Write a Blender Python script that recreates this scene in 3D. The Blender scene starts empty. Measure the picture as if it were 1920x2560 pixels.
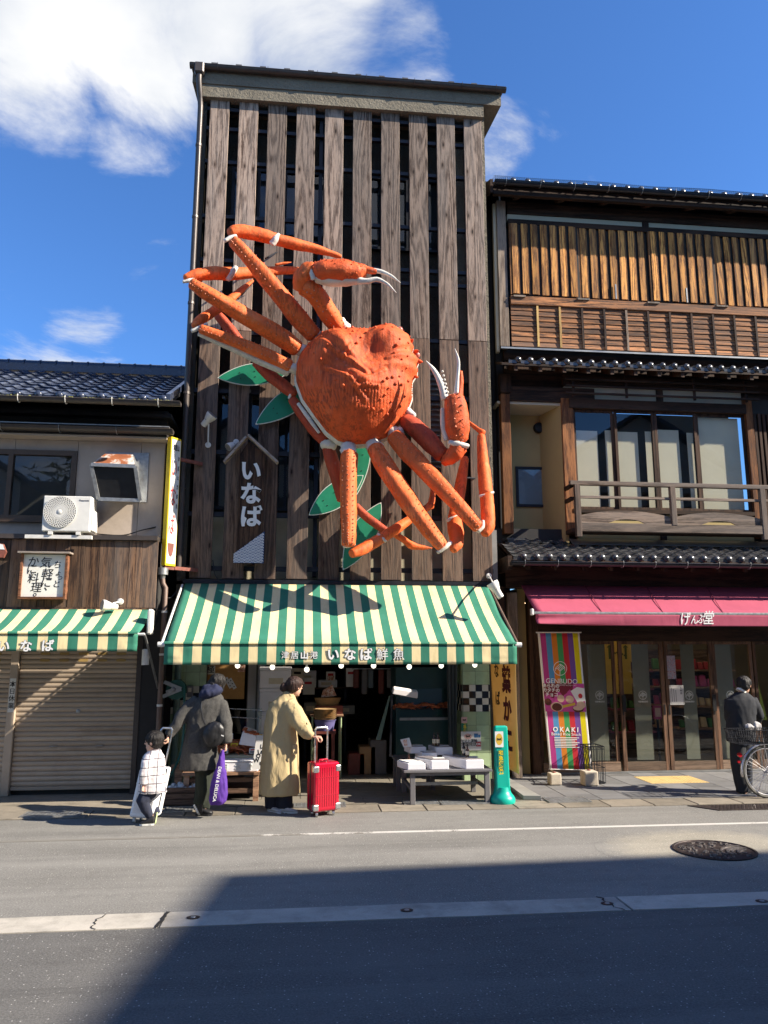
import bpy,bmesh,math,random
from mathutils import Vector,Matrix,noise
random.seed(7)
runi = random.uniform
nz = noise.noise
class Mats(dict):                  # materials by name, as attributes
    __getattr__ = dict.__getitem__
    def __setattr__(s,k,v): s[k] = v
SC = bpy.context.scene
COL = SC.collection
TMP = bpy.data.scenes.new('workbench')      # modifiers are applied here, away from the full scene
R = math.radians
# ------------------------------------------------------------------ camera
EYE = Vector((0.0,0.0,1.95))
FPX = 1923.0                       # focal length in pixels of the 1920 x 2560 photograph
YAW,PITCH = math.atan(FPX/17857.0),math.atan(350.0/FPX)
FW = Vector((math.sin(YAW)*math.cos(PITCH),math.cos(YAW)*math.cos(PITCH),math.sin(PITCH)))
RT = Vector((math.cos(YAW),-math.sin(YAW),0.0))
UP = RT.cross(FW)
cam = bpy.data.cameras.new('camera')
cam.sensor_fit = 'VERTICAL'; cam.sensor_height = 34.6; cam.lens = 34.6*FPX/2560.0
cam.clip_start = 0.1; cam.clip_end = 2000.0
camo = bpy.data.objects.new('camera',cam); COL.objects.link(camo)
camo.matrix_world = Matrix.Translation(EYE) @ Matrix((RT,UP,-FW)).transposed().to_4x4()
SC.camera = camo

def ray(px,py):
    return FW*FPX+RT*(px-960.0)+UP*(1280.0-py)
def at(px,py,Y):                 # the point of the vertical plane y = Y seen at photograph pixel (px, py)
    r = ray(px,py); return EYE+r*(Y/r.y)
def gnd(px,py,Z=0.0):            # the point of the level plane z = Z seen there
    r = ray(px,py); return EYE+r*((Z-EYE.z)/r.z)

# ------------------------------------------------------------------ sun, sky, exposure
SUNDIR = Vector((-1.0,0.33,-0.67)).normalized()      # direction the light travels
sl = bpy.data.lights.new('sun','SUN'); sl.energy = 5.0; sl.angle = R(0.53); sl.color = (1.0,0.895,0.75)
slo = bpy.data.objects.new('sun',sl); COL.objects.link(slo)
slo.rotation_euler = SUNDIR.to_track_quat('-Z','Y').to_euler(); slo.location = (20,-8,20)
SUN_EL = math.asin(-SUNDIR.z); SUN_AZ = math.atan2(-SUNDIR.x,-SUNDIR.y)   # azimuth from +Y towards +X
world = bpy.data.worlds.new('World'); SC.world = world; world.use_nodes = True
wn = world.node_tree; wn.nodes.clear()
def wnode(t,**k):
    n = wn.nodes.new(t)
    for a,b in k.items(): setattr(n,a,b)
    return n
def wl(a,b): wn.links.new(a,b)
def wmath(op,a,b=None,c=None,clamp=False):
    n = wnode('ShaderNodeMath',operation=op); n.use_clamp = clamp
    for i,v in enumerate((a,b,c)):
        if v is None: continue
        if isinstance(v,(int,float)): n.inputs[i].default_value = v
        else: wl(v,n.inputs[i])
    return n.outputs[0]
wout = wnode('ShaderNodeOutputWorld'); wbg = wnode('ShaderNodeBackground'); wbg.inputs['Strength'].default_value = 0.052
sky = wnode('ShaderNodeTexSky',sky_type='NISHITA'); sky.sun_disc = False
sky.sun_elevation = SUN_EL; sky.sun_rotation = SUN_AZ
sky.air_density = 1.0; sky.dust_density = 0.35; sky.ozone_density = 3.0; sky.altitude = 0
wtc = wnode('ShaderNodeTexCoord')
wsep = wnode('ShaderNodeSeparateXYZ'); wl(wtc.outputs['Generated'],wsep.inputs[0])
zc = wmath('MAXIMUM',wsep.outputs[2],0.06)
zc2 = wmath('ADD',zc,0.12)
wcomb = wnode('ShaderNodeCombineXYZ')
wl(wmath('DIVIDE',wsep.outputs[0],zc2),wcomb.inputs[0]); wl(wmath('DIVIDE',wsep.outputs[1],zc2),wcomb.inputs[1])
wcomb.inputs[2].default_value = 3.3
n1 = wnode('ShaderNodeTexNoise'); n1.inputs['Scale'].default_value = 2.3; n1.inputs['Detail'].default_value = 12; n1.inputs['Roughness'].default_value = 0.62
n1.inputs['Distortion'].default_value = 0.5
wl(wcomb.outputs[0],n1.inputs['Vector'])
def blob(direction,inner,outer):          # a cloud bank round one direction of the sky: 1 inside, 0 outside
    d = Vector(direction).normalized()
    vm = wnode('ShaderNodeVectorMath',operation='DOT_PRODUCT'); wl(wtc.outputs['Generated'],vm.inputs[0]); vm.inputs[1].default_value = d
    mr = wnode('ShaderNodeMapRange',interpolation_type='SMOOTHSTEP'); wl(vm.outputs['Value'],mr.inputs['Value'])
    mr.inputs['From Min'].default_value = math.cos(R(outer)); mr.inputs['From Max'].default_value = math.cos(R(inner))
    return mr.outputs[0]
banks = [(ray(-40,40),2,10,0.36),(ray(420,20),3,10,0.36),(ray(780,50),1.5,8,0.35),(ray(980,150),0,6.5,0.29),(ray(350,320),0,5.5,0.19),(ray(110,210),0,6,0.2),
         (ray(1225,355),0,4.2,0.25),(ray(1385,300),0,2.5,0.14),(ray(215,885),0,4.5,0.24),(ray(60,890),0,3,0.15),(ray(370,640),0,3,0.10),((-1,-.6,.6),5,24,0.26),((.2,-1,.8),5,22,0.26),((.9,-.9,.4),4,18,0.24),((-.4,-1,.35),4,18,0.24),((-1,.9,.3),3,13,0.2)]  # the fixed-direction banks are unseen clouds added to whiten the fill light
acc = None
for d,i_,o_,w_ in banks:
    v = wmath('MULTIPLY',blob(d,i_,o_),w_)
    acc = v if acc is None else wmath('MAXIMUM',acc,v)
cov = wmath('ADD',n1.outputs[0],acc)
cr = wnode('ShaderNodeMapRange',interpolation_type='SMOOTHSTEP'); wl(cov,cr.inputs['Value'])
cr.inputs['From Min'].default_value = 0.60; cr.inputs['From Max'].default_value = 0.86
n2 = wnode('ShaderNodeTexNoise'); n2.inputs['Scale'].default_value = 2.6; n2.inputs['Detail'].default_value = 6
wl(wcomb.outputs[0],n2.inputs['Vector'])
ccol = wnode('ShaderNodeValToRGB'); wl(n2.outputs[0],ccol.inputs[0])
ccol.color_ramp.elements[0].position = 0.36; ccol.color_ramp.elements[0].color = (4.6,5.2,6.2,1)
ccol.color_ramp.elements[1].position = 0.62; ccol.color_ramp.elements[1].color = (8.6,8.6,8.6,1)
skyt = wnode('ShaderNodeMix',data_type='RGBA',blend_type='MULTIPLY'); skyt.inputs['Factor'].default_value = 1.0
wl(sky.outputs[0],skyt.inputs[6]); skyt.inputs[7].default_value = (0.80,1.29,1.90,1)
wmix = wnode('ShaderNodeMix',data_type='RGBA'); wl(cr.outputs[0],wmix.inputs['Factor']); wl(skyt.outputs[2],wmix.inputs[6]); wl(ccol.outputs[0],wmix.inputs[7])
wl(wmix.outputs[2],wbg.inputs['Color']); wl(wbg.outputs[0],wout.inputs['Surface'])
vs = SC.view_settings; vs.view_transform = 'Standard'; vs.look = 'None'; vs.gamma = 1.0; vs.use_curve_mapping = False; vs.exposure = 1.25
SC.display_settings.display_device = 'sRGB'
SC.cycles.max_bounces = 7; SC.cycles.diffuse_bounces = 3; SC.cycles.transparent_max_bounces = 12; SC.cycles.use_denoising = True
SC.cycles.sample_clamp_indirect = 6.0

# ------------------------------------------------------------------ mesh helpers
def V(*a): return Vector(a)
def frame_of(d):
    d = d.normalized(); a = V(0,0,1) if abs(d.z) < 0.9 else V(0,1,0)
    s = d.cross(a).normalized(); return s,s.cross(d).normalized()

class MB:
    def __init__(self): self.v = []; self.f = []; self.m = []
    def add(self,vs,fs,mi=0):
        b = len(self.v); self.v += [tuple(p) for p in vs]
        for f in fs: self.f.append(tuple(b+i for i in f)); self.m.append(mi)
        return self
    def box(self,x0,x1,y0,y1,z0,z1,mi=0):
        vs = [(x,y,z) for x in (x0,x1) for y in (y0,y1) for z in (z0,z1)]
        return self.add(vs,[(0,1,3,2),(4,6,7,5),(0,4,5,1),(2,3,7,6),(0,2,6,4),(1,5,7,3)],mi)
    def bar(self,p,q,w,h,up=None,mi=0,w2=None,h2=None):
        p,q = Vector(p),Vector(q); d = (q-p).normalized()
        if up is None: s,u = frame_of(d)
        else:
            s = d.cross(Vector(up)).normalized(); u = s.cross(d).normalized()
        w2 = w if w2 is None else w2; h2 = h if h2 is None else h2
        vs = []
        for c,a,b in ((p,w,h),(q,w2,h2)):
            vs += [c-s*a/2-u*b/2,c+s*a/2-u*b/2,c+s*a/2+u*b/2,c-s*a/2+u*b/2]
        return self.add(vs,[(3,2,1,0),(4,5,6,7),(0,1,5,4),(1,2,6,5),(2,3,7,6),(3,0,4,7)],mi)
    def tube(self,pts,rads,n=8,caps=True,mi=0,ref=None,squash=1.0,wob=None):
        pts = [Vector(p) for p in pts]
        if not hasattr(rads,'__len__'): rads = [rads]*len(pts)
        dirs = []
        for i in range(len(pts)):
            a = pts[max(i-1,0)]; b = pts[min(i+1,len(pts)-1)]
            dirs.append((b-a).normalized())
        s,u = frame_of(dirs[0])
        if ref is not None:
            s = dirs[0].cross(Vector(ref)).normalized(); u = s.cross(dirs[0]).normalized()
        vs = []; fs = []
        for i,(p,d,r) in enumerate(zip(pts,dirs,rads)):
            s = (s-d*s.dot(d)).normalized(); u = s.cross(d).normalized() if s.cross(d).dot(u) > 0 else -s.cross(d).normalized()
            for k in range(n):
                a = 2*math.pi*k/n
                rr = r*(wob(i,a) if wob else 1.0)
                vs.append(p+s*(math.cos(a)*rr)+u*(math.sin(a)*rr*squash))
        for i in range(len(pts)-1):
            for k in range(n):
                k2 = (k+1) % n
                fs.append((i*n+k,i*n+k2,(i+1)*n+k2,(i+1)*n+k))
        if caps:
            fs.append(tuple(range(n-1,-1,-1))); e = (len(pts)-1)*n; fs.append(tuple(e+k for k in range(n)))
        return self.add(vs,fs,mi)
    def prism(self,poly,vec,mi=0):
        poly = [Vector(p) for p in poly]; vec = Vector(vec); n = len(poly)
        vs = poly+[p+vec for p in poly]
        fs = [tuple(range(n)),tuple(range(2*n-1,n-1,-1))]+[(i,i+n,(i+1) % n+n,(i+1) % n) for i in range(n)]
        return self.add(vs,fs,mi)
    def lathe(self,prof,n=16,c=(0,0,0),axis='Z',mi=0,sx=1.0,sy=1.0,caps=True):
        c = Vector(c); vs = []; fs = []
        for r,z in prof:
            for k in range(n):
                a = 2*math.pi*k/n; x,y = math.cos(a)*r*sx,math.sin(a)*r*sy
                vs.append(c+(V(x,y,z) if axis == 'Z' else V(x,-z,y) if axis == 'Y' else V(z,x,y)))
        m = len(prof)
        for i in range(m-1):
            for k in range(n):
                k2 = (k+1) % n; fs.append((i*n+k,i*n+k2,(i+1)*n+k2,(i+1)*n+k))
        if caps:
            fs.append(tuple(range(n-1,-1,-1))); fs.append(tuple((m-1)*n+k for k in range(n)))
        return self.add(vs,fs,mi)
    def ball(self,c,r,nu=10,nv=6,mi=0):
        if not hasattr(r,'__len__'): r = (r,r,r)
        c = Vector(c); vs = [c+V(0,0,-r[2])]; fs = []
        for i in range(1,nv):
            t =-math.pi/2+math.pi*i/nv
            for k in range(nu):
                a = 2*math.pi*k/nu
                vs.append(c+V(math.cos(a)*math.cos(t)*r[0],math.sin(a)*math.cos(t)*r[1],math.sin(t)*r[2]))
        vs.append(c+V(0,0,r[2])); top = len(vs)-1
        for k in range(nu):
            k2 = (k+1) % nu; fs.append((0,1+k2,1+k))
            for i in range(nv-2):
                a = 1+i*nu; fs.append((a+k,a+k2,a+nu+k2,a+nu+k))
            fs.append((1+(nv-2)*nu+k,1+(nv-2)*nu+k2,top))
        return self.add(vs,fs,mi)
    def sheet(self,fn,nu,nv,mi=0,thick=None,cols=None):
        vs = [Vector(fn(i/nu,j/nv)) for j in range(nv+1) for i in range(nu+1)]
        w = nu+1
        for_f = [((j*w+i,j*w+i+1,(j+1)*w+i+1,(j+1)*w+i),i,j) for j in range(nv) for i in range(nu)]
        b = len(self.v); self.v += [tuple(p) for p in vs]
        for f,i,j in for_f: self.f.append(tuple(b+k for k in f)); self.m.append(cols(i,j) if cols else mi)
        return self
    def build(self,name,mats,parent=None,smooth=False,loc=None,bevel=0.0,seg=1,solid=0.0,sub=0,ang=42):
        me = bpy.data.meshes.new(name); me.from_pydata(self.v,[],self.f)
        if not isinstance(mats,(list,tuple)): mats = [mats]
        for m in mats: me.materials.append(m)
        if len(mats) > 1: me.polygons.foreach_set('material_index',self.m)
        if smooth:
            me.polygons.foreach_set('use_smooth',[True]*len(me.polygons)); me.set_sharp_from_angle(angle=R(ang))
        me.update()
        return link(name,me,parent,loc,bevel,seg,solid,sub)

def link(name,me,parent=None,loc=None,bevel=0.0,seg=1,solid=0.0,sub=0):
    o = bpy.data.objects.new(name,me); COL.objects.link(o)
    if loc is not None: o.location = loc
    if parent is not None:
        o.parent = parent
        if parent.type == 'EMPTY': o.matrix_parent_inverse = Matrix.Translation(-parent.location)
        elif loc is None and parent.location.length > 0: pass
    if solid:
        md = o.modifiers.new('thickness','SOLIDIFY'); md.thickness = solid; md.offset = 0
    if sub:
        md = o.modifiers.new('smoothing','SUBSURF'); md.levels = sub; md.render_levels = sub
    if bevel:
        md = o.modifiers.new('edges','BEVEL'); md.width = bevel; md.segments = seg; md.limit_method = 'ANGLE'; md.angle_limit = R(40)
    return o
def tag(o,label=None,cat=None,group=None,kind=None):
    if label: o['label'] = label
    if cat: o['category'] = cat
    if group: o['group'] = group
    if kind: o['kind'] = kind
    return o
def thing(name,label,cat,loc=(0,0,0),group=None):
    e = bpy.data.objects.new(name,None); COL.objects.link(e); e.location = loc; e.empty_display_size = 0.2
    return tag(e,label,cat,group)
def kids(o): return [c for c in bpy.data.objects if c.parent == o]
def copy_tree(o,loc=None,label=None,parent=None,ch=None):
    c = o.copy(); COL.objects.link(c)
    if parent is not None:
        inv = c.matrix_parent_inverse.copy(); c.parent = parent; c.matrix_parent_inverse = inv
    if loc is not None: c.location = loc
    if label: c['label'] = label
    for k in kids(o): copy_tree(k,parent=c)
    return c
def repeat_part(o,locs):           # copies of one part beside itself, sharing its mesh
    out = [o]
    for l in locs:
        c = o.copy(); COL.objects.link(c); c.location = l
        out.append(c)
    return out

_text_cache = {}
def text(body,size,mat,parent,p,face='-Y',bold=0.0,depth=0.002,sx=1.0,name='lettering',vertical=False,pitch=1.05,shear=0.0,rot=0.0,align='CENTER',basis=None):
    """Lettering as a thin mesh, centred on p, facing -Y (or another side); vertical sets one character under another."""
    vs,fs = [],[]
    rows = list(body) if vertical else body.split('\n')
    for ri,row in enumerate(rows):
        if not row.strip(): continue
        key = (row,bold,depth,align,shear)
        if key not in _text_cache:
            cu = bpy.data.curves.new('lettering','FONT'); cu.body = row; cu.size = 1.0; cu.offset = bold; cu.extrude = depth/size/2; cu.resolution_u = 3
            cu.shear = shear; cu.align_x = align; cu.align_y = 'CENTER'
            ob = bpy.data.objects.new('lettering',cu); COL.objects.link(ob)
            me = bpy.data.meshes.new_from_object(ob)
            _text_cache[key] = ([v.co.copy() for v in me.vertices],[tuple(q.vertices) for q in me.polygons])
            bpy.data.objects.remove(ob); bpy.data.curves.remove(cu); bpy.data.meshes.remove(me)
        tv,tf = _text_cache[key]; b = len(vs)
        off =-(ri-(len(rows)-1)/2)*pitch
        vs += [V(v.x*sx*size,(v.y+off)*size,v.z*size) for v in tv]
        fs += [tuple(b+i for i in f) for f in tf]
    if rot:
        m = Matrix.Rotation(rot,3,'Z'); vs = [m @ v for v in vs]
    if basis is not None: X,U = Vector(basis[0]),Vector(basis[1])
    else: X,U = {'-Y': (V(1,0,0),V(0,0,1)),'+X': (V(0,1,0),V(0,0,1)),'Z': (V(1,0,0),V(0,1,0))}[face]
    Nn = X.cross(U).normalized(); p = Vector(p)
    mb = MB().add([p+X*v.x+U*v.y+Nn*v.z for v in vs],fs)
    return mb.build(name,mat,parent)

# ------------------------------------------------------------------ material helpers
class NT:
    def __init__(self,name):
        self.m = bpy.data.materials.new(name); self.m.use_nodes = True; self.t = self.m.node_tree
        self.b = self.t.nodes['Principled BSDF']; self.out = self.t.nodes['Material Output']
    def n(self,typ,**k):
        x = self.t.nodes.new(typ)
        for a,b in k.items(): setattr(x,a,b)
        return x
    def l(self,a,b): self.t.links.new(a,b)
    def put(self,sock,v):
        if v is None: return
        if hasattr(v,'is_output') or hasattr(v,'links'): self.l(v,sock)
        else: sock.default_value = v
    def coord(self,scale=(1,1,1),kind='Object',rnd=0.0,rot=(0,0,0)):
        tc = self.n('ShaderNodeTexCoord'); v = tc.outputs[kind]
        if rnd:
            oi = self.n('ShaderNodeObjectInfo'); cm = self.n('ShaderNodeCombineXYZ')
            a = self.math('MULTIPLY',oi.outputs['Random'],rnd); b = self.math('MULTIPLY',oi.outputs['Random'],rnd*3.71)
            self.l(a,cm.inputs[0]); self.l(a,cm.inputs[1]); self.l(b,cm.inputs[2])
            va = self.n('ShaderNodeVectorMath',operation='ADD'); self.l(v,va.inputs[0]); self.l(cm.outputs[0],va.inputs[1]); v = va.outputs[0]
        mp = self.n('ShaderNodeMapping'); self.l(v,mp.inputs['Vector']); mp.inputs['Scale'].default_value = scale; mp.inputs['Rotation'].default_value = rot
        return mp.outputs[0]
    def math(self,op,a,b=None,clamp=False):
        x = self.n('ShaderNodeMath',operation=op); x.use_clamp = clamp; self.put(x.inputs[0],a); self.put(x.inputs[1],b); return x.outputs[0]
    def noise(self,vec,scale=5,detail=4,rough=.55,dist=0.0):
        x = self.n('ShaderNodeTexNoise'); self.l(vec,x.inputs['Vector']); x.inputs['Scale'].default_value = scale; x.inputs['Detail'].default_value = detail
        x.inputs['Roughness'].default_value = rough; x.inputs['Distortion'].default_value = dist; return x.outputs[0]
    def voro(self,vec,scale=5,feature='F1',out='Distance',rand=1.0):
        x = self.n('ShaderNodeTexVoronoi',feature=feature); self.l(vec,x.inputs['Vector']); x.inputs['Scale'].default_value = scale; x.inputs['Randomness'].default_value = rand
        return x.outputs[out]
    def ramp(self,fac,stops):
        x = self.n('ShaderNodeValToRGB'); self.l(fac,x.inputs[0]); e = x.color_ramp.elements
        while len(e) < len(stops): e.new(0.5)
        for i,(p,c) in enumerate(stops):
            e[i].position = p; e[i].color = (c[0],c[1],c[2],1) if hasattr(c,'__len__') else (c,c,c,1)
        return x.outputs[0]
    def mix(self,a,b,f,mode='MIX'):
        x = self.n('ShaderNodeMix',data_type='RGBA',blend_type=mode); self.put(x.inputs['Factor'],f)
        for s,v in ((x.inputs[6],a),(x.inputs[7],b)):
            if hasattr(v,'__len__'): s.default_value = (v[0],v[1],v[2],1)
            else: self.put(s,v)
        return x.outputs[2]
    def mapr(self,v,a,b,c=0.0,d=1.0):
        x = self.n('ShaderNodeMapRange'); self.l(v,x.inputs['Value']); x.inputs['From Min'].default_value = a; x.inputs['From Max'].default_value = b
        x.inputs['To Min'].default_value = c; x.inputs['To Max'].default_value = d; return x.outputs[0]
    def bump(self,h,strength=.3,dist=.02,prev=None):
        x = self.n('ShaderNodeBump'); self.l(h,x.inputs['Height']); x.inputs['Strength'].default_value = strength; x.inputs['Distance'].default_value = dist
        if prev is not None: self.l(prev,x.inputs['Normal'])
        return x.outputs[0]
    def done(self,col=None,rough=None,nrm=None,metal=None,spec=None,**k):
        b = self.b.inputs
        if col is not None:
            if hasattr(col,'__len__'): b['Base Color'].default_value = (col[0],col[1],col[2],1)
            else: self.l(col,b['Base Color'])
        self.put(b['Roughness'],rough); self.put(b['Metallic'],metal); self.put(b['Specular IOR Level'],spec)
        if nrm is not None: self.l(nrm,b['Normal'])
        for a,v in k.items(): self.put(b[a],v)
        return self.m

def plain(name,col,rough=.6,var=.18,scale=6.0,bump=.12,metal=0.0,spec=.4,dirt=None,dirt_amt=.35,bscale=60.0,bdist=.004,rnd=0.0,**k):
    """A surface of one colour with uneven tone, some wear or dirt of its own colour and fine relief."""
    t = NT(name); v = t.coord(rnd=rnd)
    a = t.noise(v,scale,5,.6)
    lo = tuple(c*(1-var) for c in col); hi = tuple(min(1,c*(1+var)) for c in col)
    c = t.ramp(a,[(.3,lo),(.7,hi)])
    if rnd:
        oi = t.n('ShaderNodeObjectInfo'); br = t.mapr(oi.outputs['Random'],0,1,.82,1.14)
        mx = t.n('ShaderNodeMix',data_type='RGBA',blend_type='MULTIPLY'); mx.inputs['Factor'].default_value = 1; t.l(c,mx.inputs[6]); t.l(br,mx.inputs[7]); c = mx.outputs[2]
    if dirt is not None:
        d = t.noise(v,scale*.55,7,.7); c = t.mix(c,dirt,t.mapr(d,.5,.75,0,dirt_amt))
    rr = t.mapr(a,.3,.7,max(0,rough-.07),min(1,rough+.07))
    return t.done(c,rr,t.bump(t.noise(v,bscale,3),bump,bdist),metal,spec,**k)

def wood(name,light,dark,axis='Z',fine=34.0,contour=16.0,rough=.75,knots=.35,grey=None,grey_amt=.5,bump=.35,tone=(.72,1.2)):
    """Weathered softwood: growth-ring contours, fibre streaks along the axis, knots, each board of its own tone."""
    t = NT(name); st = .07; sc = {'X': (st,1,1),'Y': (1,st,1),'Z': (1,1,st)}[axis]
    v = t.coord(sc,rnd=9.0)
    base = t.noise(v,3.4,2,.4,.25)
    ring = t.math('SINE',t.math('MULTIPLY',base,contour*6.283))
    ring = t.mapr(ring,-1,1)
    fib = t.noise(v,fine*2.2,6,.72)
    patch = t.noise(v,5.0,4,.6)
    f = t.math('ADD',t.math('MULTIPLY',ring,.30),t.math('MULTIPLY',t.mapr(fib,.3,.7),.68))
    c = t.ramp(f,[(.3,dark),(.58,light),(.8,tuple(min(1,x*1.22) for x in light))])
    if grey is not None: c = t.mix(c,grey,t.mapr(patch,.36,.66,0,grey_amt))
    c = t.mix(c,tuple(x*.55 for x in dark),t.mapr(t.noise(v,9,5,.7),.58,.78,0,.65))
    if knots:
        kv = t.coord(tuple(3.4 if s == 1 else 1.25 for s in sc),rnd=9.0)
        kd = t.math('ADD',t.voro(kv,1.9),t.math('MULTIPLY',t.math('SUBTRACT',fib,.5),.08))
        c = t.mix(c,tuple(x*1.1 for x in dark),t.mapr(kd,.12,.26,knots*1.3,0)); c = t.mix(c,tuple(x*.3 for x in dark),t.mapr(kd,.06,.12,knots*2,0))
    oi = t.n('ShaderNodeObjectInfo'); br = t.mapr(oi.outputs['Random'],0,1,tone[0],tone[1])
    c = t.mix(c,br,1.0,'MULTIPLY') if False else c
    mx = t.n('ShaderNodeMix',data_type='RGBA',blend_type='MULTIPLY'); mx.inputs['Factor'].default_value = 1.0; t.l(c,mx.inputs[6]); t.l(br,mx.inputs[7]); c = mx.outputs[2]
    h = t.math('ADD',t.math('MULTIPLY',ring,.3),fib)
    return t.done(c,t.mapr(fib,.3,.7,rough-.1,min(1,rough+.12)),t.bump(h,bump,.006),0,.25)
# ------------------------------------------------------------------ materials
def asphalt(name,col,spec=(.30,.30,.29),seed=0.0,patchy=.25):
    t = NT(name); v = t.coord()
    big = t.noise(v,.55,5,.6); fine = t.noise(v,70,4,.8); mid = t.noise(v,7,4,.6)
    c = t.ramp(fine,[(.3,tuple(x*.42 for x in col)),(.52,col),(.72,tuple(x*1.8 for x in col))])
    c = t.mix(c,tuple(x*1.35 for x in col),t.mapr(big,.4,.68,0,patchy*2)); c = t.mix(c,tuple(x*.6 for x in col),t.mapr(mid,.52,.75,0,patchy*1.5))
    band = t.noise(t.coord((.10,1.5,1)),1.3,5,.6,.6); c = t.mix(c,tuple(x*1.4 for x in col),t.mapr(band,.52,.66,0,.45)); c = t.mix(c,tuple(x*.6 for x in col),t.mapr(band,.46,.34,0,.45))
    st = t.voro(v,42,'F1','Distance'); rndc = t.n('ShaderNodeTexVoronoi'); t.l(v,rndc.inputs['Vector']); rndc.inputs['Scale'].default_value = 42
    sel = t.mapr(t.n('ShaderNodeSeparateColor').outputs[0],0,1) if False else None
    sc = t.n('ShaderNodeSeparateColor'); t.l(rndc.outputs['Color'],sc.inputs[0])
    m = t.math('MULTIPLY',t.mapr(st,.1,.26,1,0),t.mapr(sc.outputs[0],.76,.82,0,1),clamp=True)
    c = t.mix(c,spec,t.math('MULTIPLY',m,.9))
    h = t.math('ADD',fine,t.math('MULTIPLY',m,.6))
    return t.done(c,.92,t.bump(h,.55,.006),0,.2)
def concrete(name,col,speck=.5,scale=3.0,dirt=(.07,.065,.05),dirt_amt=.5,bump=.3,rnd=0.0,grain=90):
    t = NT(name); v = t.coord(rnd=rnd); a = t.noise(v,scale,6,.65); f = t.noise(v,grain,3,.7)
    c = t.ramp(a,[(.3,tuple(x*.78 for x in col)),(.7,tuple(x*1.14 for x in col))])
    c = t.mix(c,tuple(x*.45 for x in col),t.mapr(f,.55,.8,0,speck)); c = t.mix(c,tuple(min(1,x*1.5) for x in col),t.mapr(f,.42,.25,0,speck*.7))
    c = t.mix(c,dirt,t.mapr(t.noise(v,scale*1.3,8,.72),.5,.78,0,dirt_amt))
    if rnd:
        oi = t.n('ShaderNodeObjectInfo'); br = t.mapr(oi.outputs['Random'],0,1,.8,1.15)
        mx = t.n('ShaderNodeMix',data_type='RGBA',blend_type='MULTIPLY'); mx.inputs['Factor'].default_value = 1; t.l(c,mx.inputs[6]); t.l(br,mx.inputs[7]); c = mx.outputs[2]
    return t.done(c,.88,t.bump(f,bump,.005),0,.25)
def stucco(name,col,scale=26,depth=.6):
    t = NT(name); v = t.coord(); a = t.noise(v,2.0,5,.6); f = t.noise(v,scale,5,.62,.6)
    c = t.ramp(a,[(.3,tuple(x*.8 for x in col)),(.7,tuple(x*1.12 for x in col))]); c = t.mix(c,tuple(x*.6 for x in col),t.mapr(f,.5,.3,0,.5))
    return t.done(c,.93,t.bump(f,depth,.03),0,.2)
def fabric(name,col,rough=.85,var=.1,stain=(.28,.2,.09),stain_amt=.25,trans=.0,weave=260,wr=0.0,wscale=5.0):
    t = NT(name); v = t.coord(); a = t.noise(v,2.2,5,.6)
    c = t.ramp(a,[(.3,tuple(x*(1-var) for x in col)),(.7,tuple(min(1,x*(1+var)) for x in col))])
    if stain_amt:
        sv = t.coord((6,2,1.1)); c = t.mix(c,stain,t.mapr(t.noise(sv,1.2,7,.7),.54,.8,0,stain_amt))
    nb = t.bump(t.noise(v,weave,2,.5),.12,.002)
    if wr: nb = t.bump(t.noise(t.coord((1,1,.45)),wscale,4,.5,.5),wr,.06,nb)
    return t.done(c,rough,nb,0,.2,**({'Subsurface Weight': trans,'Subsurface Radius': (.05,.05,.05)} if trans else {}))
def glass(name,tint=(.9,.95,.95),refl=.09):
    t = NT(name); t.t.nodes.remove(t.b)
    tr = t.n('ShaderNodeBsdfTransparent'); tr.inputs[0].default_value = (*tint,1); gl = t.n('ShaderNodeBsdfGlossy'); gl.inputs['Roughness'].default_value = 0.01
    gl.inputs['Color'].default_value = (1,1,1,1)
    v = t.coord(); bn = t.bump(t.noise(v,.8,2,.5),.04,.05); t.l(bn,gl.inputs['Normal'])
    fr = t.n('ShaderNodeFresnel'); fr.inputs[0].default_value = 1.5
    f = t.math('ADD',t.math('MULTIPLY',fr.outputs[0],1.25),refl*.4,clamp=True); gm = t.n('ShaderNodeNewGeometry'); f = t.math('MULTIPLY',f,t.math('SUBTRACT',1.0,gm.outputs['Backfacing']))
    mx = t.n('ShaderNodeMixShader'); t.l(f,mx.inputs[0]); t.l(tr.outputs[0],mx.inputs[1]); t.l(gl.outputs[0],mx.inputs[2]); t.l(mx.outputs[0],t.out.inputs[0])
    return t.m

M = Mats()
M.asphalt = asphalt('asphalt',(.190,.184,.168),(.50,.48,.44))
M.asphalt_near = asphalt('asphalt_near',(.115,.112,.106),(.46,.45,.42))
M.patch_asphalt = asphalt('patch_asphalt',(.190,.184,.168),(.50,.48,.44))
M.strip = concrete('strip_concrete',(.43,.40,.345),.55,2.0,rnd=5.0)
M.gutter = concrete('gutter_concrete',(.24,.21,.165),.6,3.0,rnd=5.0,dirt_amt=.8)
M.apron = concrete('apron_concrete',(.20,.18,.145),.6,1.6,dirt_amt=.75)
M.paving = concrete('paving_slate',(.17,.17,.172),.35,2.0,rnd=5.0,dirt=(.1,.09,.07),dirt_amt=.35)
M.block = concrete('block_concrete',(.52,.46,.37),.3,9.0,dirt_amt=.2)
M.line = None
def _line():
    t = NT('line_paint'); v = t.coord(); f = t.noise(v,60,4,.75); b = t.noise(v,3.0,5,.7)
    sep = t.n('ShaderNodeSeparateXYZ'); tc = t.n('ShaderNodeTexCoord'); t.l(tc.outputs['Object'],sep.inputs[0])
    wear = t.math('ADD',t.math('ADD',t.math('MULTIPLY',f,.55),t.math('MULTIPLY',b,.75)),t.mapr(sep.outputs[0],-2.5,1.4,.22,-.16))
    m = t.mapr(wear,.56,.64,1,0)
    c = t.mix((.19,.179,.157),(.52,.50,.46),m)
    return t.done(c,.85,t.bump(f,.4,.004),0,.2)
M.line = _line()
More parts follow.
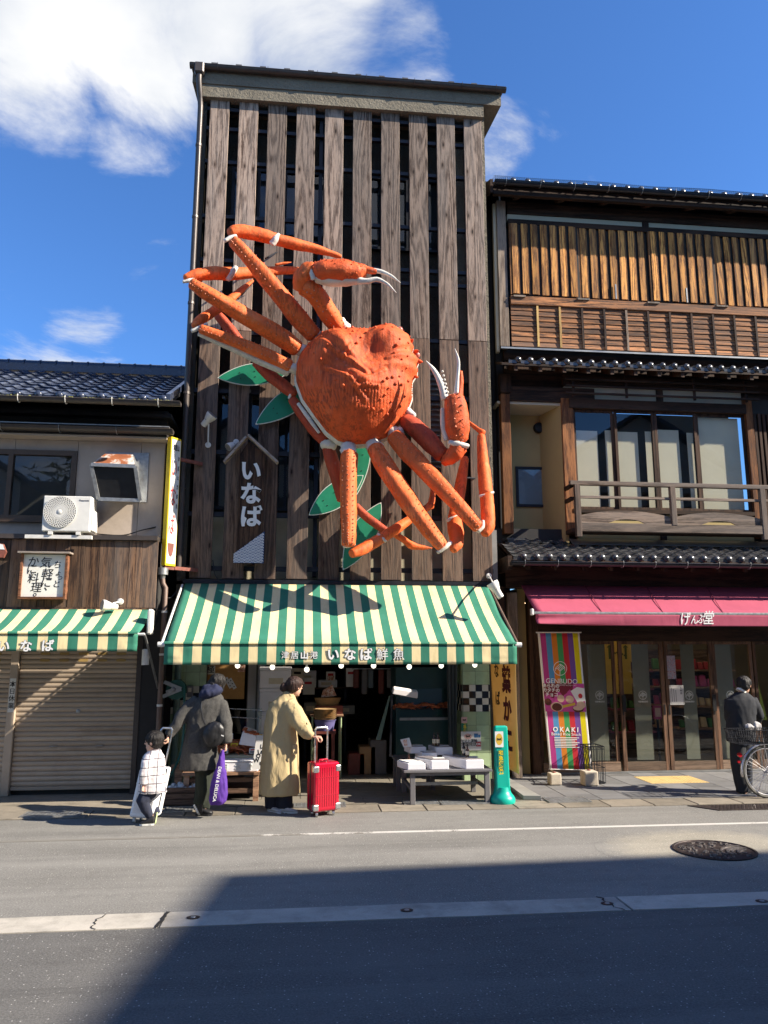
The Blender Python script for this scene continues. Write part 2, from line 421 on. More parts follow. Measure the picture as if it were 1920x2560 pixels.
M.iron = plain('cast_iron',(.055,.043,.042),.55,.3,20,.4,.55,dirt=(.2,.16,.12),dirt_amt=.4)
M.galv = plain('galvanised_steel',(.36,.37,.37),.45,.2,18,.15,.7,dirt=(.16,.1,.06),dirt_amt=.4)
M.steel_dark = plain('dark_steel',(.016,.018,.025),.5,.25,12,.1,.3)
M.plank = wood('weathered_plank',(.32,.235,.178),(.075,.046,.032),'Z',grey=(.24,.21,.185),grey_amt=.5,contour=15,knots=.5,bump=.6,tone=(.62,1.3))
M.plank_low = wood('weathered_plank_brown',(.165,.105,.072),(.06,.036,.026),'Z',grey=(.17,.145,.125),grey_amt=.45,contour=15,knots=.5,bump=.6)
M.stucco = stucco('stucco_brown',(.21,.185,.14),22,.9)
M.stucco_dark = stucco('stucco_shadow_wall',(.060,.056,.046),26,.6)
M.cream_wall = plain('cream_plaster',(.50,.45,.32),.85,.14,3,.3,dirt=(.2,.17,.1),dirt_amt=.4,bscale=40)
M.gutter_metal = plain('brown_gutter',(.075,.062,.055),.4,.15,8,.1,.2)
M.roof_metal = plain('roof_sheet',(.10,.095,.09),.5,.2,5,.1,.3)
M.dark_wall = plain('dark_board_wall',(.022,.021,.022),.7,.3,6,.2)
M.grey_panel = plain('grey_panel',(.25,.25,.235),.7,.2,3,.25)
M.glass = glass('window_glass',(.92,.94,.94),.0)
M.glass_shop = glass('shop_glass',(.88,.92,.90),.0)
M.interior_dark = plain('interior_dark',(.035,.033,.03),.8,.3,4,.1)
M.tile_green = plain('glazed_green_tile',(.40,.52,.30),.18,.1,5,.03,spec=.6,rnd=4.0,dirt=(.16,.19,.1),dirt_amt=.4)
M.tile_white = plain('glazed_white_tile',(.66,.63,.52),.18,.06,5,.03,spec=.6,rnd=4.0)
M.tile_black = plain('glazed_black_tile',(.012,.012,.014),.16,.2,5,.03,spec=.6)
M.grout = plain('grout',(.22,.23,.17),.9,.15,6,.2)
M.pipe_green = plain('green_pipe',(.16,.235,.19),.5,.15,8,.1)
M.pipe_brown = plain('brown_pipe',(.17,.115,.09),.5,.15,8,.1)
M.white_paint = plain('white_paint',(.70,.69,.65),.5,.08,8,.06,dirt=(.3,.24,.17),dirt_amt=.3)
M.white_plastic = plain('white_plastic',(.72,.71,.66),.4,.06,10,.03)
M.black_plastic = plain('black_plastic',(.012,.012,.013),.45,.2,12,.05)
M.rust = plain('rust_paint',(.20,.065,.045),.7,.3,14,.3,dirt=(.07,.03,.02),dirt_amt=.6)
M.black_ink = plain('black_ink',(.010,.010,.012),.7,.1,9,.02)
M.white_ink = plain('white_ink',(.80,.80,.78),.6,.04,9,.02)
M.red_ink = plain('red_ink',(.50,.025,.03),.6,.1,9,.02)
M.green_leaf = plain('leaf_board_green',(.012,.215,.115),.5,.14,4,.08,dirt=(.01,.09,.05),dirt_amt=.4)
M.foam = plain('foam_box',(.80,.78,.80),.7,.04,8,.12,bscale=140)
M.chrome = plain('brushed_metal',(.62,.62,.62),.25,.1,14,.03,.9)
# ------------------------------------------------------------------ setting: ground
def struct(o): return tag(o,kind='structure')
# the road, a shallow sheet wide and deep enough to reach past every view
def flat(name,x0,x1,y0,y1,z,m,th=.3):
    return struct(MB().box(x0,x1,y0,y1,z-th,z).build(name,m))
flat('ground',-300,300,-300,400,-.32,M.apron,.5)
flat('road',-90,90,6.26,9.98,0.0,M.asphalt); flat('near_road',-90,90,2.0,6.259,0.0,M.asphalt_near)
flat('opposite_pavement',-90,90,-3.0,1.996,0.05,M.gutter)
# the concrete strip along the crown of the road, slab by slab, each with its sprinkler nozzles
sl_x = [-22.0,-14.5,-9.5,-5.4,gnd(405,2302).x,gnd(1562,2262).x,7.1,11.2,16,24]
strip = struct(MB().box(-22,24,6.08,6.44,-.1,-.004).build('centre_strip',M.apron))
for a,b in zip(sl_x[:-1],sl_x[1:]):
    mb = MB(); n = 14; yl = [6.105+runi(-.006,.006) for _ in range(n+1)]; yh = [6.425+runi(-.006,.006) for _ in range(n+1)]
    xs = [a+.012+(b-a-.024)*i/n for i in range(n+1)]
    vs = [(x,y,0.007) for x,y in zip(xs,yl)]+[(x,y,0.007) for x,y in zip(xs,yh)]+[(x,y,-.02) for x,y in zip(xs,yl)]+[(x,y,-.02) for x,y in zip(xs,yh)]
    m_ = n+1; fs = []
    for i in range(n):
        fs += [(i,i+1,m_+i+1,m_+i),(2*m_+i,2*m_+i+1,i+1,i),(m_+i,m_+i+1,3*m_+i+1,3*m_+i)]
    fs += [(0,m_,3*m_,2*m_),(n,2*m_+n,3*m_+n,m_+n)]
    mb.add(vs,fs); mb.build('slab',M.strip,strip)
for px,py,lab in ((483,2297,'small oval iron nozzle cover in the sunlit end of the concrete strip'),(1017,2279,'small round iron nozzle cover in the shaded middle of the concrete strip'),
                    (1518,2262,'small iron nozzle cover beside the crack across the concrete strip'),(1905,2256,'dark iron nozzle cover at the right-hand edge of the concrete strip')):
    c = gnd(px,py); t = thing('nozzle_cover',lab,'nozzle cover',(c.x,c.y,0.008),'iron nozzle covers along the centre strip')
    MB().lathe([(.046,0),(.05,.004),(.04,.005)],18,(c.x,c.y,.008),sy=.8).build('plate',M.iron,t)
    MB().lathe([(.02,.005),(.018,.008),(.004,.008)],10,(c.x,c.y,.008)).build('nozzle',M.galv,t)
# tar and short cracks
def crack(name,pts,w,z=.0105):
    vs = []
    for i,p in enumerate(pts):
        a = pts[max(i-1,0)]; b = pts[min(i+1,len(pts)-1)]; d = (V(b[0],b[1],0)-V(a[0],a[1],0)).normalized(); n = V(-d.y,d.x,0)*w*runi(.5,1.3)
        vs += [(p[0]+n.x,p[1]+n.y,z),(p[0]-n.x,p[1]-n.y,z)]
    return tag(MB().add(vs,[(2*i,2*i+2,2*i+3,2*i+1) for i in range(len(pts)-1)]).build(name,M.tar),kind='structure')
M.tar = plain('tar',(.02,.019,.018),.8,.2,20,.3)
def jag(a,b,n,amp): return [(a[0]+(b[0]-a[0])*i/n+runi(-amp,amp),a[1]+(b[1]-a[1])*i/n) for i in range(n+1)]
xj = gnd(405,2302).x
crack('crack',jag((xj-.02,6.1),(xj+.015,6.43),9,.012),.014)
crack('crack',jag((gnd(232,2327).x,6.1),(gnd(258,2287).x,6.43),9,.03),.005)
crack('crack',jag((gnd(1555,2280).x,6.1),(gnd(1500,2246).x,6.43),9,.03),.007)
flat('road_line',-90,90,8.86,8.93,0.004,M.line,.004)
# worn paler ring of asphalt round the manhole, then the manhole itself
mc = gnd(1786,2127)
M.iron_face = plain('worn_iron_face',(.23,.21,.20),.42,.3,30,.3,.6)
def blobdisc(name,c,rx,ry,z,m,n=48,amp=.05):
    vs = [(c.x+math.cos(2*math.pi*k/n)*rx*(1+amp*nz(V(k*.35,3,1))),c.y+math.sin(2*math.pi*k/n)*ry*(1+amp*nz(V(k*.35,8,1))),z) for k in range(n)]
    return struct(MB().add(vs,[tuple(range(n))]).build(name,m))
def fade_patch():
    m = M.patch_asphalt; t = NT.__new__(NT); t.m = m; t.t = m.node_tree; t.b = t.t.nodes['Principled BSDF']; src = t.b.inputs['Base Color'].links[0].from_socket
    tc = t.n('ShaderNodeTexCoord'); vm = t.n('ShaderNodeVectorMath',operation='SUBTRACT'); t.l(tc.outputs['Object'],vm.inputs[0]); vm.inputs[1].default_value = (mc.x+.05,mc.y+.12,.004)
    v2 = t.n('ShaderNodeVectorMath',operation='MULTIPLY'); t.l(vm.outputs[0],v2.inputs[0]); v2.inputs[1].default_value = (1/1.2,1/.86,0); ln = t.n('ShaderNodeVectorMath',operation='LENGTH'); t.l(v2.outputs[0],ln.inputs[0])
    d = t.math('ADD',ln.outputs['Value'],t.math('MULTIPLY',t.noise(t.coord(),5,5,.65),.45)); t.l(t.mix(src,(1.42,1.36,1.22),t.mapr(d,.9,1.18,1,0),'MULTIPLY'),t.b.inputs['Base Color'])
fade_patch()
blobdisc('road_patch',V(mc.x+.05,mc.y+.12,0),1.2,.86,.0015,M.patch_asphalt,amp=.02)
mh = thing('manhole_cover','round cast iron manhole cover with a raised picture in the pale road patch','manhole cover',(mc.x,mc.y,.006))
MB().lathe([(.395,0),(.398,.012),(.375,.014),(.372,.006),(.0,.006)],48,(mc.x,mc.y,.002)).build('cover',M.iron,mh)
mb = MB()
rr_ = random.Random(3)
for k in range(150):                                     # raised bosses of the cast picture
    a,r = rr_.uniform(0,6.283),.33*math.sqrt(rr_.random())
    x,y = math.cos(a)*r,math.sin(a)*r
    if x > .06 and y < .18-.3*x and x < .2: continue
    s = rr_.uniform(.008,.022); al = rr_.uniform(0,3.14)
    d = V(math.cos(al),math.sin(al),0)*s
    mb.bar(V(mc.x+x,mc.y+y,.013)-d,V(mc.x+x,mc.y+y,.013)+d,s*1.1,.010,up=(0,0,1),w2=s*.6)
for j,rad in enumerate((.10,.16,.20,.26)):           # curved bands of a bridge
    pts = [V(mc.x+.30+math.cos(a)*rad-.02,mc.y-.16+math.sin(a)*rad,.013) for a in [R(80+110*i/10) for i in range(11)]]
    for p,q in zip(pts[:-1],pts[1:]): mb.bar(p,q,.016 if j % 2 else .03,.011,up=(0,0,1))
tag(mb.build('raised_picture',M.iron_face,mh),kind='stuff')

# gutter blocks along the kerb line, one by one
gut = struct(MB().box(-40,40,9.985,10.42,-.25,.0).build('gutter_base',M.apron))
x =-9.0; k = 0
while x < 10.5:
    w = runi(.57,.63)
    MB().box(x+.006,x+w-.006,9.99,10.415,-.05,.012+runi(0,.004)).build('block',M.gutter,gut,bevel=.006); x += w
def grate(x0,x1,y0,y1,z,lab,along='x',n=9,m=None):
    t = thing('drain_grate',lab,'drain grate',((x0+x1)/2,(y0+y1)/2,z),'steel drain grates along the gutter'); m = m or M.galv
    MB().box(x0+.01,x1-.01,y0+.01,y1-.01,z-.004,z+.001).build('pit',M.black_plastic,t)
    f = MB(); w = .018
    f.box(x0,x1,y0,y0+w,z-.003,z+.012).box(x0,x1,y1-w,y1,z-.003,z+.012).box(x0,x0+w,y0+w,y1-w,z-.003,z+.012).box(x1-w,x1,y0+w,y1-w,z-.003,z+.012)
    f.build('frame',m,t); b = MB()
    for i in range(1,n):
        q = y0+(y1-y0)*i/n; b.box(x0+w,x1-w,q-.007,q+.007,z+.001,z+.011)
    nx = max(3,int((x1-x0)/.05))
    for i in range(1,nx):
        q = x0+(x1-x0)*i/nx; b.box(q-.006,q+.006,y0+w,y1-w,z+.001,z+.009)
    tag(b.build('bars',m,t),kind='stuff'); return t
def grate_px(pl,pr,lab,dy=.34,**k):
    a,b = gnd(*pl),gnd(*pr); y = (a.y+b.y)/2; return grate(a.x,b.x,y,y+dy,.017,lab,**k)
grate_px((1372,2009),(1482,2009),'steel drain grate in front of the striped snack banner',.33,n=8)
grate_px((50,2046),(196,2046),'wide steel drain grate below the left roller shutter',.3,n=8)
grate_px((408,2034),(480,2034),'rusty drain grate beside the walking child, below the low timber shelf',.3,n=6)
grate_px((734,2022),(866,2022),'steel drain grate behind the red suitcase',.27,n=6)
grate_px((1010,2014),(1100,2014),'long drain grate under the grey trestle table, left half',.22,n=7)
grate_px((1103,2014),(1228,2014),'long drain grate under the grey trestle table, half next to the turquoise post',.22,n=7)
c = gnd(1860,2023); t = thing('access_cover','long rectangular patterned iron access cover in the asphalt near the bicycle','access cover',(c.x,9.75,0))
x0 = gnd(1730,2020).x
MB().prism([(x0+.25,9.60,.002),(9.0,9.60,.002),(9.0,9.93,.002),(x0,9.93,.002)],(0,0,.008)).build('plate',M.iron,t)
b = MB()
for i in range(60):
    for j in range(7):
        px_,py_ = x0+.28+i*.05+(.025 if j % 2 else 0),9.63+j*.045
        if px_ < 8.5: b.box(px_-.012,px_+.012,py_-.006,py_+.006,.0101,.015)
tag(b.build('tread_lugs',M.iron,t),kind='stuff')

# floors: concrete apron of the fish shop and of the shut shop, slate paving of the snack shop
flat('shop_floor',-1.95,3.2,10.425,20.0,.012,M.apron,.2)
flat('left_apron',-12,-1.955,10.425,14.0,.012,M.gutter,.2)
pav = struct(MB().box(3.205,14,10.425,12.62,-.2,.004).build('snack_shop_pavement',M.grout))
tw = .42; base = None
for j in range(6):
    for i in range(20):
        x0 = 3.215+i*tw; y0 = 10.43+j*.365
        if base is None: base = MB().box(.004,tw-.004,.004,.361,-.03,.016).build('paving_tile',M.paving,pav,bevel=.003); base.location = (x0,y0,0); continue
        c = base.copy(); COL.objects.link(c); c.location = (x0,y0,runi(0,.002))
# yellow tactile paving in front of the glass doors
M.tactile = plain('tactile_yellow',(.58,.41,.17),.8,.12,6,.15,dirt=(.3,.2,.08),dirt_amt=.4)
a,b = gnd(1626,1961),gnd(1762,1961); y0,y1 = gnd(1700,1961).y,gnd(1700,1943).y
t = thing('tactile_mat','yellow studded tactile paving in front of the sliding glass doors','tactile paving',((a.x+b.x)/2,y0,.017))
mid = None
for i in range(3):
    xa = a.x+(b.x+.1-a.x)*i/3; xb = a.x+(b.x+.1-a.x)*(i+1)/3
    MB().box(xa+.002,xb-.002,y0,y1,.0165,.021).build('tile',M.tactile,t)
st = MB(); nx,ny = 18,max(4,int((y1-y0)/.06))
for i in range(nx):
    for j in range(ny):
        st.lathe([(.012,0),(.008,.005)],6,(a.x+(b.x+.1-a.x)*(i+.5)/nx,y0+(y1-y0)*(j+.5)/ny,.021))
tag(st.build('studs',M.tactile,t),kind='stuff')
# ------------------------------------------------------------------ the tall slatted building
def Z(px,py,Y): return at(px,py,Y).z
def X(px,py,Y): return at(px,py,Y).x
YB = 11.75                                   # front face of the boards
tower = thing('shop_building','tall narrow building clad in vertical weathered boards carrying the giant crab','building',(0.65,12.2,0))
TX0,TX1 =-1.86,3.06
# shell: side walls, back, upper wall behind the boards
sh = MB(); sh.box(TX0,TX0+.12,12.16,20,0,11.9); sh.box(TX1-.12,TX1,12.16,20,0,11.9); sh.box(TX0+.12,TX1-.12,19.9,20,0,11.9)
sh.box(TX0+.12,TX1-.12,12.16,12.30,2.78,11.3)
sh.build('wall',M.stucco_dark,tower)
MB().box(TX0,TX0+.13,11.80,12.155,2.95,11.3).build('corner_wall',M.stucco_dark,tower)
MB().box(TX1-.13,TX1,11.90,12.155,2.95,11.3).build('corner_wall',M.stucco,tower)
MB().box(TX0+.12,TX1-.12,12.31,19.9,2.72,2.80).build('ceiling',M.interior_dark,tower)
MB().box(TX0+.14,TX1-.14,12.09,12.155,3.06,Z(700,1292,12.1)).build('plaster_panel',M.cream_wall,tower)
# light stucco showing at the two edges between the boards
MB().box(2.46,2.92,12.10,12.157,6.4,10.9).build('stucco_strip',M.stucco,tower)
MB().box(-1.72,-1.62,12.05,12.157,5.2,9.4).build('stucco_strip',M.stucco,tower)
# roof: low slope rising to the back, heavy rendered eave
ze = 11.10; yf = 11.67
sl = .2
def slab(name,x0,x1,y0,y1,zb,zt,m,s=sl):
    return MB().add([(x0,y0,zb),(x1,y0,zb),(x1,y1,zb+s*(y1-y0)),(x0,y1,zb+s*(y1-y0)),(x0,y0,zt),(x1,y0,zt),(x1,y1,zt+s*(y1-y0)),(x0,y1,zt+s*(y1-y0))],
                    [(3,2,1,0),(4,5,6,7),(0,1,5,4),(1,2,6,5),(2,3,7,6),(3,0,4,7)]).build(name,m,tower)
zg = Z(1000,208,11.5)
MB().box(-1.86,3.0,yf,12.16,ze,11.46).build('fascia',M.stucco,tower)
slab('eave',-1.97,3.31,yf-.02,20,11.33,11.60,M.stucco)
slab('roof_sheet',-2.0,3.36,yf-.05,20.1,11.605,11.64,M.roof_metal)
# snow guards: small brackets along the edge
for i in range(12):
    x =-1.62+i*.405
    o = MB().box(x-.05,x+.05,yf-.04,yf+.08,11.65,11.675).box(x-.05,x+.05,yf-.04,yf-.025,11.675,11.72).build('snow_guard',M.roof_metal,tower)
# gutter: half-round trough with hangers
def gutter(parent,x0,x1,y,z,r,m,hangers=(),hm=None,tilt=0.0,name='gutter'):
    prof = [(math.cos(a)*r,math.sin(a)*r) for a in [math.pi+math.pi*k/8 for k in range(9)]]
    prof2 = [(c*.86,s*.86) for c,s in prof[::-1]]
    P = prof+prof2; n = len(P)
    vs = [(x0,y+c,z+s) for c,s in P]+[(x1,y+c,z+s+tilt) for c,s in P]
    fs = [(i,(i+1) % n,n+(i+1) % n,n+i) for i in range(n)]
    fs += [(i,i+1,n-2-i,n-1-i) for i in range(n // 2-1)]+[(n+n-1-i,n+n-2-i,n+i+1,n+i) for i in range(n // 2-1)]
    g = MB().add(vs,fs).tube([(x0,y-r,z),(x1,y-r,z+tilt)],r*.13,6)
    for xe,zz in ((x0,z),(x1,z+tilt)):
        cap = [(xe,y+c,zz+s) for c,s in prof]; g.prism(cap,(-.012 if xe == x0 else .012,0,0))
    o = g.build(name,m,parent,smooth=1)
    for h in hangers:
        zz = z+tilt*(h-x0)/(x1-x0)
        hb = MB(); hp = [V(h,y+c*1.07,zz+s*1.07) for c,s in prof]
        for p,q in zip(hp[:-1],hp[1:]): hb.bar(p,q,.022,.006,up=(1,0,0))
        hb.bar((h,y-r*1.07,zz),(h,y-r*1.0,zz+.03),.022,.006,up=(1,0,0)); hb.bar((h,y+r,zz-.01),(h,y+r+.10,zz+.06),.02,.006,up=(1,0,0))
        hb.build('gutter_hanger',hm or m,o)
    return o
gutter(tower,-2.0,3.37,yf-.085,11.60,.062,M.gutter_metal,[-1.55,-.72,.11,.94,1.77,2.6,3.2])
# downpipe on the left corner
MB().box(-1.93,-1.77,yf-.17,yf-.025,11.42,11.62).build('hopper',M.gutter_metal,tower,bevel=.02)
MB().tube([(-1.85,yf-.10,11.45),(-1.85,yf-.10,11.30),(-1.84,yf+.02,11.10),(-1.83,11.73,10.95),(-1.83,11.73,3.2)],.045,10).build('downpipe',M.gutter_metal,tower,smooth=1)
for zz in (10.2,8.9,7.4,5.9,4.4): MB().tube([(-1.83,11.73,zz),(-1.83,11.73,zz+.04)],.053,10).build('pipe_clip',M.gutter_metal,tower)
# boards
bx0 =-1.672; bw = .316; bp = (4.651-bw)/9
zj = Z(1150,851,YB); ztop = ze+.03; zbot = 3.035
proto_u = proto_l = None
def board_mesh(name,z0,z1,m):
    mb = MB(); n = 10
    for i in range(1): mb.box(-bw/2,bw/2,0,.045,z0,z1)
    return mb.build(name,m,tower,bevel=.004)
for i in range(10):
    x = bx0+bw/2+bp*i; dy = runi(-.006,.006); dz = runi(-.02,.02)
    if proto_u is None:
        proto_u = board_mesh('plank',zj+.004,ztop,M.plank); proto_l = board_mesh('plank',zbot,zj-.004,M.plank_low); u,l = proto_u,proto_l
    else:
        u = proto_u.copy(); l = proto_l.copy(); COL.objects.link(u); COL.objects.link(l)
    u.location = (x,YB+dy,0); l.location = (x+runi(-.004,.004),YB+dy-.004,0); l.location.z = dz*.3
MB().box(2.985,3.07,YB+.06,YB+.12,zbot+.02,Z(1230,1325,11.8)).build('corner_board',M.grey_panel,tower)
# dark steel rails behind the boards
for py in (318,365,445,577,683,716,856):
    z = Z(1150,py,11.82); MB().box(-1.74,3.0,11.80,11.87,z-.03,z+.03).build('rail',M.steel_dark,tower)
for py in (978,1131,1286,1421):
    z = Z(560,py,11.82); MB().box(-1.74,3.0,11.80,11.87,z-.035,z+.035).build('rail',M.steel_dark,tower)
for x in (-1.55,.2,2.75):
    MB().box(x-.03,x+.03,11.875,12.155,3.1,11.1).build('upright',M.steel_dark,tower)
# windows behind the slats
def window(parent,x0,x1,z0,z1,y,panes,mf,mg,fw=.05,depth=.07,name='window',back=None):
    f = MB(); f.box(x0,x1,y,y+depth,z1-fw,z1).box(x0,x1,y,y+depth,z0,z0+fw)
    xs = [x0+(x1-x0)*i/panes for i in range(panes+1)]
    for i,q in enumerate(xs):
        a,b = (q,q+fw) if i == 0 else (q-fw,q) if i == panes else (q-fw*.45,q+fw*.45); f.box(a,b,y+.002,y+depth-.002,z0+fw,z1-fw)
    o = f.build(name,mf,parent)
    for i in range(panes):
        a = xs[i]+(fw if i == 0 else fw*.45); b = xs[i+1]-(fw if i == panes-1 else fw*.45)
        MB().box(a,b,y+depth*.45,y+depth*.45+.006,z0+fw,z1-fw).build('pane',mg,o)
    if back is not None: MB().box(x0+.02,x1-.02,y+depth+.02,y+depth+.03,z0+.02,z1-.02).build('blind',back,o)
    return o
M.blind = plain('grey_blind',(.24,.24,.25),.8,.1,6,.05)
M.blind_dark = plain('room_dark',(.03,.032,.035),.8,.2,3,.05)
z0,z1 = Z(700,612,12.1),Z(700,428,12.1)
window(tower,-1.3,.52,z0,z1,12.06,4,M.steel_dark,M.glass,back=M.blind_dark)
window(tower,1.0,2.42,z0,z1,12.06,4,M.steel_dark,M.glass,back=M.blind_dark)
z0,z1 = Z(700,1290,12.1)+.08,Z(700,985,12.1)
window(tower,-1.45,.3,z0,z1,12.06,3,M.steel_dark,M.glass,back=M.blind_dark)
# louvred vent behind the right-hand boards
lv = MB().box(1.75,2.55,12.08,12.155,Z(1150,1190,12.1),Z(1150,935,12.1)).build('louvre_frame',M.grey_panel,tower)
za,zb_ = Z(1150,1190,12.1),Z(1150,935,12.1); n = 20
for i in range(n):
    z = za+(zb_-za)*(i+.3)/n
    MB().add([(1.8,12.075,z+.05),(2.5,12.075,z+.05),(2.5,12.03,z),(1.8,12.03,z),(1.8,12.075,z+.04),(2.5,12.075,z+.04),(2.5,12.035,z-.005),(1.8,12.035,z-.005)],[(0,3,2,1),(4,5,6,7),(2,3,7,6)]).build('slat',M.grey_panel,lv)
# beam above the shop front, where the awning hangs
MB().box(TX0,TX1,11.80,12.155,2.76,3.0).build('beam',M.stucco_dark,tower)
MB().box(-1.75,3.0,11.70,11.795,2.96,3.02).build('awning_rail',M.steel_dark,tower)

# ground floor: tiled piers at both ends
tile_cache = {}
def tile_wall(parent,x0,x1,y,z0,z1,s,face=-1,checker=None,part='tile',axis='X',back=.02):
    """Square tiles laid one by one on a grout bed, facing -Y (axis X) or sideways (axis Y)."""
    if axis == 'X': bed = MB().box(x0,x1,y+.006,y+.006+back,z0,z1).build('grout_bed',M.grout,parent)
    else: bed = MB().box(y+.006 if face < 0 else y-.006-back,y+.006+back if face < 0 else y-.006,x0,x1,z0,z1).build('grout_bed',M.grout,parent)
    nz = int(math.ceil((z1-z0)/s-1e-6)); nx = int(math.ceil((x1-x0)/s-1e-6))
    for j in range(nz):
        za,zb = z0+j*s,min(z0+(j+1)*s,z1)
        if zb-za < .01: continue
        for i in range(nx):
            xa,xb = x0+i*s,min(x0+(i+1)*s,x1)
            if xb-xa < .012: continue
            m = M.tile_green; rows = [(xa,xb,za,zb,m)]
            if checker and za < checker[1] and zb > checker[0]:
                rows = []
                h = (zb-za)/2; w = (xb-xa)/2 if (xb-xa) > s*.75 else (xb-xa)
                for jj in range(2):
                    for ii in range(2 if (xb-xa) > s*.75 else 1):
                        rows.append((xa+ii*w,xa+(ii+1)*w,za+jj*h,za+(jj+1)*h,M.tile_white if (ii+jj) % 2 == 0 else M.tile_black))
            for a,b,c,d,mm in rows:
                key = (axis,face,round(b-a,3),round(d-c,3),mm.name); g = .0025
                if key in tile_cache:
                    o = tile_cache[key].copy(); COL.objects.link(o); o.parent = bed
                else:
                    if axis == 'X': mb = MB().box(g,b-a-g,-.006,.004,g,d-c-g)
                    else: mb = MB().box(-.006,.006,g,b-a-g,g,d-c-g)
                    o = mb.build(part,mm,bed); tile_cache[key] = o
                o.location = (a,y,c) if axis == 'X' else (y,a,c)
    return bed
pr = thing('tiled_pier','green tiled pier with a black and white checker band beside the yellow hanging banner','pier',(2.7,12.2,0))
px0,px1 = X(1158,1800,12.14),X(1226,1800,12.14); s_ = .205
chk0 = Z(1190,1758,12.14); z00 = chk0-s_*7
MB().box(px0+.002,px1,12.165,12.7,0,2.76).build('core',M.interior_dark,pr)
tile_wall(pr,px0,px1,12.14,max(.01,z00+s_*0),2.74,s_,checker=(chk0+.01,chk0+s_-.01))
tile_wall(pr,12.165,12.70,px0-.006,max(.01,z00),2.74,s_,axis='Y',face=-1,checker=(chk0+.01,chk0+s_-.01),back=.004)
pl = thing('tiled_pier','green tiled wall with a checker band behind the hose reel','pier',(-1.5,12.2,0))
lx0,lx1 = X(425,1800,12.14),X(512,1800,12.14)
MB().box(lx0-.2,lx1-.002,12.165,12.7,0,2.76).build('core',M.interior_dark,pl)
tile_wall(pl,lx0,lx1,12.14,max(.01,z00),2.74,s_,checker=(chk0+.01 ,chk0+s_-.01))
# ------------------------------------------------------------------ left building: shut shop with a tiled roof
left = thing('shut_shop_building','low two storey shop with a tiled roof, plank fascia and closed shutters','building',(-4,12,0))
M.panel = plain('wall_panel',(.46,.385,.315),.9,.12,2.2,.35,dirt=(.17,.14,.11),dirt_amt=.45,bscale=30)
M.bronze = plain('bronze_aluminium',(.10,.068,.048),.4,.15,8,.05,.5)
M.roof_tile = plain('ink_blue_roof_tile',(.036,.046,.078),.24,.25,9,.06,spec=.6,rnd=3.0,dirt=(.06,.07,.09),dirt_amt=.5)
M.roof_tile_grey = plain('grey_roof_tile',(.075,.077,.08),.32,.25,10,.08,spec=.5,rnd=3.0,dirt=(.15,.15,.14),dirt_amt=.5)
M.clad = wood('left_cladding',(.17,.094,.052),(.045,.022,.014),'Z',grey=(.13,.12,.11),grey_amt=.5,contour=9,knots=.1,bump=.4,tone=(.6,1.35))
YL = 11.45; LXR =-2.06; LXL =-9.0
lw = MB(); lw.box(LXL,LXR,YL+.06,13.4,2.6,5.55); lw.box(LXL,LXR,13.4,16.6,0,5.5); lw.box(LXR-.12,LXR,YL+.07,13.4,0,2.6)
lw.build('wall',M.interior_dark,left)
# wall panels with open joints, upstairs
zt_ = 5.03; zb_ = 3.50
hj = [LXL,-5.6,X(40,1100,YL),X(192,1150,YL),X(352,1150,YL),LXR]
wx0,wx1,wz0,wz1 = X(-150,1250,YL),X(187,1240,YL),Z(100,1302,YL),Z(100,1126,YL)
cols = [(LXL,wx0),(wx0,wx1),(wx1,X(352,1150,YL)),(X(352,1150,YL),LXR)]
for i,(a,b) in enumerate(cols):
    if i == 1:
        m_ = X(40,1100,YL)
        MB().box(a+.003,m_-.003,YL,YL+.05,wz1+.003,zt_).build('wall_panel',M.panel,left); MB().box(m_+.003,b-.003,YL,YL+.05,wz1+.003,zt_).build('wall_panel',M.panel,left)
        MB().box(a+.003,b-.003,YL,YL+.05,zb_,wz0-.003).build('wall_panel',M.panel,left)
    else: MB().box(a+.003,b-.003,YL,YL+.05,zb_,zt_).build('wall_panel',M.panel,left)
win = window(left,wx0,wx1,wz0,wz1,YL-.03,2,M.bronze,M.glass,fw=.075,depth=.1,back=M.blind_dark)
MB().box(wx0-.04,wx1+.04,YL-.07,YL-.002,wz0-.03,wz0-.004).build('sill',M.bronze,win)
# lower gutter with its flashing, soffit behind
zg2 = Z(220,1070,11.15)
MB().box(LXL,LXR+.05,11.22,YL+.05,zt_+.004,zt_+.03).build('soffit',M.panel,left)
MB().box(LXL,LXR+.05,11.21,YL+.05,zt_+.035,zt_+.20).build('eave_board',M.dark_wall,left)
gutter(left,LXL,X(432,1074,11.15),11.14,zg2,.07,M.gutter_metal,[-2.7-.8*i for i in range(8)],M.galv)
MB().box(LXL,LXR+.1,11.09,11.40,zg2+.03,zg2+.045).build('flashing',M.galv,left)
# dark soffit of the upper eave
MB().box(LXL,-1.98,11.35,13.0,5.40,5.46).build('soffit',M.dark_wall,left)
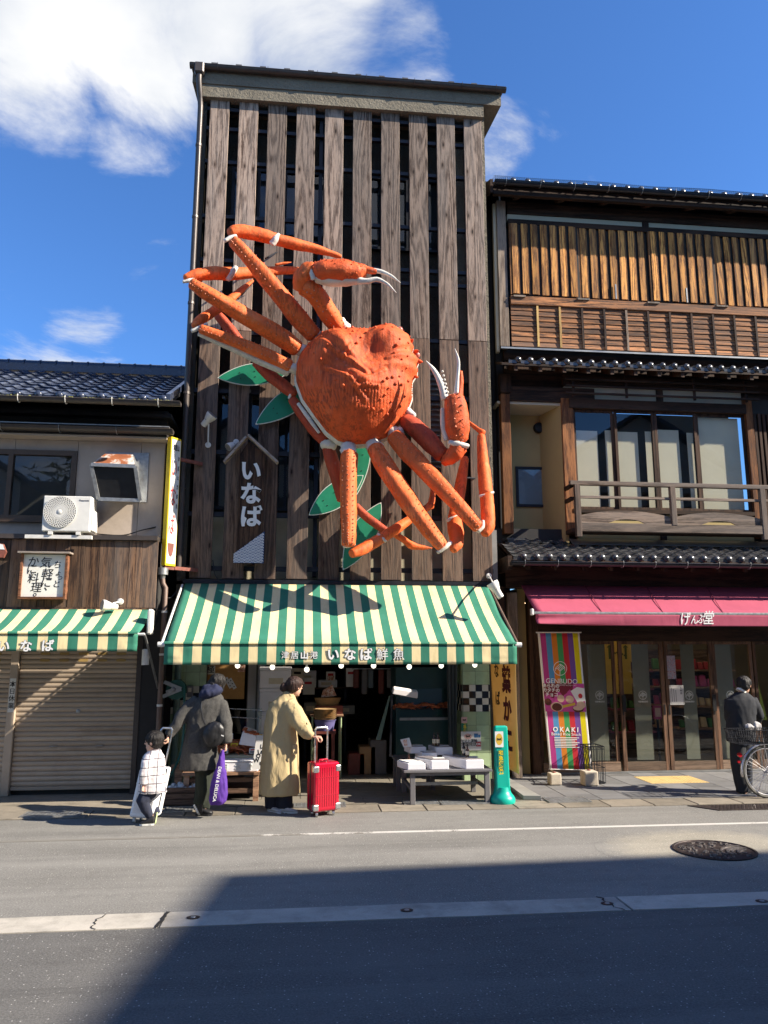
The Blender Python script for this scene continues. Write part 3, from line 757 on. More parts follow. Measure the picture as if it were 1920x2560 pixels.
# main roof of single pantiles
ye,zee,yr,zr = 10.80,Z(200,992,10.80),13.5,Z(200,905,13.5)-.20
slope = (zr-zee)/(yr-ye); L = math.hypot(yr-ye,zr-zee); ca,sa = (yr-ye)/L,(zr-zee)/L
deck = MB().add([(LXL,ye-.03,zee-.1),(-1.93,ye-.03,zee-.1),(-1.93,yr,zr-.1),(LXL,yr,zr-.1),(LXL,ye-.03,zee-.04),(-1.93,ye-.03,zee-.04),(-1.93,yr,zr-.04),(LXL,yr,zr-.04)],
                [(3,2,1,0),(4,5,6,7),(0,1,5,4),(1,2,6,5),(2,3,7,6),(3,0,4,7)])
deck.add([(LXL,yr,zr-.1),(-1.93,yr,zr-.1),(-1.93,16.5,5.5),(LXL,16.5,5.5)],[(0,1,2,3)])
roofL = deck.build('roof',M.dark_wall,left)
def pantile(w,l,rise,m,name='tile',eave=False,parent=None,ca=1.,sa=0.):
    """One S-shaped tile: hollow, roll and lapped front edge, sloping up along +Y."""
    prof = [(0,.0),(.12,-.35),(.32,-.5),(.5,-.3),(.64,.3),(.78,.9),(.9,.72),(1.0,.12)]
    mb = MB(); th = .018; n = len(prof)
    vs = []
    for t,dz in ((0,th*1.3),(1,0)):
        for x,z in prof:
            u = t*l; h = z*rise+dz
            vs.append((x*w,u*ca-h*sa,u*sa+h*ca))
    for x,z in prof:                                          # the thickness shown at the front lip
        h = z*rise+th*1.3-.03; vs.append((x*w,-h*sa,h*ca))
    fs = [(i,i+1,n+i+1,n+i) for i in range(n-1)]+[(2*n+i,2*n+i+1,i+1,i) for i in range(n-1)]
    mb.add(vs,fs)
    if eave:                                                   # round stop and curled lip of an eave tile
        c = V(.79*w,-.012,.45*rise); mb.lathe([(.0,.03),(.042,.024),(.055,.0),(.055,-.03)],10,c,'Y',caps=False)
        mb.bar((0,-.006,-.9*rise),(.66*w,-.006,-1.0*rise),.012,.05)
    return mb.build(name,m,parent,smooth=1,ang=60)
def tile_field(parent,x0,x1,ye,ze,yr,zr,w,exposure,rise,m,eave=True,jit=.004,cut=None):
    L = math.hypot(yr-ye,zr-ze); ca,sa = (yr-ye)/L,(zr-ze)/L
    nr = int(L/exposure); nc = int((x1-x0)/w); p1 = p2 = None
    for j in range(nr):
        for i in range(nc):
            x = x1-(i+1)*w; u = j*exposure
            if cut and not cut(x+w/2,ye+u*ca): continue
            e = eave and j == 0
            if e:
                if p2 is None: p2 = pantile(w,exposure*1.12,rise,m,'eave_tile',True,parent,ca,sa); o = p2
                else: o = p2.copy(); COL.objects.link(o)
            else:
                if p1 is None: p1 = pantile(w,exposure*1.12,rise,m,'tile',False,parent,ca,sa); o = p1
                else: o = p1.copy(); COL.objects.link(o)
            o.location = (x+runi(-jit,jit),ye+u*ca,ze+u*sa+runi(-jit,jit)*.6)
tile_field(roofL,-6.2,-1.95,ye,zee,yr,zr,.285,.285,.032,M.roof_tile)
# ridge
rb = MB().box(LXL,-1.95,yr-.09,yr+.09,zr-.02,zr+.10).build('ridge',M.roof_tile,roofL)
rp = None
for i in range(16):
    x =-2.2-i*.27
    if rp is None: rp = MB().tube([(0,0,0),(.255,0,0)],.085,10).tube([(.235,0,0),(.262,0,0)],.097,10).build('ridge_tile',M.roof_tile,rb,smooth=1); o = rp
    else: o = rp.copy(); COL.objects.link(o)
    o.location = (x,yr,zr+.11)
MB().prism([(-1.97,ye-.02,zee-.02),(-1.97,yr,zr-.02),(-1.97,yr,zr+.09),(-1.97,ye-.02,zee+.08)],(.06,0,0)).build('verge_tiles',M.roof_tile,roofL)
gutter(left,LXL,X(450,1006,10.68),10.70,zee-.07,.06,M.gutter_metal,[-2.05-.63*i for i in range(9)],M.white_paint)
M.moss = plain('moss',(.16,.16,.05),.95,.4,30,.6,bdist=.02)
for px in (20,55,160,225,290,355,395,420):
    x = X(px,995,10.75); mb = MB()
    for k in range(14): mb.ball((x+runi(-.11,.11),10.76+runi(-.02,.02),zee-.035+runi(-.012,.01)),(runi(.012,.03),.015,runi(.008,.018)),5,4)
    tag(mb.build('moss',M.moss,roofL),kind='stuff')
# plank fascia between the storeys
fz0,fz1,fy = 2.555,3.545,11.15
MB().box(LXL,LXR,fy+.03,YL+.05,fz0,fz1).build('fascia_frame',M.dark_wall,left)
xs = [X(p,1430,fy) for p in (392,352,320,283,246,209,173,135,98,60,22,-14,-52)]+[-5.4,-5.9,-6.5,-7.2,-8,-9]
for a,b in zip(xs[1:],xs[:-1]):
    MB().box(a+.0025,b-.0025,fy+runi(-.003,.003),fy+.028,fz0+.005,fz1-.04).build('plank',M.clad,left,bevel=.002)
MB().box(LXL,LXR+.02,fy-.05,YL-.005,fz1-.035,fz1+.03).build('coping',M.gutter_metal,left)
MB().box(LXL,LXR,fy-.006,fy+.028,fz0-.05,fz0+.003).build('bottom_rail',M.clad,left)
# roller shutters
M.shutter = plain('shutter_steel',(.43,.345,.26),.5,.1,1.6,.06,.15,dirt=(.17,.11,.07),dirt_amt=.55,rnd=2.0)
M.shutter_slot = plain('shutter_slot',(.36,.24,.08),.6,.15,9,.05)
YS = 11.55
def shutter(x0,x1,lab,slots):
    t = thing('roller_shutter',lab,'roller shutter',((x0+x1)/2,YS,0),'roller shutters of the closed shop')
    z0 = .13; zt = 2.45; n = 35; h = (zt-z0)/n; first = None
    for i in range(n):
        if first is None:
            prof = [(0,0),(-.004,.006),(-.012,h*.28),(-.013,h*.62),(-.006,h*.90),(.004,h*.93),(.006,h)]
            vs = [(x,YS+y,z) for x in (x0,x1) for y,z in prof]; k = len(prof)
            first = MB().add(vs,[(a,k+a,k+a+1,a+1) for a in range(k-1)]).build('slat',M.shutter,t,smooth=1,ang=30); o = first
        else: o = first.copy(); COL.objects.link(o)
        o.location = (runi(-.002,.002),runi(-.002,.002),z0+i*h)
    MB().box(x0,x1,YS-.02,YS+.02,z0-.05,z0-.002).build('bottom_rail',M.shutter,t,bevel=.004)
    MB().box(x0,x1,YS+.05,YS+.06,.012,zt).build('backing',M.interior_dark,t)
    for r in range(3):
        z = z0+h*(28.5-1.4*r)
        for q in range(slots):
            xx = x0+.33+q*.262
            if xx < x1-.1:
                mb = MB(); pts = []
                for a in range(9): pts.append((xx+.05+math.cos(R(-90+22.5*a))*.018,YS-.0165,z+math.sin(R(-90+22.5*a))*.018))
                for a in range(9): pts.append((xx-.05-math.cos(R(-90+22.5*a))*.018,YS-.0165,z-math.sin(R(-90+22.5*a))*.018))
                mb.prism(pts,(0,.006,0)).build('mail_slot' if False else 'vent_slot',M.shutter_slot,t)
    for xx in (x0+(x1-x0)*.33,x0+(x1-x0)*.72):
        z = z0+.53; MB().tube([(xx-.05,YS-.015,z),(xx-.045,YS-.035,z),(xx+.045,YS-.035,z),(xx+.05,YS-.015,z)],.008,6).build('handle',M.galv,t)
    MB().lathe([(.03,0),(.028,.008),(.012,.012)],12,((x0+x1)/2+.03,YS-.012,z0+1.0),'Y').build('lock',M.galv,t)
    return t
sx1 = X(330,1900,YS); sxp = X(25,1900,YS)
shutter(sxp+.035,sx1,'closed beige roller shutter with yellow slots behind the walking child',8)
shutter(sxp-2.2,sxp-.085,'closed beige roller shutter cut by the left edge of the photo',8)
MB().box(sxp-.08,sxp+.03,YS-.06,YS+.04,.012,2.5).build('shutter_post',M.shutter,left,bevel=.008)
MB().box(sx1+.002,sx1+.07,YS-.06,YS+.04,.012,2.5).build('shutter_guide',M.gutter_metal,left)
MB().box(sx1+.072,LXR+.14,YS-.05,YS+.08,.012,2.55).build('side_pier',M.dark_wall,left)
MB().box(LXL,LXR,YS-.12,YS+.25,2.36,2.56).build('shutter_box',M.interior_dark,left)
# closed-today card on the post
cd = thing('closed_card','small white card with four black characters on the shutter post','card',(sxp-.025,YS-.065,1.95))
cz = Z(38,1738,YS-.06)
MB().box(sxp-.065,sxp+.015,YS-.066,YS-.061,cz-.23,cz+.23).build('card',M.white_plastic,cd)
text('本日休業',.085,M.black_ink,cd,(sxp-.025,YS-.0665,cz),bold=.012,vertical=True,pitch=1.15)
# ------------------------------------------------------------------ right building: old timber house with three roofs
right = thing('timber_house','old dark timber two storey house with tiled eaves, balcony and glass doors on the right','building',(7,12.5,0))
M.old_post = wood('old_post',(.27,.205,.15),(.10,.07,.05),'Z',grey=(.25,.23,.21),grey_amt=.6,contour=8,knots=.1)
M.dark_wood = wood('dark_timber',(.060,.034,.022),(.018,.011,.008),'X',contour=7,knots=0,bump=.25)
M.dark_wood_v = wood('dark_timber_upright',(.075,.042,.027),(.022,.013,.010),'Z',contour=7,knots=0,bump=.25)
M.red_wood = wood('reddish_post',(.25,.105,.040),(.085,.034,.016),'Z',contour=8,knots=.1)
M.honey = wood('honey_board',(.80,.37,.095),(.20,.075,.022),'Z',contour=14,knots=.12,bump=.35,tone=(.65,1.25),grey=(.20,.12,.07),grey_amt=.55)
M.honey_dark = wood('honey_edge',(.26,.12,.045),(.05,.024,.012),'Z',contour=8,knots=0,bump=.3)
M.clap = wood('clapboard',(.44,.19,.075),(.060,.030,.018),'X',contour=12,knots=.1,bump=.45,tone=(.55,1.7),grey=(.13,.08,.055),grey_amt=.85)
M.batten_new = wood('new_batten',(.60,.40,.15),(.36,.2,.07),'Z',contour=6,knots=0)
M.rail_wood = wood('balcony_wood',(.22,.165,.125),(.075,.054,.042),'X',grey=(.22,.19,.17),grey_amt=.6,contour=10,knots=0)
M.ochre = plain('ochre_plaster',(.47,.37,.17),.9,.06,2.5,.12,bscale=120)
M.ochre_pale = plain('pale_plaster',(.55,.49,.36),.9,.06,2.5,.1)
M.flash = plain('flashing_metal',(.30,.31,.31),.45,.12,4,.1,.6)
M.black_gutter = plain('black_gutter',(.022,.025,.031),.32,.2,6,.05,.1)
M.silver_tile = plain('smoked_silver_tile',(.085,.085,.088),.26,.3,8,.08,.25,spec=.6,rnd=3.0,dirt=(.17,.17,.16),dirt_amt=.5)
YW = 12.4; RX0 = X(1250,860,YW); RX1 = 13.5
def box(name,m,x0,x1,y0,y1,z0,z1,parent=None,bevel=0.0): return MB().box(x0,x1,y0,y1,z0,z1).build(name,m,parent or right,bevel=bevel)
zs = lambda py,px=1276,Y=YW: Z(px,py,Y)
ztop = 9.95
# body behind everything
sh = MB(); sh.box(RX0+.14,RX1,YW+.12,YW+.2,zs(875),ztop+.35); sh.box(RX0-.02,RX0+.1,YW+.2,20,3.0,ztop+.35); sh.box(RX1,RX1+.1,YW,20,0,10.4)
sh.build('wall',M.dark_wall,right)
box('side_wall',M.dark_wall,3.075,RX0+.15,12.75,12.85,0,10.6)
# corner post and upper storey frame
box('corner_post',M.old_post,RX0,X(1273,860,YW),YW-.03,YW+.13,zs(868),zs(505),bevel=.006)
box('corner_lath',M.ochre_pale,RX0-.055,RX0-.004,YW+.02,YW+.1,zs(880),zs(510))
xa = X(1273,700,YW)+.005
zb0,zb1 = zs(549.5),zs(534)
xm0,xm1 = X(1606,560,YW),X(1622,560,YW)
box('plaster_band',M.ochre_pale,xa+.0,xm0,YW+.02,YW+.115,zb0,zb1); box('plaster_band',M.ochre_pale,xm1,RX1,YW+.02,YW+.115,zb0,zb1)
box('tie_post',M.dark_wood_v,xm0+.003,xm1-.003,YW,YW+.115,zb0,zb1)
box('head_beam',M.dark_wood,xa,RX1,YW-.01,YW+.115,zb1+.003,zb1+.22)
zsh1,zsh0 = zs(563,1285),zs(739,1285)
box('lintel',M.dark_wood,xa,RX1,YW-.04,YW+.115,zsh1+.002,zb0-.003)
zr1,zr0 = zs(744,1285),zs(763,1285)
box('sill_rail',M.clap,xa,RX1,YW-.06,YW+.115,zr0,zr1+.01)
# board shutters, four wide sliding panels
edges = [xa+.004,X(1445,650,YW),X(1619,650,YW),X(1783,650,YW),X(1960,650,YW),9.7,11.2]
pitch = .173
for k,(a,b) in enumerate(zip(edges[:-1],edges[1:])):
    yo = YW-.012-(.035 if k % 2 == 0 else 0)
    p = box('storm_shutter',M.interior_dark,a,b,yo+.02,yo+.035,zsh0,zsh1)
    if k == 0: p['label'] = 'storm shutter with pale sunlit boards'
    box('stile',M.honey_dark,a,a+.04,yo-.012,yo+.02,zsh0,zsh1,p); 
    nb = int(round((b-a-.04)/pitch)); w = (b-a-.04)/nb
    for i in range(nb):
        x = a+.04+i*w
        o = MB().box(x+.002,x+w-.075,yo-.022,yo-.004,zsh0+runi(0,.02),zsh1).build('plank',M.honey,p,bevel=.002)
        MB().box(x+w-.072,x+w-.048,yo-.012,yo+.012,zsh0+.01,zsh1-.004).build('plank',M.honey_dark,p)
for x in (1296,1455,1628,1798): 
    xx = X(x,745,YW); box('track_cap',M.old_post,xx-.11,xx+.11,YW-.085,YW-.062,zr1-.015,zr1+.013)
for x in (1536,1712): 
    xx = X(x,735,YW); box('latch',M.flash,xx-.012,xx+.012,YW-.075,YW-.05,zsh0+.0,zsh0+.28)
# clapboards
zc1,zc0 = zs(764,1290),zs(867,1290); nrow = 8; hh = (zc1-zc0)/nrow
for i in range(nrow):
    z = zc0+i*hh
    MB().add([(xa,YW-.036,z),(RX1,YW-.036,z),(RX1,YW-.022,z+hh+.01),(xa,YW-.022,z+hh+.01),(xa,YW-.025,z),(RX1,YW-.025,z),(RX1,YW+.01,z+hh+.01),(xa,YW+.01,z+hh+.01)],
             [(0,1,2,3),(0,4,5,1),(7,6,5,4),(3,2,6,7),(0,3,7,4),(1,5,6,2)]).build('plank',M.clap,right)
x = X(1343,820,YW)
for i in range(22):
    o = box('batten',M.batten_new if i < 2 else M.old_post if i == 4 else M.dark_wood_v,x-.018,x+.018,YW-.055,YW-.037,zc0,zc1-.01)
    x += .408
# middle eave: flashing, one row of eave tiles, soffit
ze1 = zs(884,1260,11.95)
zfl = zs(868,1262,12.36)
MB().add([(RX0-.06,12.36,zfl),(RX1,12.36,zfl),(RX1,12.12,zfl-.09),(RX0-.06,12.12,zfl-.09),(RX0-.06,12.36,zfl-.03),(RX1,12.36,zfl-.03),(RX1,12.12,zfl-.12),(RX0-.06,12.12,zfl-.12)],
         [(3,2,1,0),(4,5,6,7),(2,3,7,6)]).build('flashing',M.flash,right)
ze_ = Z(1500,909,11.98)
roofM = MB().add([(RX0-.1,11.95,ze_-.1),(RX1,11.95,ze_-.1),(RX1,12.39,ze_+.08),(RX0-.1,12.39,ze_+.08),(RX0-.1,11.95,ze_-.06),(RX1,11.95,ze_-.06),(RX1,12.39,ze_+.12),(RX0-.1,12.39,ze_+.12)],
                 [(3,2,1,0),(4,5,6,7),(0,1,5,4),(1,2,6,5),(2,3,7,6),(3,0,4,7)]).build('roof',M.dark_wood,right)
tile_field(roofM,RX0-.1,8.9,11.96,ze_-.01,12.24,ze_+.09,.212,.27,.03,M.silver_tile)
def rafters(parent,x0,x1,y0,y1,z0,s,step,m,w=.06,h=.09):
    first = None; x = x0
    while x < x1:
        if first is None:
            first = MB().prism([(0,y0,z0-h),(0,y1,z0+s*(y1-y0)-h),(0,y1,z0+s*(y1-y0)),(0,y0,z0)],(w,0,0)).build('rafter',m,parent); o = first
        else: o = first.copy(); COL.objects.link(o)
        o.location = (x,0,0); x += step
rafters(roofM,RX0+.12,9.0,11.98,12.39,ze_-.095,.4,.42,M.dark_wood_v)
# upper eave and roof
yg,zg_ = 11.95,Z(1260,458,11.95)
s_up = .42
rU = MB().add([(RX0-.16,12.0,zg_+.0),(RX1,12.0,zg_+.0),(RX1,17,zg_+s_up*5),(RX0-.16,17,zg_+s_up*5),(RX0-.16,12.0,zg_+.05),(RX1,12.0,zg_+.05),(RX1,17,zg_+.05+s_up*5),(RX0-.16,17,zg_+.05+s_up*5)],
              [(3,2,1,0),(4,5,6,7),(0,1,5,4),(1,2,6,5),(2,3,7,6),(3,0,4,7)]).build('roof',M.dark_wood,right)
tile_field(rU,RX0-.16,9.4,12.0,zg_+.075,12.9,zg_+.075+.9*s_up,.262,.27,.034,M.silver_tile)
MB().prism([(RX0-.2,12.0,zg_-.16),(RX0-.2,17,zg_-.16+s_up*5),(RX0-.2,17,zg_+.1+s_up*5),(RX0-.2,12.0,zg_+.1)],(.05,0,0)).build('barge_board',M.dark_wood,rU)
box('eave_beam',M.dark_wood,RX0-.14,RX1,12.03,12.11,zg_-.16,zg_-.02,rU)
rafters(rU,RX0+.3,10,12.12,12.5,zg_-.01,s_up,.82,M.dark_wood_v,.09,.13)
gutter(right,RX0-.14,RX1,yg-.03,zg_+.01,.062,M.black_gutter,[RX0+.05+.62*i for i in range(16)],M.galv)
# wire netting bulging along the eave
net = MB(); nx = 150
def netp(i,j):
    x = RX0-.1+i*.037; hgt = .075*(1+.35*nz(V(x*.9,0,4)))
    return V(x,11.99+.09*j,zg_+.12+hgt*math.sin(math.pi*(.25+.75*j/5))+.02*j)
for i in range(nx):
    for j in range(5):
        a,b = (i+(j % 2)*.5,j),(i+.5-(j % 2)*.5+0,j+1)
        net.bar(netp(*a),netp(i+((j+1) % 2)*.5,j+1),.004,.004); net.bar(netp(*a),netp(i+((j+1) % 2)*.5+(1 if j % 2 else -1) ,j+1),.004,.004)
tag(net.build('wire_netting',M.black_gutter,rU),kind='stuff')
box('back_wall',M.dark_wood,RX0+.1,RX1,YW+.121,YW+.19,Z(1500,985,YW),ze_+.6)
# ---- first floor: recessed porch on the left, glazed bay with balcony
zm = Z(1265,900,YW)                         # soffit level of the middle eave
zl0 = Z(1280,1330,YW)                        # where the lower roof meets the wall
pxl,pxr = X(1254,1100,YW),X(1277,1100,YW)
box('porch_post',M.red_wood,pxl,pxr,YW-.02,YW+.12,Z(1270,1334,YW),Z(1270,985,YW),bevel=.005)
box('post_head',M.dark_wood_v,pxl-.01,pxr+.03,YW-.04,YW+.12,Z(1270,983,YW),ze_-.1,bevel=.01)
YR = 13.05; zce = Z(1300,1012,YW+.05)
rxr = X(1412,1200,YW)                       # front edge of the porch's right wall
zrb = Z(1300,1322,YR)
box('porch_wall',M.ochre,pxl-.1,rxr-.02,YR,YR+.06,zrb-.25,zce+.2)
MB().prism([(rxr-.02-.0,YW+.02,zl0-.35),(rxr-.02-.18,YR-.002,zl0-.05),(rxr-.02-.18,YR-.002,zce),(rxr-.02,YW+.02,zce)],(.06,0,0)).build('porch_side_wall',M.ochre,right)
box('porch_ceiling',M.ochre_pale,pxl-.05,rxr+.03,YW+.03,YR-.003,zce+.003,zce+.05)
box('porch_lintel',M.dark_wood,pxr+.002,rxr+.6,YW-.01,YW+.11,zce+.055,zce+.32)
wv = X(1346,1071,YR); zv = Z(1346,1071,YR)
MB().lathe([(.10,0),(.10,.05),(.085,.07),(.05,.075),(.0,.07)],20,(wv,YR-.002,zv),'Y').build('vent_cap',M.black_plastic,right,smooth=1)
a0,a1 = at(1291,1267,YR),at(1365,1169,YR)
window(right,a0.x,a1.x,a0.z,a1.z,YR-.035,1,M.steel_dark,M.glass,fw=.045,depth=.034,name='small_window',back=None)
M.frosted = plain('frosted_pane',(.22,.27,.31),.25,.05,3,.03,spec=.6)
MB().box(a0.x+.045,a1.x-.045,YR-.012,YR-.004,a0.z+.045,a1.z-.045).build('pane',M.frosted,right)
# bay: posts, transom, four glazed sliding windows with screens behind
gx = [X(1420,1150,YW),X(1438,1150,YW)]
bz1,bz0 = Z(1560,1024+2,YW),Z(1560,1274,YW)
zt1 = Z(1500,975,YW); 
box('bay_post',M.red_wood,X(1408,1150,YW)+.0,gx[1]-.005,YW-.03,YW+.12,bz0-.45,Z(1410,996,YW),bevel=.005)
xr_ = X(1870,1150,YW)
box('bay_post',M.red_wood,xr_+.02,xr_+.15,YW-.03,YW+.12,bz0-.45,bz1+.3,bevel=.005)
box('window_beam',M.dark_wood,gx[0]+.05,xr_+.02,YW-.05,YW+.10,bz1+.004,bz1+.17)
box('transom_plaster',M.ochre_pale,gx[0],xr_,YW+.05,YW+.10,bz1+.175,bz1+.42)
xt = X(1651,990,YW); box('transom_post',M.dark_wood_v,xt-.06,xt+.06,YW+.02,YW+.049,bz1+.175,bz1+.42)
box('frieze',M.dark_wood,gx[0]-.02,RX1,YW+.02,YW+.10,bz1+.425,ze_-.05)
for dz in (.21,.34,.46): box('lattice_rail',M.dark_wood,gx[0]-.05,xr_+.2,YW-.19,YW-.155,bz1+dz,bz1+dz+.03)
for px in (1436,1569,1739,1868): xx = X(px,985,YW-.18); box('lattice_post',M.dark_wood_v,xx-.02,xx+.02,YW-.155,YW-.125,bz1+.18,ze_-.1)
wx = [gx[1],X(1541,1150,YW),X(1642,1150,YW),X(1748,1150,YW),xr_+.015]
M.curtain = fabric('woven_blind',(.74,.66,.50),.9,.05,stain_amt=0,weave=60)
for i in range(4):
    y = YW+(.03 if i in (0,3) else .0)
    w = window(right,wx[i]+.002,wx[i+1]-.002,bz0,bz1,y,1,M.dark_wood_v,M.glass,fw=.045,depth=.035,name='sliding_window')
    q0 = wx[i]+.05; q1 = wx[i+1]-.05; ww = q1-q0
    MB().box(q0+.0,q0+ww*(.64 if i < 3 else .95),YW+.10,YW+.105,bz0+.03,bz1-(.36 if i < 2 else .3 if i == 2 else .05)).build('blind',M.curtain,w)
    if i < 3: MB().box(q0+ww*.86,q1+.02,YW+.10,YW+.105,bz0+.03,bz1-.34).build('blind',M.curtain,w)
box('room_back',M.blind_dark,gx[0],xr_,YW+.5,YW+.52,bz0-.1,bz1+.1)
box('window_sill',M.dark_wood,gx[0]+.05,xr_+.02,YW-.04,YW+.115,bz0-.07,bz0-.003)
box('apron_plaster',M.ochre,gx[1],X(1652,1340,YW),YW+.02,YW+.10,bz0-.58,bz0-.075); box('apron_plaster',M.ochre,X(1668,1340,YW),xr_,YW+.02,YW+.10,bz0-.58,bz0-.075)
box('apron_post',M.dark_wood_v,X(1652,1340,YW)+.003,X(1668,1340,YW)-.003,YW,YW+.10,bz0-.58,bz0-.075)
box('apron_base',M.black_gutter,gx[0],RX1,YW-.02,YW+.12,bz0-.70,bz0-.585)
# lattice beyond the bay
for i in range(18): 
    xx = xr_+.17+i*.085; box('lattice_bar',M.dark_wood_v,xx,xx+.045,YW-.01,YW+.03,bz0-.45,bz1+.02)
box('lattice_backing',M.interior_dark,xr_+.16,RX1,YW+.05,YW+.1,bz0-.5,bz1+.3)
# balcony
YA = 12.02
bal = thing('balcony','weathered timber balcony with two arched fretwork panels before the upstairs windows','balcony',(6,YA,4.3))
bx0_,bx1_ = X(1424,1210,YA),X(1925,1210,YA)+.1
zt0 = Z(1500,1209,YA); zmid = Z(1500,1243,YA); zb1_ = Z(1500,1308,YA); zb0_ = Z(1500,1325,YA)
def bb(n,x0,x1,y0,y1,z0,z1,m='rail_wood',bv=.004): return MB().box(x0,x1,y0,y1,z0,z1).build(n,M[m],bal,bevel=bv)
M.rail_wood_v = wood('balcony_post_wood',(.17,.12,.09),(.06,.042,.032),'Z',grey=(.2,.175,.155),grey_amt=.6,contour=8,knots=0)
bb('top_rail',bx0_,9.0,YA-.04,YA+.04,zt0-.035,zt0+.035)
bb('middle_rail',bx0_+.15,9.0,YA-.02,YA+.02,zmid-.025,zmid+.02)
bb('bottom_beam',bx0_+.15,9.0,YA-.045,YA+.045,zb0_-.03,zb1_)
for px in (1443,1681,1905):
    xx = X(px,1260,YA); bb('baluster_post',xx-.045,xx+.045,YA-.052,YA+.03,zb0_-.12 if px != 1681 else zb1_-.02,zt0-.037,'rail_wood_v')
for zz in (zt0-.03,zmid-.02,zb0_): bb('side_rail',bx0_+.02,bx0_+.08,YA+.045,YW-.035,zz-.03,zz+.03,'dark_wood')
pa = [(X(1448,1300,YA),X(1676,1300,YA)),(X(1686,1300,YA),X(1900,1300,YA))]
zp1 = Z(1560,1277,YA)
for a,b in pa:
    n = 20; hgt = zp1-zb1_; vs = []; top = []
    for i in range(n+1):
        t = i/n; top.append((a+(b-a)*t,zb1_+hgt*(.55+.45*math.sin(math.pi*t)**.8)))
    opn = []
    for i in range(13):
        t = i/12; opn.append((a+(b-a)*(.33+.38*t),zb1_+.002+hgt*.34*math.sin(math.pi*t)**.55))
    mb = MB()
    for i in range(n):
        (xa_,za_),(xb_,zb__) = top[i],top[i+1]
        def low(x):
            for (o0,z0_),(o1,z1_) in zip(opn[:-1],opn[1:]):
                if o0 <= x <= o1: return z0_+(z1_-z0_)*(x-o0)/(o1-o0)
            return zb1_+.002
        mb.prism([(xa_,YA-.012,low(xa_)),(xb_,YA-.012,low(xb_)),(xb_,YA-.012,zb__),(xa_,YA-.012,za_)],(0,.024,0))
    mb.build('fret_panel',M.rail_wood,bal)
bb('floor',bx0_+.1,9.0,YA+.05,YW-.055,zb0_-.03,zb0_+.0,'dark_wood')
# ---- lower roof over the shop front
yl,zl = 11.66,Z(1600,1408,11.6)
s_lo = .45
def low_slab(x0,x1,y1,nm='roof'):
    return MB().add([(x0,yl-.04,zl-.02),(x1,yl-.04,zl-.02),(x1,y1,zl-.02+s_lo*(y1-yl)),(x0,y1,zl-.02+s_lo*(y1-yl)),(x0,yl-.04,zl+.03),(x1,yl-.04,zl+.03),(x1,y1,zl+.03+s_lo*(y1-yl)),(x0,y1,zl+.03+s_lo*(y1-yl))],
                    [(3,2,1,0),(4,5,6,7),(0,1,5,4),(1,2,6,5),(2,3,7,6),(3,0,4,7)]).build(nm,M.dark_wood,right)
rL = low_slab(3.26,RX1,12.38); rL2 = low_slab(3.26,rxr-.06,13.05)
nrow_y = yl+.88*.9
tile_field(rL,3.24,9.0,yl-.02,zl+.075,12.38,zl+.075+s_lo*.74,.212,.19,.028,M.silver_tile)
tile_field(rL2,3.24,rxr-.02,12.34,zl+.075+s_lo*.70,13.02,zl+.075+s_lo*1.38,.212,.19,.028,M.silver_tile,eave=False)
MB().add([(rxr+.02,12.36,zl+s_lo*.72+.16),(RX1,12.36,zl+s_lo*.72+.16),(RX1,12.2,zl+s_lo*.56+.12),(rxr+.02,12.2,zl+s_lo*.56+.12)],[(3,2,1,0)]).build('flashing',M.flash,right,solid=.012)
box('verge',M.dark_wood,3.19,3.26,yl-.03,12.3,zl-.12,zl+.1)
for k in range(3): box('verge_tile',M.silver_tile,3.4,3.75-.02*k,12.30+.05*k,12.42+.05*k,zl+.37+.045*k,zl+.40+.045*k)
gutter(right,3.22,RX1,yl-.12,zl-.01,.062,M.black_gutter,[3.42+.525*i for i in range(18)],M.galv)
rafters(rL,3.5,9,yl+.02,12.38,zl-.03,s_lo,.45,M.dark_wood_v)
# shop front frame
zA = 3.02
box('front_beam',M.dark_wood,3.3,RX1,12.2,12.5,2.98,3.32)
box('front_wall',M.dark_wall,3.12,RX1,12.52,12.62,3.0,4.0)
YD = 12.62
xq0 = X(1308,1800,YD); 
box('front_post',M.old_post,X(1275,1800,12.3),X(1300,1800,12.3),12.25,12.4,.012,2.9)
box('front_post',M.dark_wood_v,X(1248,1800,12.3),X(1272,1800,12.3),12.30,12.45,.012,3.0)
box('front_post',M.dark_wood_v,X(1326,1800,YD),X(1349,1800,YD),YD-.08,YD+.08,.022,3.0)
box('wall_strip',M.ochre,X(1303,1800,YD),X(1322,1800,YD),YD,YD+.06,.02,3.0)
zd1 = Z(1660,1611,YD); zk = Z(1660,1588,YD)
box('door_head',M.dark_wood,X(1349,1800,YD)+.002,RX1,YD-.08,YD+.08,zd1+.052,2.98)
M.door_wood = wood('door_wood',(.16,.085,.05),(.055,.03,.019),'Z',contour=8,knots=0,grey=(.15,.11,.085),grey_amt=.4)
M.door_wood_h = wood('door_bottom_rail',(.24,.16,.11),(.09,.058,.04),'X',contour=8,knots=0,grey=(.22,.17,.13),grey_amt=.5)
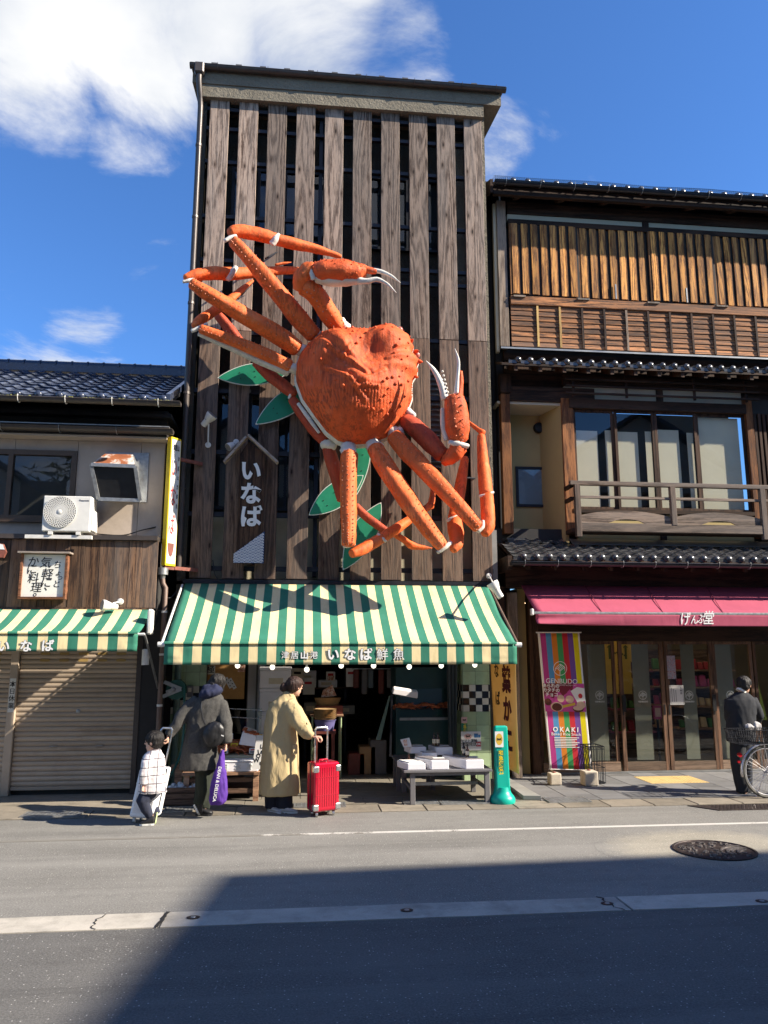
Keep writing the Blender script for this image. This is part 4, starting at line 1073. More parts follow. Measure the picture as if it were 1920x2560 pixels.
# doors and fixed lights, px of the stiles
lights = [(1352,1549,'f'),(1557,1671,'d'),(1674,1796,'d'),(1799,1900,'f'),(1903,2060,'f')]
zb = .045
M.sticker = plain('white_sticker',(.62,.62,.58),.6,.04,9,.02)
def emblem(parent,c,r,m,w=.006,y=None,name='emblem'):
    """Ring with a slanting hexagonal block of bars, cut from flat strips."""
    mb = MB(); n = 32; cx,cy,cz = c
    def st(a,b,ww=w):
        a = V(cx+a[0]*r,cy,cz+a[1]*r); b = V(cx+b[0]*r,cy,cz+b[1]*r)
        if (b-a).length < 1e-5: return
        d = (b-a).normalized(); nn = V(-d.z,0,d.x)*ww/2
        mb.add([a+nn,b+nn,b-nn,a-nn],[(0,1,2,3)])
    for k in range(n): st((math.cos(2*math.pi*k/n),math.sin(2*math.pi*k/n)),(math.cos(2*math.pi*(k+1)/n),math.sin(2*math.pi*(k+1)/n)))
    A,B,C_,D = (-.72,.02),(0,.66),(.72,.2),(.0,-.38)
    st(A,(.0,.66)); st((0,.66),C_); st(A,(-.72,-.40)); st(C_,(.72,-.30)); st((.0,-.38),(.0,-.92)); st(A,(-.5,-.08)); st(D,C_); st(D,(-.3,-.14)); 
    st((-.5,-.08),(.2,.52)); st((-.3,-.14),(.38,.42)); st((-.12,-.3),(.55,.32)); st((0,.66),(0,.35))
    return mb.build(name,m,parent)
for i,(p0,p1,kind) in enumerate(lights):
    x0,x1 = X(p0,1900,YD),X(p1,1900,YD); fw = .062 if kind == 'd' else .05
    y0 = YD-(.05 if kind == 'd' else .02); f = MB()
    f.box(x0,x0+fw,y0,y0+.045,zb,zd1+.05).box(x1-fw,x1,y0,y0+.045,zb,zd1+.05).box(x0+fw,x1-fw,y0+.003,y0+.042,zd1,zd1+.05)
    o = f.build('sliding_door' if kind == 'd' else 'fixed_light',M.door_wood,right)
    MB().box(x0+fw,x1-fw,y0+.002,y0+.043,zb,zb+.14).build('bottom_rail',M.door_wood_h,o)
    MB().box(x0+fw,x1-fw,y0+.02,y0+.026,zb+.14,zd1).build('pane',M.glass_shop,o)
    if kind == 'd':
        hx = x0+fw*.5 if i == 2 else x1-fw*.5
        for hh_ in ((x0+fw*.5),(x1-fw*.5)): MB().box(hh_-.014,hh_+.014,y0-.006,y0-.001,.93,1.09).build('finger_pull',M.black_plastic,o)
    ex = {0: 1499,1: 1607,2: 1723,3: 1826,4: 1930}[i]
    ec = at(ex,1738,y0+.014); emblem(o,(ec.x,y0+.0145,ec.z),.068,M.sticker,.008)
    text('GENBUDO',.034,M.sticker,o,(ec.x,y0+.0145,ec.z-.105),bold=.03)
box('door_lock',M.black_plastic,X(1782,1780,YD)-.03,X(1782,1780,YD)+.03,YD-.085,YD-.056,.98,1.25)
box('door_lock',M.black_plastic,X(1557,1780,YD)-.03,X(1557,1780,YD)+.03,YD-.085,YD-.056,.98,1.25)
box('door_sill',M.flash,X(1349,1930,YD),RX1,YD-.09,YD+.06,.02,.042)
box('kick_board',M.door_wood_h,X(1349,1930,YD)+.05,X(1549,1930,YD),YD-.075,YD-.025,.043,.19)
# shop room behind the glass
room = MB(); room.box(3.7,12,17.0,17.1,0,3).box(3.6,3.7,YD+.1,17,0,3).box(12,12.1,YD+.1,17,0,3)
M.room_wall = plain('shop_room_wall',(.34,.25,.13),.85,.1,2,.05); M.room_floor = plain('shop_room_floor',(.12,.105,.09),.5,.15,3,.05)
M.lamp_glow = NT('lamp_glow').done((.8,.7,.5),.4,None,0,.3,**{'Emission Color': (1,.74,.42,1),'Emission Strength': 9.0})
for i_,x_ in enumerate((4.3,5.3,6.3,7.3,8.3)):
    for y_ in (13.1,14.3): dl = thing('ceiling_lamp','round warm ceiling lamp of the snack shop, %s row, %s from the left' % (('front','back')[y_ > 14],('first','second','third','fourth','fifth')[i_]),'lamp',(x_,y_,2.88),'warm ceiling lamps of the snack shop'); MB().lathe([(.10,.0),(.11,.03)],16,(x_,y_,2.865)).build('ring',M.white_plastic,dl); MB().lathe([(.09,0),(.0,0)],16,(x_,y_,2.862),caps=False).build('diffuser',M.lamp_glow,dl)
room.build('room_wall',M.room_wall,right)
box('room_ceiling',M.room_wall,3.6,12.1,YD+.1,17.1,2.9,2.96)
box('room_floor',M.room_floor,3.6,12.1,YD+.09,17.1,-.02,.03)
# ------------------------------------------------------------------ the giant crab on the boards
def crab_mat(name,base,pale,streak=.6,br=1.0):
    t = NT(name); v = t.coord(); a = t.noise(v,3.2,6,.62); f = t.noise(v,40,4,.65)
    c = t.ramp(a,[(.3,tuple(x*.78 for x in base)),(.55,base),(.75,pale)])
    sv = t.coord((17,17,.75)); s = t.noise(sv,1.4,5,.6,.4)
    c = t.mix(c,(.085,.024,.012),t.math('MULTIPLY',t.mapr(s,.47,.58,0,streak),t.mapr(t.noise(v,2.2,4,.6),.36,.56)))
    pv = t.noise(v,1.6,7,.7); c = t.mix(c,(.06,.045,.02),t.mapr(pv,.62,.76,0,.4)); c = t.mix(c,(.56,.24,.2),t.mapr(t.noise(v,6,6,.7),.62,.75,0,.55))
    w = t.voro(t.coord((1,1,1)),5.0,'DISTANCE_TO_EDGE'); wr = t.noise(v,9,5,.7,1.2)
    b1 = t.bump(wr,.75*br,.05); b2 = t.bump(f,.5*br,.008,b1); b3 = t.bump(s,.3,.012,b2)
    return t.done(c,.62,b3,0,.3)
M.crab = crab_mat('crab_shell',(.72,.112,.026),(.80,.18,.055),.55,.55)
M.crab_leg = crab_mat('crab_leg_paint',(.80,.150,.032),(.86,.27,.095),.4,.4)
M.crab_dark = crab_mat('crab_leg_paint_shaded',(.46,.066,.026),(.55,.10,.04),.35,.5)  # darkened copy of the leg paint, shade put into the colour of some limbs
M.crab_white = plain('crab_joint_white',(.66,.63,.56),.6,.12,8,.4,bdist=.01,dirt=(.36,.26,.16),dirt_amt=.5)
M.spine = plain('crab_spine',(.62,.22,.12),.6,.2,9,.1)
M.eye_pink = plain('crab_eye',(.42,.16,.13),.25,.1,9,.02)
crab = thing('crab_sculpture','giant orange snow crab sculpture spread across the boarded front','crab sculpture',(.9,11.3,5.9))
def cv(cx,cy,Y): return at(440+.51838*cx,540+.51838*cy,Y)
PXW = .51838/FPX
def smooth_path(pts,rads,per=5):
    P,Q = [],[]
    n = len(pts)
    for i in range(n-1):
        p0,p1,p2,p3 = pts[max(i-1,0)],pts[i],pts[i+1],pts[min(i+2,n-1)]
        for k in range(per):
            t = k/per
            P.append(.5*((2*p1)+(p2-p0)*t+(2*p0-5*p1+4*p2-p3)*t*t+(3*p1-p0-3*p2+p3)*t**3)); Q.append(rads[i]+(rads[i+1]-rads[i])*(3*t*t-2*t**3))
    P.append(pts[-1]); Q.append(rads[-1]); return P,Q
def limb(name,path,mat,per=5,n=16,wob=.05,seed=0,parent=None,round_ends=True):
    """path: list of (crop x, crop y, depth Y, radius in crop pixels)."""
    pts = [cv(a,b,y) for a,b,y,r in path]; rads = [r*PXW*y for a,b,y,r in path]
    P,Q = smooth_path(pts,rads,per)
    if round_ends:
        d0 = (P[0]-P[1]).normalized(); d1 = (P[-1]-P[-2]).normalized(); r0,r1 = Q[0],Q[-1]
        P = [P[0]+d0*r0*.35,P[0]+d0*r0*.2]+P+[P[-1]+d1*r1*.2,P[-1]+d1*r1*.35]; Q = [r0*.45,r0*.82]+Q+[r1*.82,r1*.45]
    def wf(i,a):
        return 1+wob*nz(V(i*.55+seed*7.3,math.cos(a)*1.3,math.sin(a)*1.3))*1.6+(.05*math.cos(4*a+seed) if n >= 12 else 0)
    return MB().tube(P,Q,n,wob=wf,squash=.92).build(name,mat,parent or crab,smooth=1,ang=70),P,Q
def spines(P,Q,parent,mat,side,count,size=.011,spread=.0,seed=1,rows=((.2,),(1.15,))):
    rg = random.Random(seed); mb = MB(); n = len(P)
    toward = V(0,-1,.15)
    for row in rows:
        for k in range(count):
            t = (k+.6+rg.uniform(-.2,.2))/count*(n-1); i = min(int(t),n-2); f = t-i
            p = P[i].lerp(P[i+1],f); r = Q[i]+(Q[i+1]-Q[i])*f; d = (P[i+1]-P[i]).normalized()
            s = d.cross(toward).normalized(); u = s.cross(d).normalized()
            if u.y > 0: u =-u
            a = row[0]+rg.uniform(-spread,spread); nrm = (u*math.cos(a)+s*math.sin(a)).normalized()
            c = p+nrm*r*.95; sz = size*rg.uniform(.7,1.3); fr = frame_of(nrm); b = []
            for q in range(5): an = 6.283*q/5; b.append(c+(fr[0]*math.cos(an)+fr[1]*math.sin(an))*sz)
            mb.add(b+[c+nrm*sz*1.5],[(q,(q+1) % 5,5) for q in range(5)])
    return tag(mb.build('spines',mat,parent),kind='stuff')
# carapace: outline read round the rim, domed towards the street, with two sunken areas and a raised ridge between
outl = [(1085,562),(1128,592),(1133,622),(1146,640),(1136,668),(1158,690),(1172,706),(1160,735),(1166,762),(1140,800),(1136,840),(1138,885),(1112,950),(1072,1012),(1012,1070),(940,1098),(850,1104),(782,1086),
        (725,1040),(668,965),(612,885),(580,800),(576,730),(598,672),(640,622),(700,575),(760,556),(830,552),(880,556),(930,560),(965,548),(1000,540),(1040,534)]
ccx,ccy = 850,815; YRIM = 11.12; NA = 200; NR = 60
oa = [(math.atan2(y-ccy,x-ccx),x,y) for x,y in outl]
def outline_at(ang):
    best = None
    n = len(outl)
    for i in range(n):
        (x1,y1),(x2,y2) = outl[i],outl[(i+1) % n]
        dx,dy = math.cos(ang),math.sin(ang); ex,ey = x2-x1,y2-y1; den = dx*ey-dy*ex
        if abs(den) < 1e-9: continue
        t = ((x1-ccx)*ey-(y1-ccy)*ex)/den; s = ((x1-ccx)*dy-(y1-ccy)*dx)/den
        if t > 0 and -1e-6 <= s <= 1+1e-6 and (best is None or t > best): best = t
    return best or 250
def gsm(x,y,cx,cy,sx,sy,rot=0.0):
    c,s = math.cos(R(rot)),math.sin(R(rot)); u = ((x-cx)*c+(y-cy)*s)/sx; v = (-(x-cx)*s+(y-cy)*c)/sy
    return math.exp(-(u*u+v*v))
def dome(x,y,t):
    h = .60*(1-t**2.6)**.62
    h += .07*gsm(x,y,1010,640,100,85)+.06*gsm(x,y,690,690,80,95)
    h -= .15*gsm(x,y,925,722,88,74,-35)+.09*gsm(x,y,740,790,60,85,25)+.06*gsm(x,y,640,740,40,80)
    for (x0,y0,x1,y1,w,k) in ((690,660,800,760,9,.045),(800,760,905,840,9,.05),(720,800,830,870,8,.045),(800,760,835,700,6,.03),(880,880,990,820,8,.035),(830,870,900,960,9,.04),(1000,760,1100,720,8,.03),(700,820,690,880,7,.03),(840,900,960,905,6,.03)):
        ex,ey = x1-x0,y1-y0; q = max(0,min(1,((x-x0)*ex+(y-y0)*ey)/(ex*ex+ey*ey))); dd = math.hypot(x-x0-ex*q,y-y0-ey*q); h += .42*k*math.exp(-(dd/w)**2)-k*.36*math.exp(-((dd-1.9*w)/w)**2)
    if y > 860: h += .007*math.sin(x*.42+2*nz(V(x*.02,y*.01,1)))*min(1,(y-860)/60)
    h += .07*gsm(x,y,815,720,30,140,-32)+.06*gsm(x,y,880,880,120,40,12)
    h += .012*nz(V(x*.022,y*.022,2))+.010*nz(V(x*.011,y*.011,7))+.006*abs(nz(V(x*.04,y*.014,5)))
    if t > .86: h += .02*nz(V(x*.06,y*.06,3))*(t-.86)/.14
    return max(h,0.0)
mb = MB(); vs = []; fs = []
ctr = cv(ccx,ccy,YRIM)
def cpoint(ang,t):
    r = outline_at(ang)*t; x,y = ccx+math.cos(ang)*r,ccy+math.sin(ang)*r
    p = cv(x,y,YRIM); return p+V(0,-1,.12)*dome(x,y,t),(x,y)
vs.append(cpoint(0,0)[0])
for j in range(1,NR+1):
    t = 1-(1-j/NR)**1.25
    for k in range(NA): vs.append(cpoint(2*math.pi*k/NA,t)[0])
for k in range(NA): fs.append((0,1+k,1+(k+1) % NA))
for j in range(NR-1):
    for k in range(NA):
        a,b = 1+j*NA,1+(j+1)*NA; fs.append((a+k,b+k,b+(k+1) % NA,a+(k+1) % NA))
shell = mb.add(vs,fs).build('carapace',M.crab,crab,smooth=1,ang=75)
# pale underside with its rim
mb = MB(); vs = []; fs = []
for q,(s_,dy) in enumerate(((1.0,-.01),(1.035,.03),(1.04,.09),(.97,.2),(.7,.30),(.05,.34))):
    for k in range(NA):
        a = 2*math.pi*k/NA; low = .5+.5*math.sin(a-.5); e = 1+(s_-1)*(.15+1.0*low) if s_ > 1 else s_
        r = outline_at(a)*e; vs.append(cv(ccx+math.cos(a)*r,ccy+math.sin(a)*r,YRIM)+V(0,dy,0))
for j in range(5):
    for k in range(NA): fs.append((j*NA+k,(j+1)*NA+k,(j+1)*NA+(k+1) % NA,j*NA+(k+1) % NA))
mb.add(vs,fs).build('underside',M.crab_white,crab,smooth=1,ang=80)
# warts on the shell and small teeth round the rim
rg = random.Random(11); mb = MB()
spots = [(700,640),(730,622),(758,606),(790,600),(822,592),(850,580),(880,590),(905,578),(930,585),(790,585),(845,622),(905,630),(945,600),(880,660),(1000,590),(1030,600),(980,620),(1065,660),(1090,690),(1100,730),(1050,700),
         (1070,760),(1040,740),(1110,660),(1080,800),(1060,838),(1030,850),(1000,860),(1075,870),(1040,880),(985,880),(1010,905),(960,900),(990,935),(1050,920),(1020,955),(965,950),(940,990),(985,985),(955,1010),(920,985),(1005,1005),(1035,985),
         (920,900),(895,920),(870,960),(650,690),(665,730),(640,650),(690,760),(760,870),(800,905),(830,640),(860,690),(1100,780),(1108,830),(1090,905),(1068,955),(720,700),(700,600)]
for x,y in spots:
    x += rg.uniform(-5,5); y += rg.uniform(-5,5); ang = math.atan2(y-ccy,x-ccx); t = math.hypot(x-ccx,y-ccy)/outline_at(ang)
    if t > .96: continue
    p,_ = cpoint(ang,t); s_ = rg.uniform(.013,.026); mb.ball(p+V(0,-.004,0),(s_,s_*1.2,s_),7,5)
for k in range(100):
    a = R(-88)+R(225)*k/100+rg.uniform(-.01,.01); p,_ = cpoint(a,.985); s_ = rg.uniform(.008,.016); mb.ball(p,(s_,s_,s_),5,4)
tag(mb.build('warts',M.crab,shell,smooth=1),kind='stuff')
# front spikes and eyes
for (x,y,dx,dy,r) in ((1152,700,38,4,17),(1040,552,26,-14,18),(1128,610,16,-16,14),(1150,655,22,-6,12),(1150,770,18,10,12)):
    p = cv(x,y,YRIM-.05); q = cv(x+dx,y+dy,YRIM-.12); MB().tube([p,p.lerp(q,.6),q],[r*PXW*11,r*.7*PXW*11,r*.15*PXW*11],8).build('front_spike',M.crab,shell,smooth=1)
for (x,y,dx,dy) in ((1052,552,20,-2),(1140,690,16,-14)):
    p = cv(x,y,YRIM+.02); q = cv(x+dx,y+dy,YRIM-.02)
    o = MB().tube([p,q],[.055,.045],10).build('eye_stalk',M.crab_white,crab,smooth=1)
    MB().ball(q.lerp(cv(x+dx*1.6,y+dy*1.6,YRIM),.6),.052,10,8).build('eyeball',M.eye_pink,o,smooth=1)
    MB().ball(q+V(-.02,-.03,-.035),.035,8,6).build('pupil',M.black_ink,o,smooth=1)
def joint(path,seed=0): return limb('joint',path,M.crab_white,per=4,n=10,wob=.16,seed=seed)
# ---- left side: claw arm and three walking legs plus the back leg
def leg(up,low=None,tip=None,jbase=None,jknee=None,m='crab_leg',ml=None,cnt=22,seed=1,band=None):
    ml = ml or m
    if jbase: jbase = [(x_,y_,d_,r_*.88) for x_,y_,d_,r_ in jbase]
    if jknee: jknee = [(x_,y_,d_,r_*.72) for x_,y_,d_,r_ in jknee]
    o,P,Q = limb('upper_leg',up,M[m],seed=seed)
    spines(P,Q,o,M.spine,1,cnt+8,.011,.06,seed,((-.6,),(.15,),(.9,)))
    if jbase: joint(jbase,seed+1)
    if jknee: joint(jknee,seed+2)
    if low: limb('lower_leg',low,M[ml],seed=seed+3,wob=.07)
    if band: joint(band,seed+4)
    if tip: limb('leg_tip',tip,M[ml],seed=seed+5,wob=.04)
leg([(662,575,11.05,46),(590,490,10.95,54),(450,320,10.75,49),(330,180,10.6,38),(275,122,10.55,33)],[(262,78,10.62,26),(300,72,10.68,37),(400,90,10.78,38),(480,112,10.86,33)],
    [(480,112,10.86,33),(560,133,10.95,34),(660,155,11.06,27),(760,185,11.15,17),(795,196,11.18,11)],
    [(720,600,11.15,34),(688,585,11.1,42),(660,570,11.05,42)],[(236,120,10.56,14),(262,106,10.58,18),(290,98,10.6,17)],band=[(462,134,10.80,18),(480,112,10.78,17),(494,92,10.82,12)],seed=1)
leg([(585,640,11.05,42),(500,580,10.95,49),(330,480,10.75,46),(170,385,10.6,38),(75,325,10.52,29)],[(45,300,10.6,20),(110,282,10.68,32),(190,276,10.78,36),(268,280,10.9,34)],
    [(268,280,10.9,34),(340,275,11.02,33),(440,268,11.15,27),(540,262,11.28,22),(610,262,11.35,15)],
    [(640,655,11.15,38),(612,650,11.1,42),(580,640,11.05,38)],[(34,318,10.54,12),(62,312,10.55,15),(84,305,10.57,12)],band=[(250,308,10.84,14),(268,278,10.82,17),(290,248,10.84,14)],seed=11)
limb('leg_tip',[(480,236,11.45,8),(520,228,11.47,7),(556,223,11.5,2)],M.crab_leg)
leg([(545,725,11.08,36),(440,672,11.0,37),(270,600,10.85,33),(120,545,10.72,26)],[(90,528,10.76,20),(120,500,10.85,26),(190,455,11.0,26),(260,405,11.15,24)],
    [(260,405,11.15,24),(310,362,11.3,18),(370,312,11.45,8)],[(600,745,11.15,34),(565,735,11.1,34),(528,718,11.06,30)],[(76,556,10.72,14),(100,545,10.72,16),(150,520,10.75,12)],seed=21)
limb('leg_underside',[(540,752,11.12,24),(420,705,11.06,22),(260,632,10.92,18),(110,568,10.78,12)],M.crab_white,wob=.05,seed=5)
# back leg folded behind the body, running down to the left
limb('upper_leg',[(205,480,11.45,26),(270,560,11.48,30),(330,640,11.5,26)],M.crab_dark,seed=31)
limb('upper_leg',[(385,705,11.45,26),(450,765,11.42,33),(520,820,11.38,33),(570,860,11.36,26)],M.crab_dark,seed=32)
joint([(572,838,11.33,8),(556,858,11.33,10),(545,880,11.35,8)],33)
limb('lower_leg',[(560,885,11.38,25),(600,940,11.36,33),(660,1020,11.34,36),(715,1085,11.33,30)],M.crab_dark,seed=34)
limb('leg_underside',[(590,905,11.25,10),(640,975,11.22,12),(690,1045,11.22,8)],M.crab_white,seed=35)
joint([(705,1098,11.33,26),(735,1100,11.32,30),(765,1112,11.33,26)],36)
limb('lower_leg',[(730,1112,11.36,28),(752,1180,11.38,34),(780,1280,11.42,30),(800,1370,11.46,24)],M.crab_dark,seed=37)
# claw arm, upper
o,P,Q = limb('claw_arm',[(780,535,10.98,42),(735,470,10.85,50),(675,380,10.68,50),(615,340,10.58,46)],M.crab_leg,seed=41)
spines(P,Q,o,M.spine,1,13,.013,.15,4,((-.9,),(-.3,),(.35,),(1.0,)))
joint([(815,545,11.06,36),(795,520,11.0,34),(775,505,10.98,30)],42)
limb('claw_wrist',[(598,352,10.58,34),(605,300,10.5,42),(640,262,10.45,40),(668,255,10.44,34)],M.crab_leg,wob=.14,seed=43)
joint([(662,305,10.4,12),(655,268,10.38,14),(664,232,10.4,10)],44)
o,P,Q = limb('claw_palm',[(668,262,10.44,44),(720,268,10.42,63),(800,268,10.42,68),(860,272,10.42,55),(905,262,10.42,36)],M.crab,seed=45,n=16)
spines(P,Q,o,M.crab,1,9,.013,.2,5,((-1.1,),(-.6,),(0,),(.5,)))
limb('palm_underside',[(680,296,10.46,30),(740,308,10.45,34),(820,308,10.45,34),(888,310,10.43,20)],M.crab_white,seed=46,wob=.05)
limb('claw_finger',[(888,250,10.42,26),(930,262,10.4,19),(965,268,10.39,14)],M.crab,seed=47)
limb('claw_finger',[(945,262,10.4,13),(985,268,10.39,13),(1035,288,10.38,9),(1082,322,10.37,2)],M.crab_white,seed=48,wob=.04)
limb('claw_finger',[(880,312,10.42,22),(920,314,10.4,16),(968,306,10.39,14),(1015,326,10.38,9),(1062,370,10.37,2)],M.crab_white,seed=49,wob=.04)
# ---- right side
leg([(836,1150,11.05,42),(832,1250,10.92,42),(832,1400,10.75,39),(833,1520,10.62,35),(832,1585,10.58,33)],[(848,1628,10.66,24),(895,1610,10.74,32),(950,1578,10.84,32),(992,1552,10.92,28)],
    [(992,1552,10.92,28),(1060,1510,11.05,28),(1130,1462,11.2,22),(1190,1420,11.35,18),(1232,1395,11.42,20)],[(832,1108,11.14,44),(834,1140,11.08,46),(836,1165,11.04,42)],[(808,1592,10.6,14),(836,1590,10.6,16),(862,1580,10.62,12)],
    band=[(972,1534,10.86,9),(992,1552,10.85,9),(1012,1570,10.86,8)],seed=51)
limb('leg_tip',[(1215,1405,11.42,20),(1232,1380,11.44,18),(1238,1330,11.48,14),(1245,1290,11.5,12)],M.crab_leg,seed=53)
limb('lower_leg',[(868,1400,11.5,22),(905,1440,11.48,24),(970,1490,11.46,24),(1010,1515,11.45,20)],M.crab_dark,seed=54)
limb('leg_tip',[(1050,1530,11.45,18),(1110,1570,11.46,18),(1135,1588,11.46,22),(1180,1598,11.47,14),(1235,1602,11.48,3)],M.crab_leg,seed=55)
leg([(960,1120,11.05,44),(1010,1210,10.93,51),(1110,1360,10.75,50),(1210,1500,10.6,42),(1280,1590,10.52,34)],[(1338,1612,10.6,20),(1352,1580,10.66,34),(1350,1520,10.78,40),(1345,1465,10.9,36)],
    [(1345,1460,10.9,36),(1350,1420,11.0,34),(1372,1300,11.15,30),(1390,1190,11.3,22),(1392,1165,11.32,18)],[(945,1098,11.14,48),(962,1118,11.08,50),(978,1140,11.04,46)],[(1262,1622,10.55,14),(1300,1596,10.55,18),(1325,1575,10.58,16)],
    band=[(1312,1470,10.86,12),(1340,1458,10.83,14),(1372,1446,10.86,10)],seed=61)
leg([(1055,1065,11.05,48),(1110,1130,10.95,55),(1230,1255,10.75,50),(1360,1395,10.6,43),(1455,1500,10.52,34)],[(1490,1535,10.58,22),(1505,1490,10.64,36),(1502,1410,10.76,37),(1497,1352,10.86,35)],
    [(1496,1345,10.86,35),(1487,1250,11.0,33),(1478,1150,11.15,27),(1472,1060,11.28,20)],[(1030,1035,11.14,40),(1058,1048,11.08,46),(1085,1055,11.04,40)],[(1456,1520,10.54,16),(1478,1500,10.55,16),(1480,1470,10.57,12)],
    band=[(1464,1352,10.82,8),(1496,1345,10.79,10),(1530,1332,10.82,8)],seed=71)
limb('leg_tip',[(1480,1048,11.3,20),(1450,1025,11.36,13),(1412,995,11.45,10)],M.crab_leg,seed=73)
o,P,Q = limb('claw_arm',[(1105,985,11.08,40),(1150,1020,11.0,48),(1220,1085,10.9,52),(1275,1145,10.82,44),(1292,1165,10.8,30)],M.crab_dark,seed=81)
spines(P,Q,o,M.crab_dark,1,10,.011,.15,8,((-.9,),(.3,)))
joint([(1092,938,11.14,22),(1120,945,11.1,24),(1148,965,11.06,16)],82)
limb('claw_wrist',[(1290,1190,10.78,22),(1320,1168,10.72,38),(1350,1140,10.68,44),(1368,1105,10.66,42)],M.crab,wob=.12,seed=83)
joint([(1318,1092,10.6,14),(1360,1100,10.58,18),(1408,1110,10.6,14)],84)
o,P,Q = limb('claw_palm',[(1362,1080,10.66,50),(1355,1010,10.62,65),(1350,940,10.6,62),(1342,880,10.6,52)],M.crab,seed=85,n=16)
spines(P,Q,o,M.spine,1,8,.014,.15,6,((-.9,),(-.3,),(.35,),(.9,)))
limb('palm_underside',[(1305,1080,10.7,14),(1290,1010,10.68,16),(1288,930,10.66,14)],M.crab_white,seed=86,wob=.05)
limb('claw_finger',[(1298,880,10.6,22),(1278,810,10.58,17),(1248,750,10.56,12),(1206,698,10.55,2)],M.crab_white,seed=87,wob=.04)
limb('claw_finger',[(1360,868,10.6,26),(1372,810,10.58,15),(1372,750,10.57,11)],M.crab,seed=88)
limb('claw_finger',[(1352,858,10.56,14),(1358,780,10.55,9),(1362,700,10.55,8),(1345,640,10.54,2)],M.crab_white,seed=89,wob=.04)
for x in range(6):
    p = cv(1298-x*5+12,850-x*20,10.55); MB().ball(p,.02,7,5).build('claw_tooth',M.crab_white,crab,smooth=1)
# iron stays that hold the sculpture to the boards
for a,b in (((300,400,11.2),(372,318,11.74)),((432,205,10.95),(486,175,11.74)),((1370,1260,11.2),(1440,1265,11.74)),((850,900,11.2),(850,880,11.74)),((1000,700,11.2),(1000,690,11.74)),((1090,1480,11.4),(1180,1430,11.74))):
    MB().tube([cv(*a),cv(*b)],.014,6).build('stay',M.steel_dark,crab)
# ------------------------------------------------------------------ green leaf boards behind the crab
M.leaf_edge = plain('leaf_white_edge',(.66,.70,.64),.5,.06,6,.03)
def leaf_board(tip,base,hw,Y,lab):
    a,b = cv(*tip,Y),cv(*base,Y); L_ = (b-a).length; d = (b-a).normalized(); s = V(-d.z,0,d.x); w = hw*PXW*Y
    t = thing('leaf_board',lab,'leaf board',((a.x+b.x)/2,Y,(a.z+b.z)/2),'green leaf boards under the crab')
    def lens(wi,k0,k1): 
        n = 18; top = []; bot = []
        for i in range(n+1):
            q = i/n; f = math.sin(math.pi*min(1,(k0+(k1-k0)*q)))**.85
            top.append(a+d*L_*(k0+(k1-k0)*q)+s*(w*f-wi)); bot.append(a+d*L_*(k0+(k1-k0)*q)-s*(w*f-wi))
        return top+bot[::-1]
    o = MB().prism(lens(0,.0,1.0),(0,.02,0)).build('edge_board',M.leaf_edge,t)
    MB().prism([p+V(0,-.004,0) for p in lens(.012,.025,.975)],(0,.005,0)).build('leaf_face',M.green_leaf,t)
    for q in (.3,.5): 
        for e in (-.25,.25):
            p = a+d*L_*q+s*w*e; MB().ball(p+V(0,-.005,0),.009,6,4).build('bolt',M.black_plastic,t)
leaf_board((200,780),(560,745),58,11.60,'green white-edged leaf board topmost on the left, below the lowest left crab leg')
leaf_board((382,1005),(700,790),62,11.62,'green white-edged leaf board above the little roofed name board')
leaf_board((640,1443),(905,1250),62,11.63,'green white-edged leaf board just left of the straight vertical crab leg')
leaf_board((872,1345),(905,960),52,11.66,'green leaf board half hidden just right of the straight vertical crab leg')
leaf_board((805,1708),(990,1380),66,11.60,'lowest green leaf board, pointing down at the striped awning')
# ------------------------------------------------------------------ awnings
M.awn_green = fabric('awning_green',(.040,.190,.125),.8,.12,stain=(.10,.26,.2),stain_amt=.3,wr=.25,wscale=3)
M.awn_cream = fabric('awning_cream',(.78,.645,.36),.8,.06,stain=(.36,.24,.10),stain_amt=.5,wr=.25,wscale=3)
M.awn_pink = fabric('awning_rose',(.40,.082,.132),.8,.06,stain=(.3,.06,.08),stain_amt=.2,wr=.2,wscale=2.5)
def striped_awning(t,xl,xr,yt,zt,yf,zf,zv,nstripe,first_green=True,sag=.03,nv=8,wrinkle=.014,xs=None):
    xs = xs or [xl+(xr-xl)*i/nstripe for i in range(nstripe+1)]
    sub = 2
    X_ = []
    for a,b in zip(xs[:-1],xs[1:]): X_ += [a+(b-a)*k/sub for k in range(sub)]
    X_.append(xs[-1]); nu = len(X_)-1
    def wv(x,t_): return wrinkle*nz(V(x*2.2,t_*1.3,4))*2
    def top(u,v):
        x = X_[int(round(u*nu))]; y = yt+(yf-yt)*v; z = zt+(zf-zt)*v-sag*math.sin(math.pi*v)+wv(x,v)*math.sin(math.pi*v)
        return (x,y,z)
    col = lambda i,j: (0 if ((i // sub) % 2 == 0) == first_green else 1)
    MB().sheet(top,nu,10,cols=col).build('canopy',[M.awn_green,M.awn_cream],t,smooth=1,solid=.006)
    def val(u,v):
        x = X_[int(round(u*nu))]
        end = min(1.0,min(abs(x-xl),abs(xr-x))/.55)
        d = .006*math.sin(x*7.0+.5)*v*(1.2-v)+.006*nz(V(x*3.1,v*1.6,9))*v+(.05*nz(V(x*5,v*3,2))*(1-end))*v
        return (x,yf-.022+d-.01*v,zf-.012+(zv-zf+.012)*v+.006*nz(V(x*2,1,3))*v)
    MB().sheet(val,nu,6,cols=col).build('valance',[M.awn_green,M.awn_cream],t,smooth=1,solid=.005)
    MB().sheet(lambda u,v: (X_[int(round(u*nu))],yf-.024+.022*math.cos(R(-30+150*v))*-1,zf+.022*math.sin(R(-30+150*v))),nu,4,cols=col).build('front_roll',[M.awn_green,M.awn_cream],t,smooth=1)
    return xs
aw = thing('striped_awning','large green and cream striped awning over the open fish shop, lettered on its valance','awning',(.6,11,2.5))
AX0,AX1,AYF =-1.715,2.875,10.20
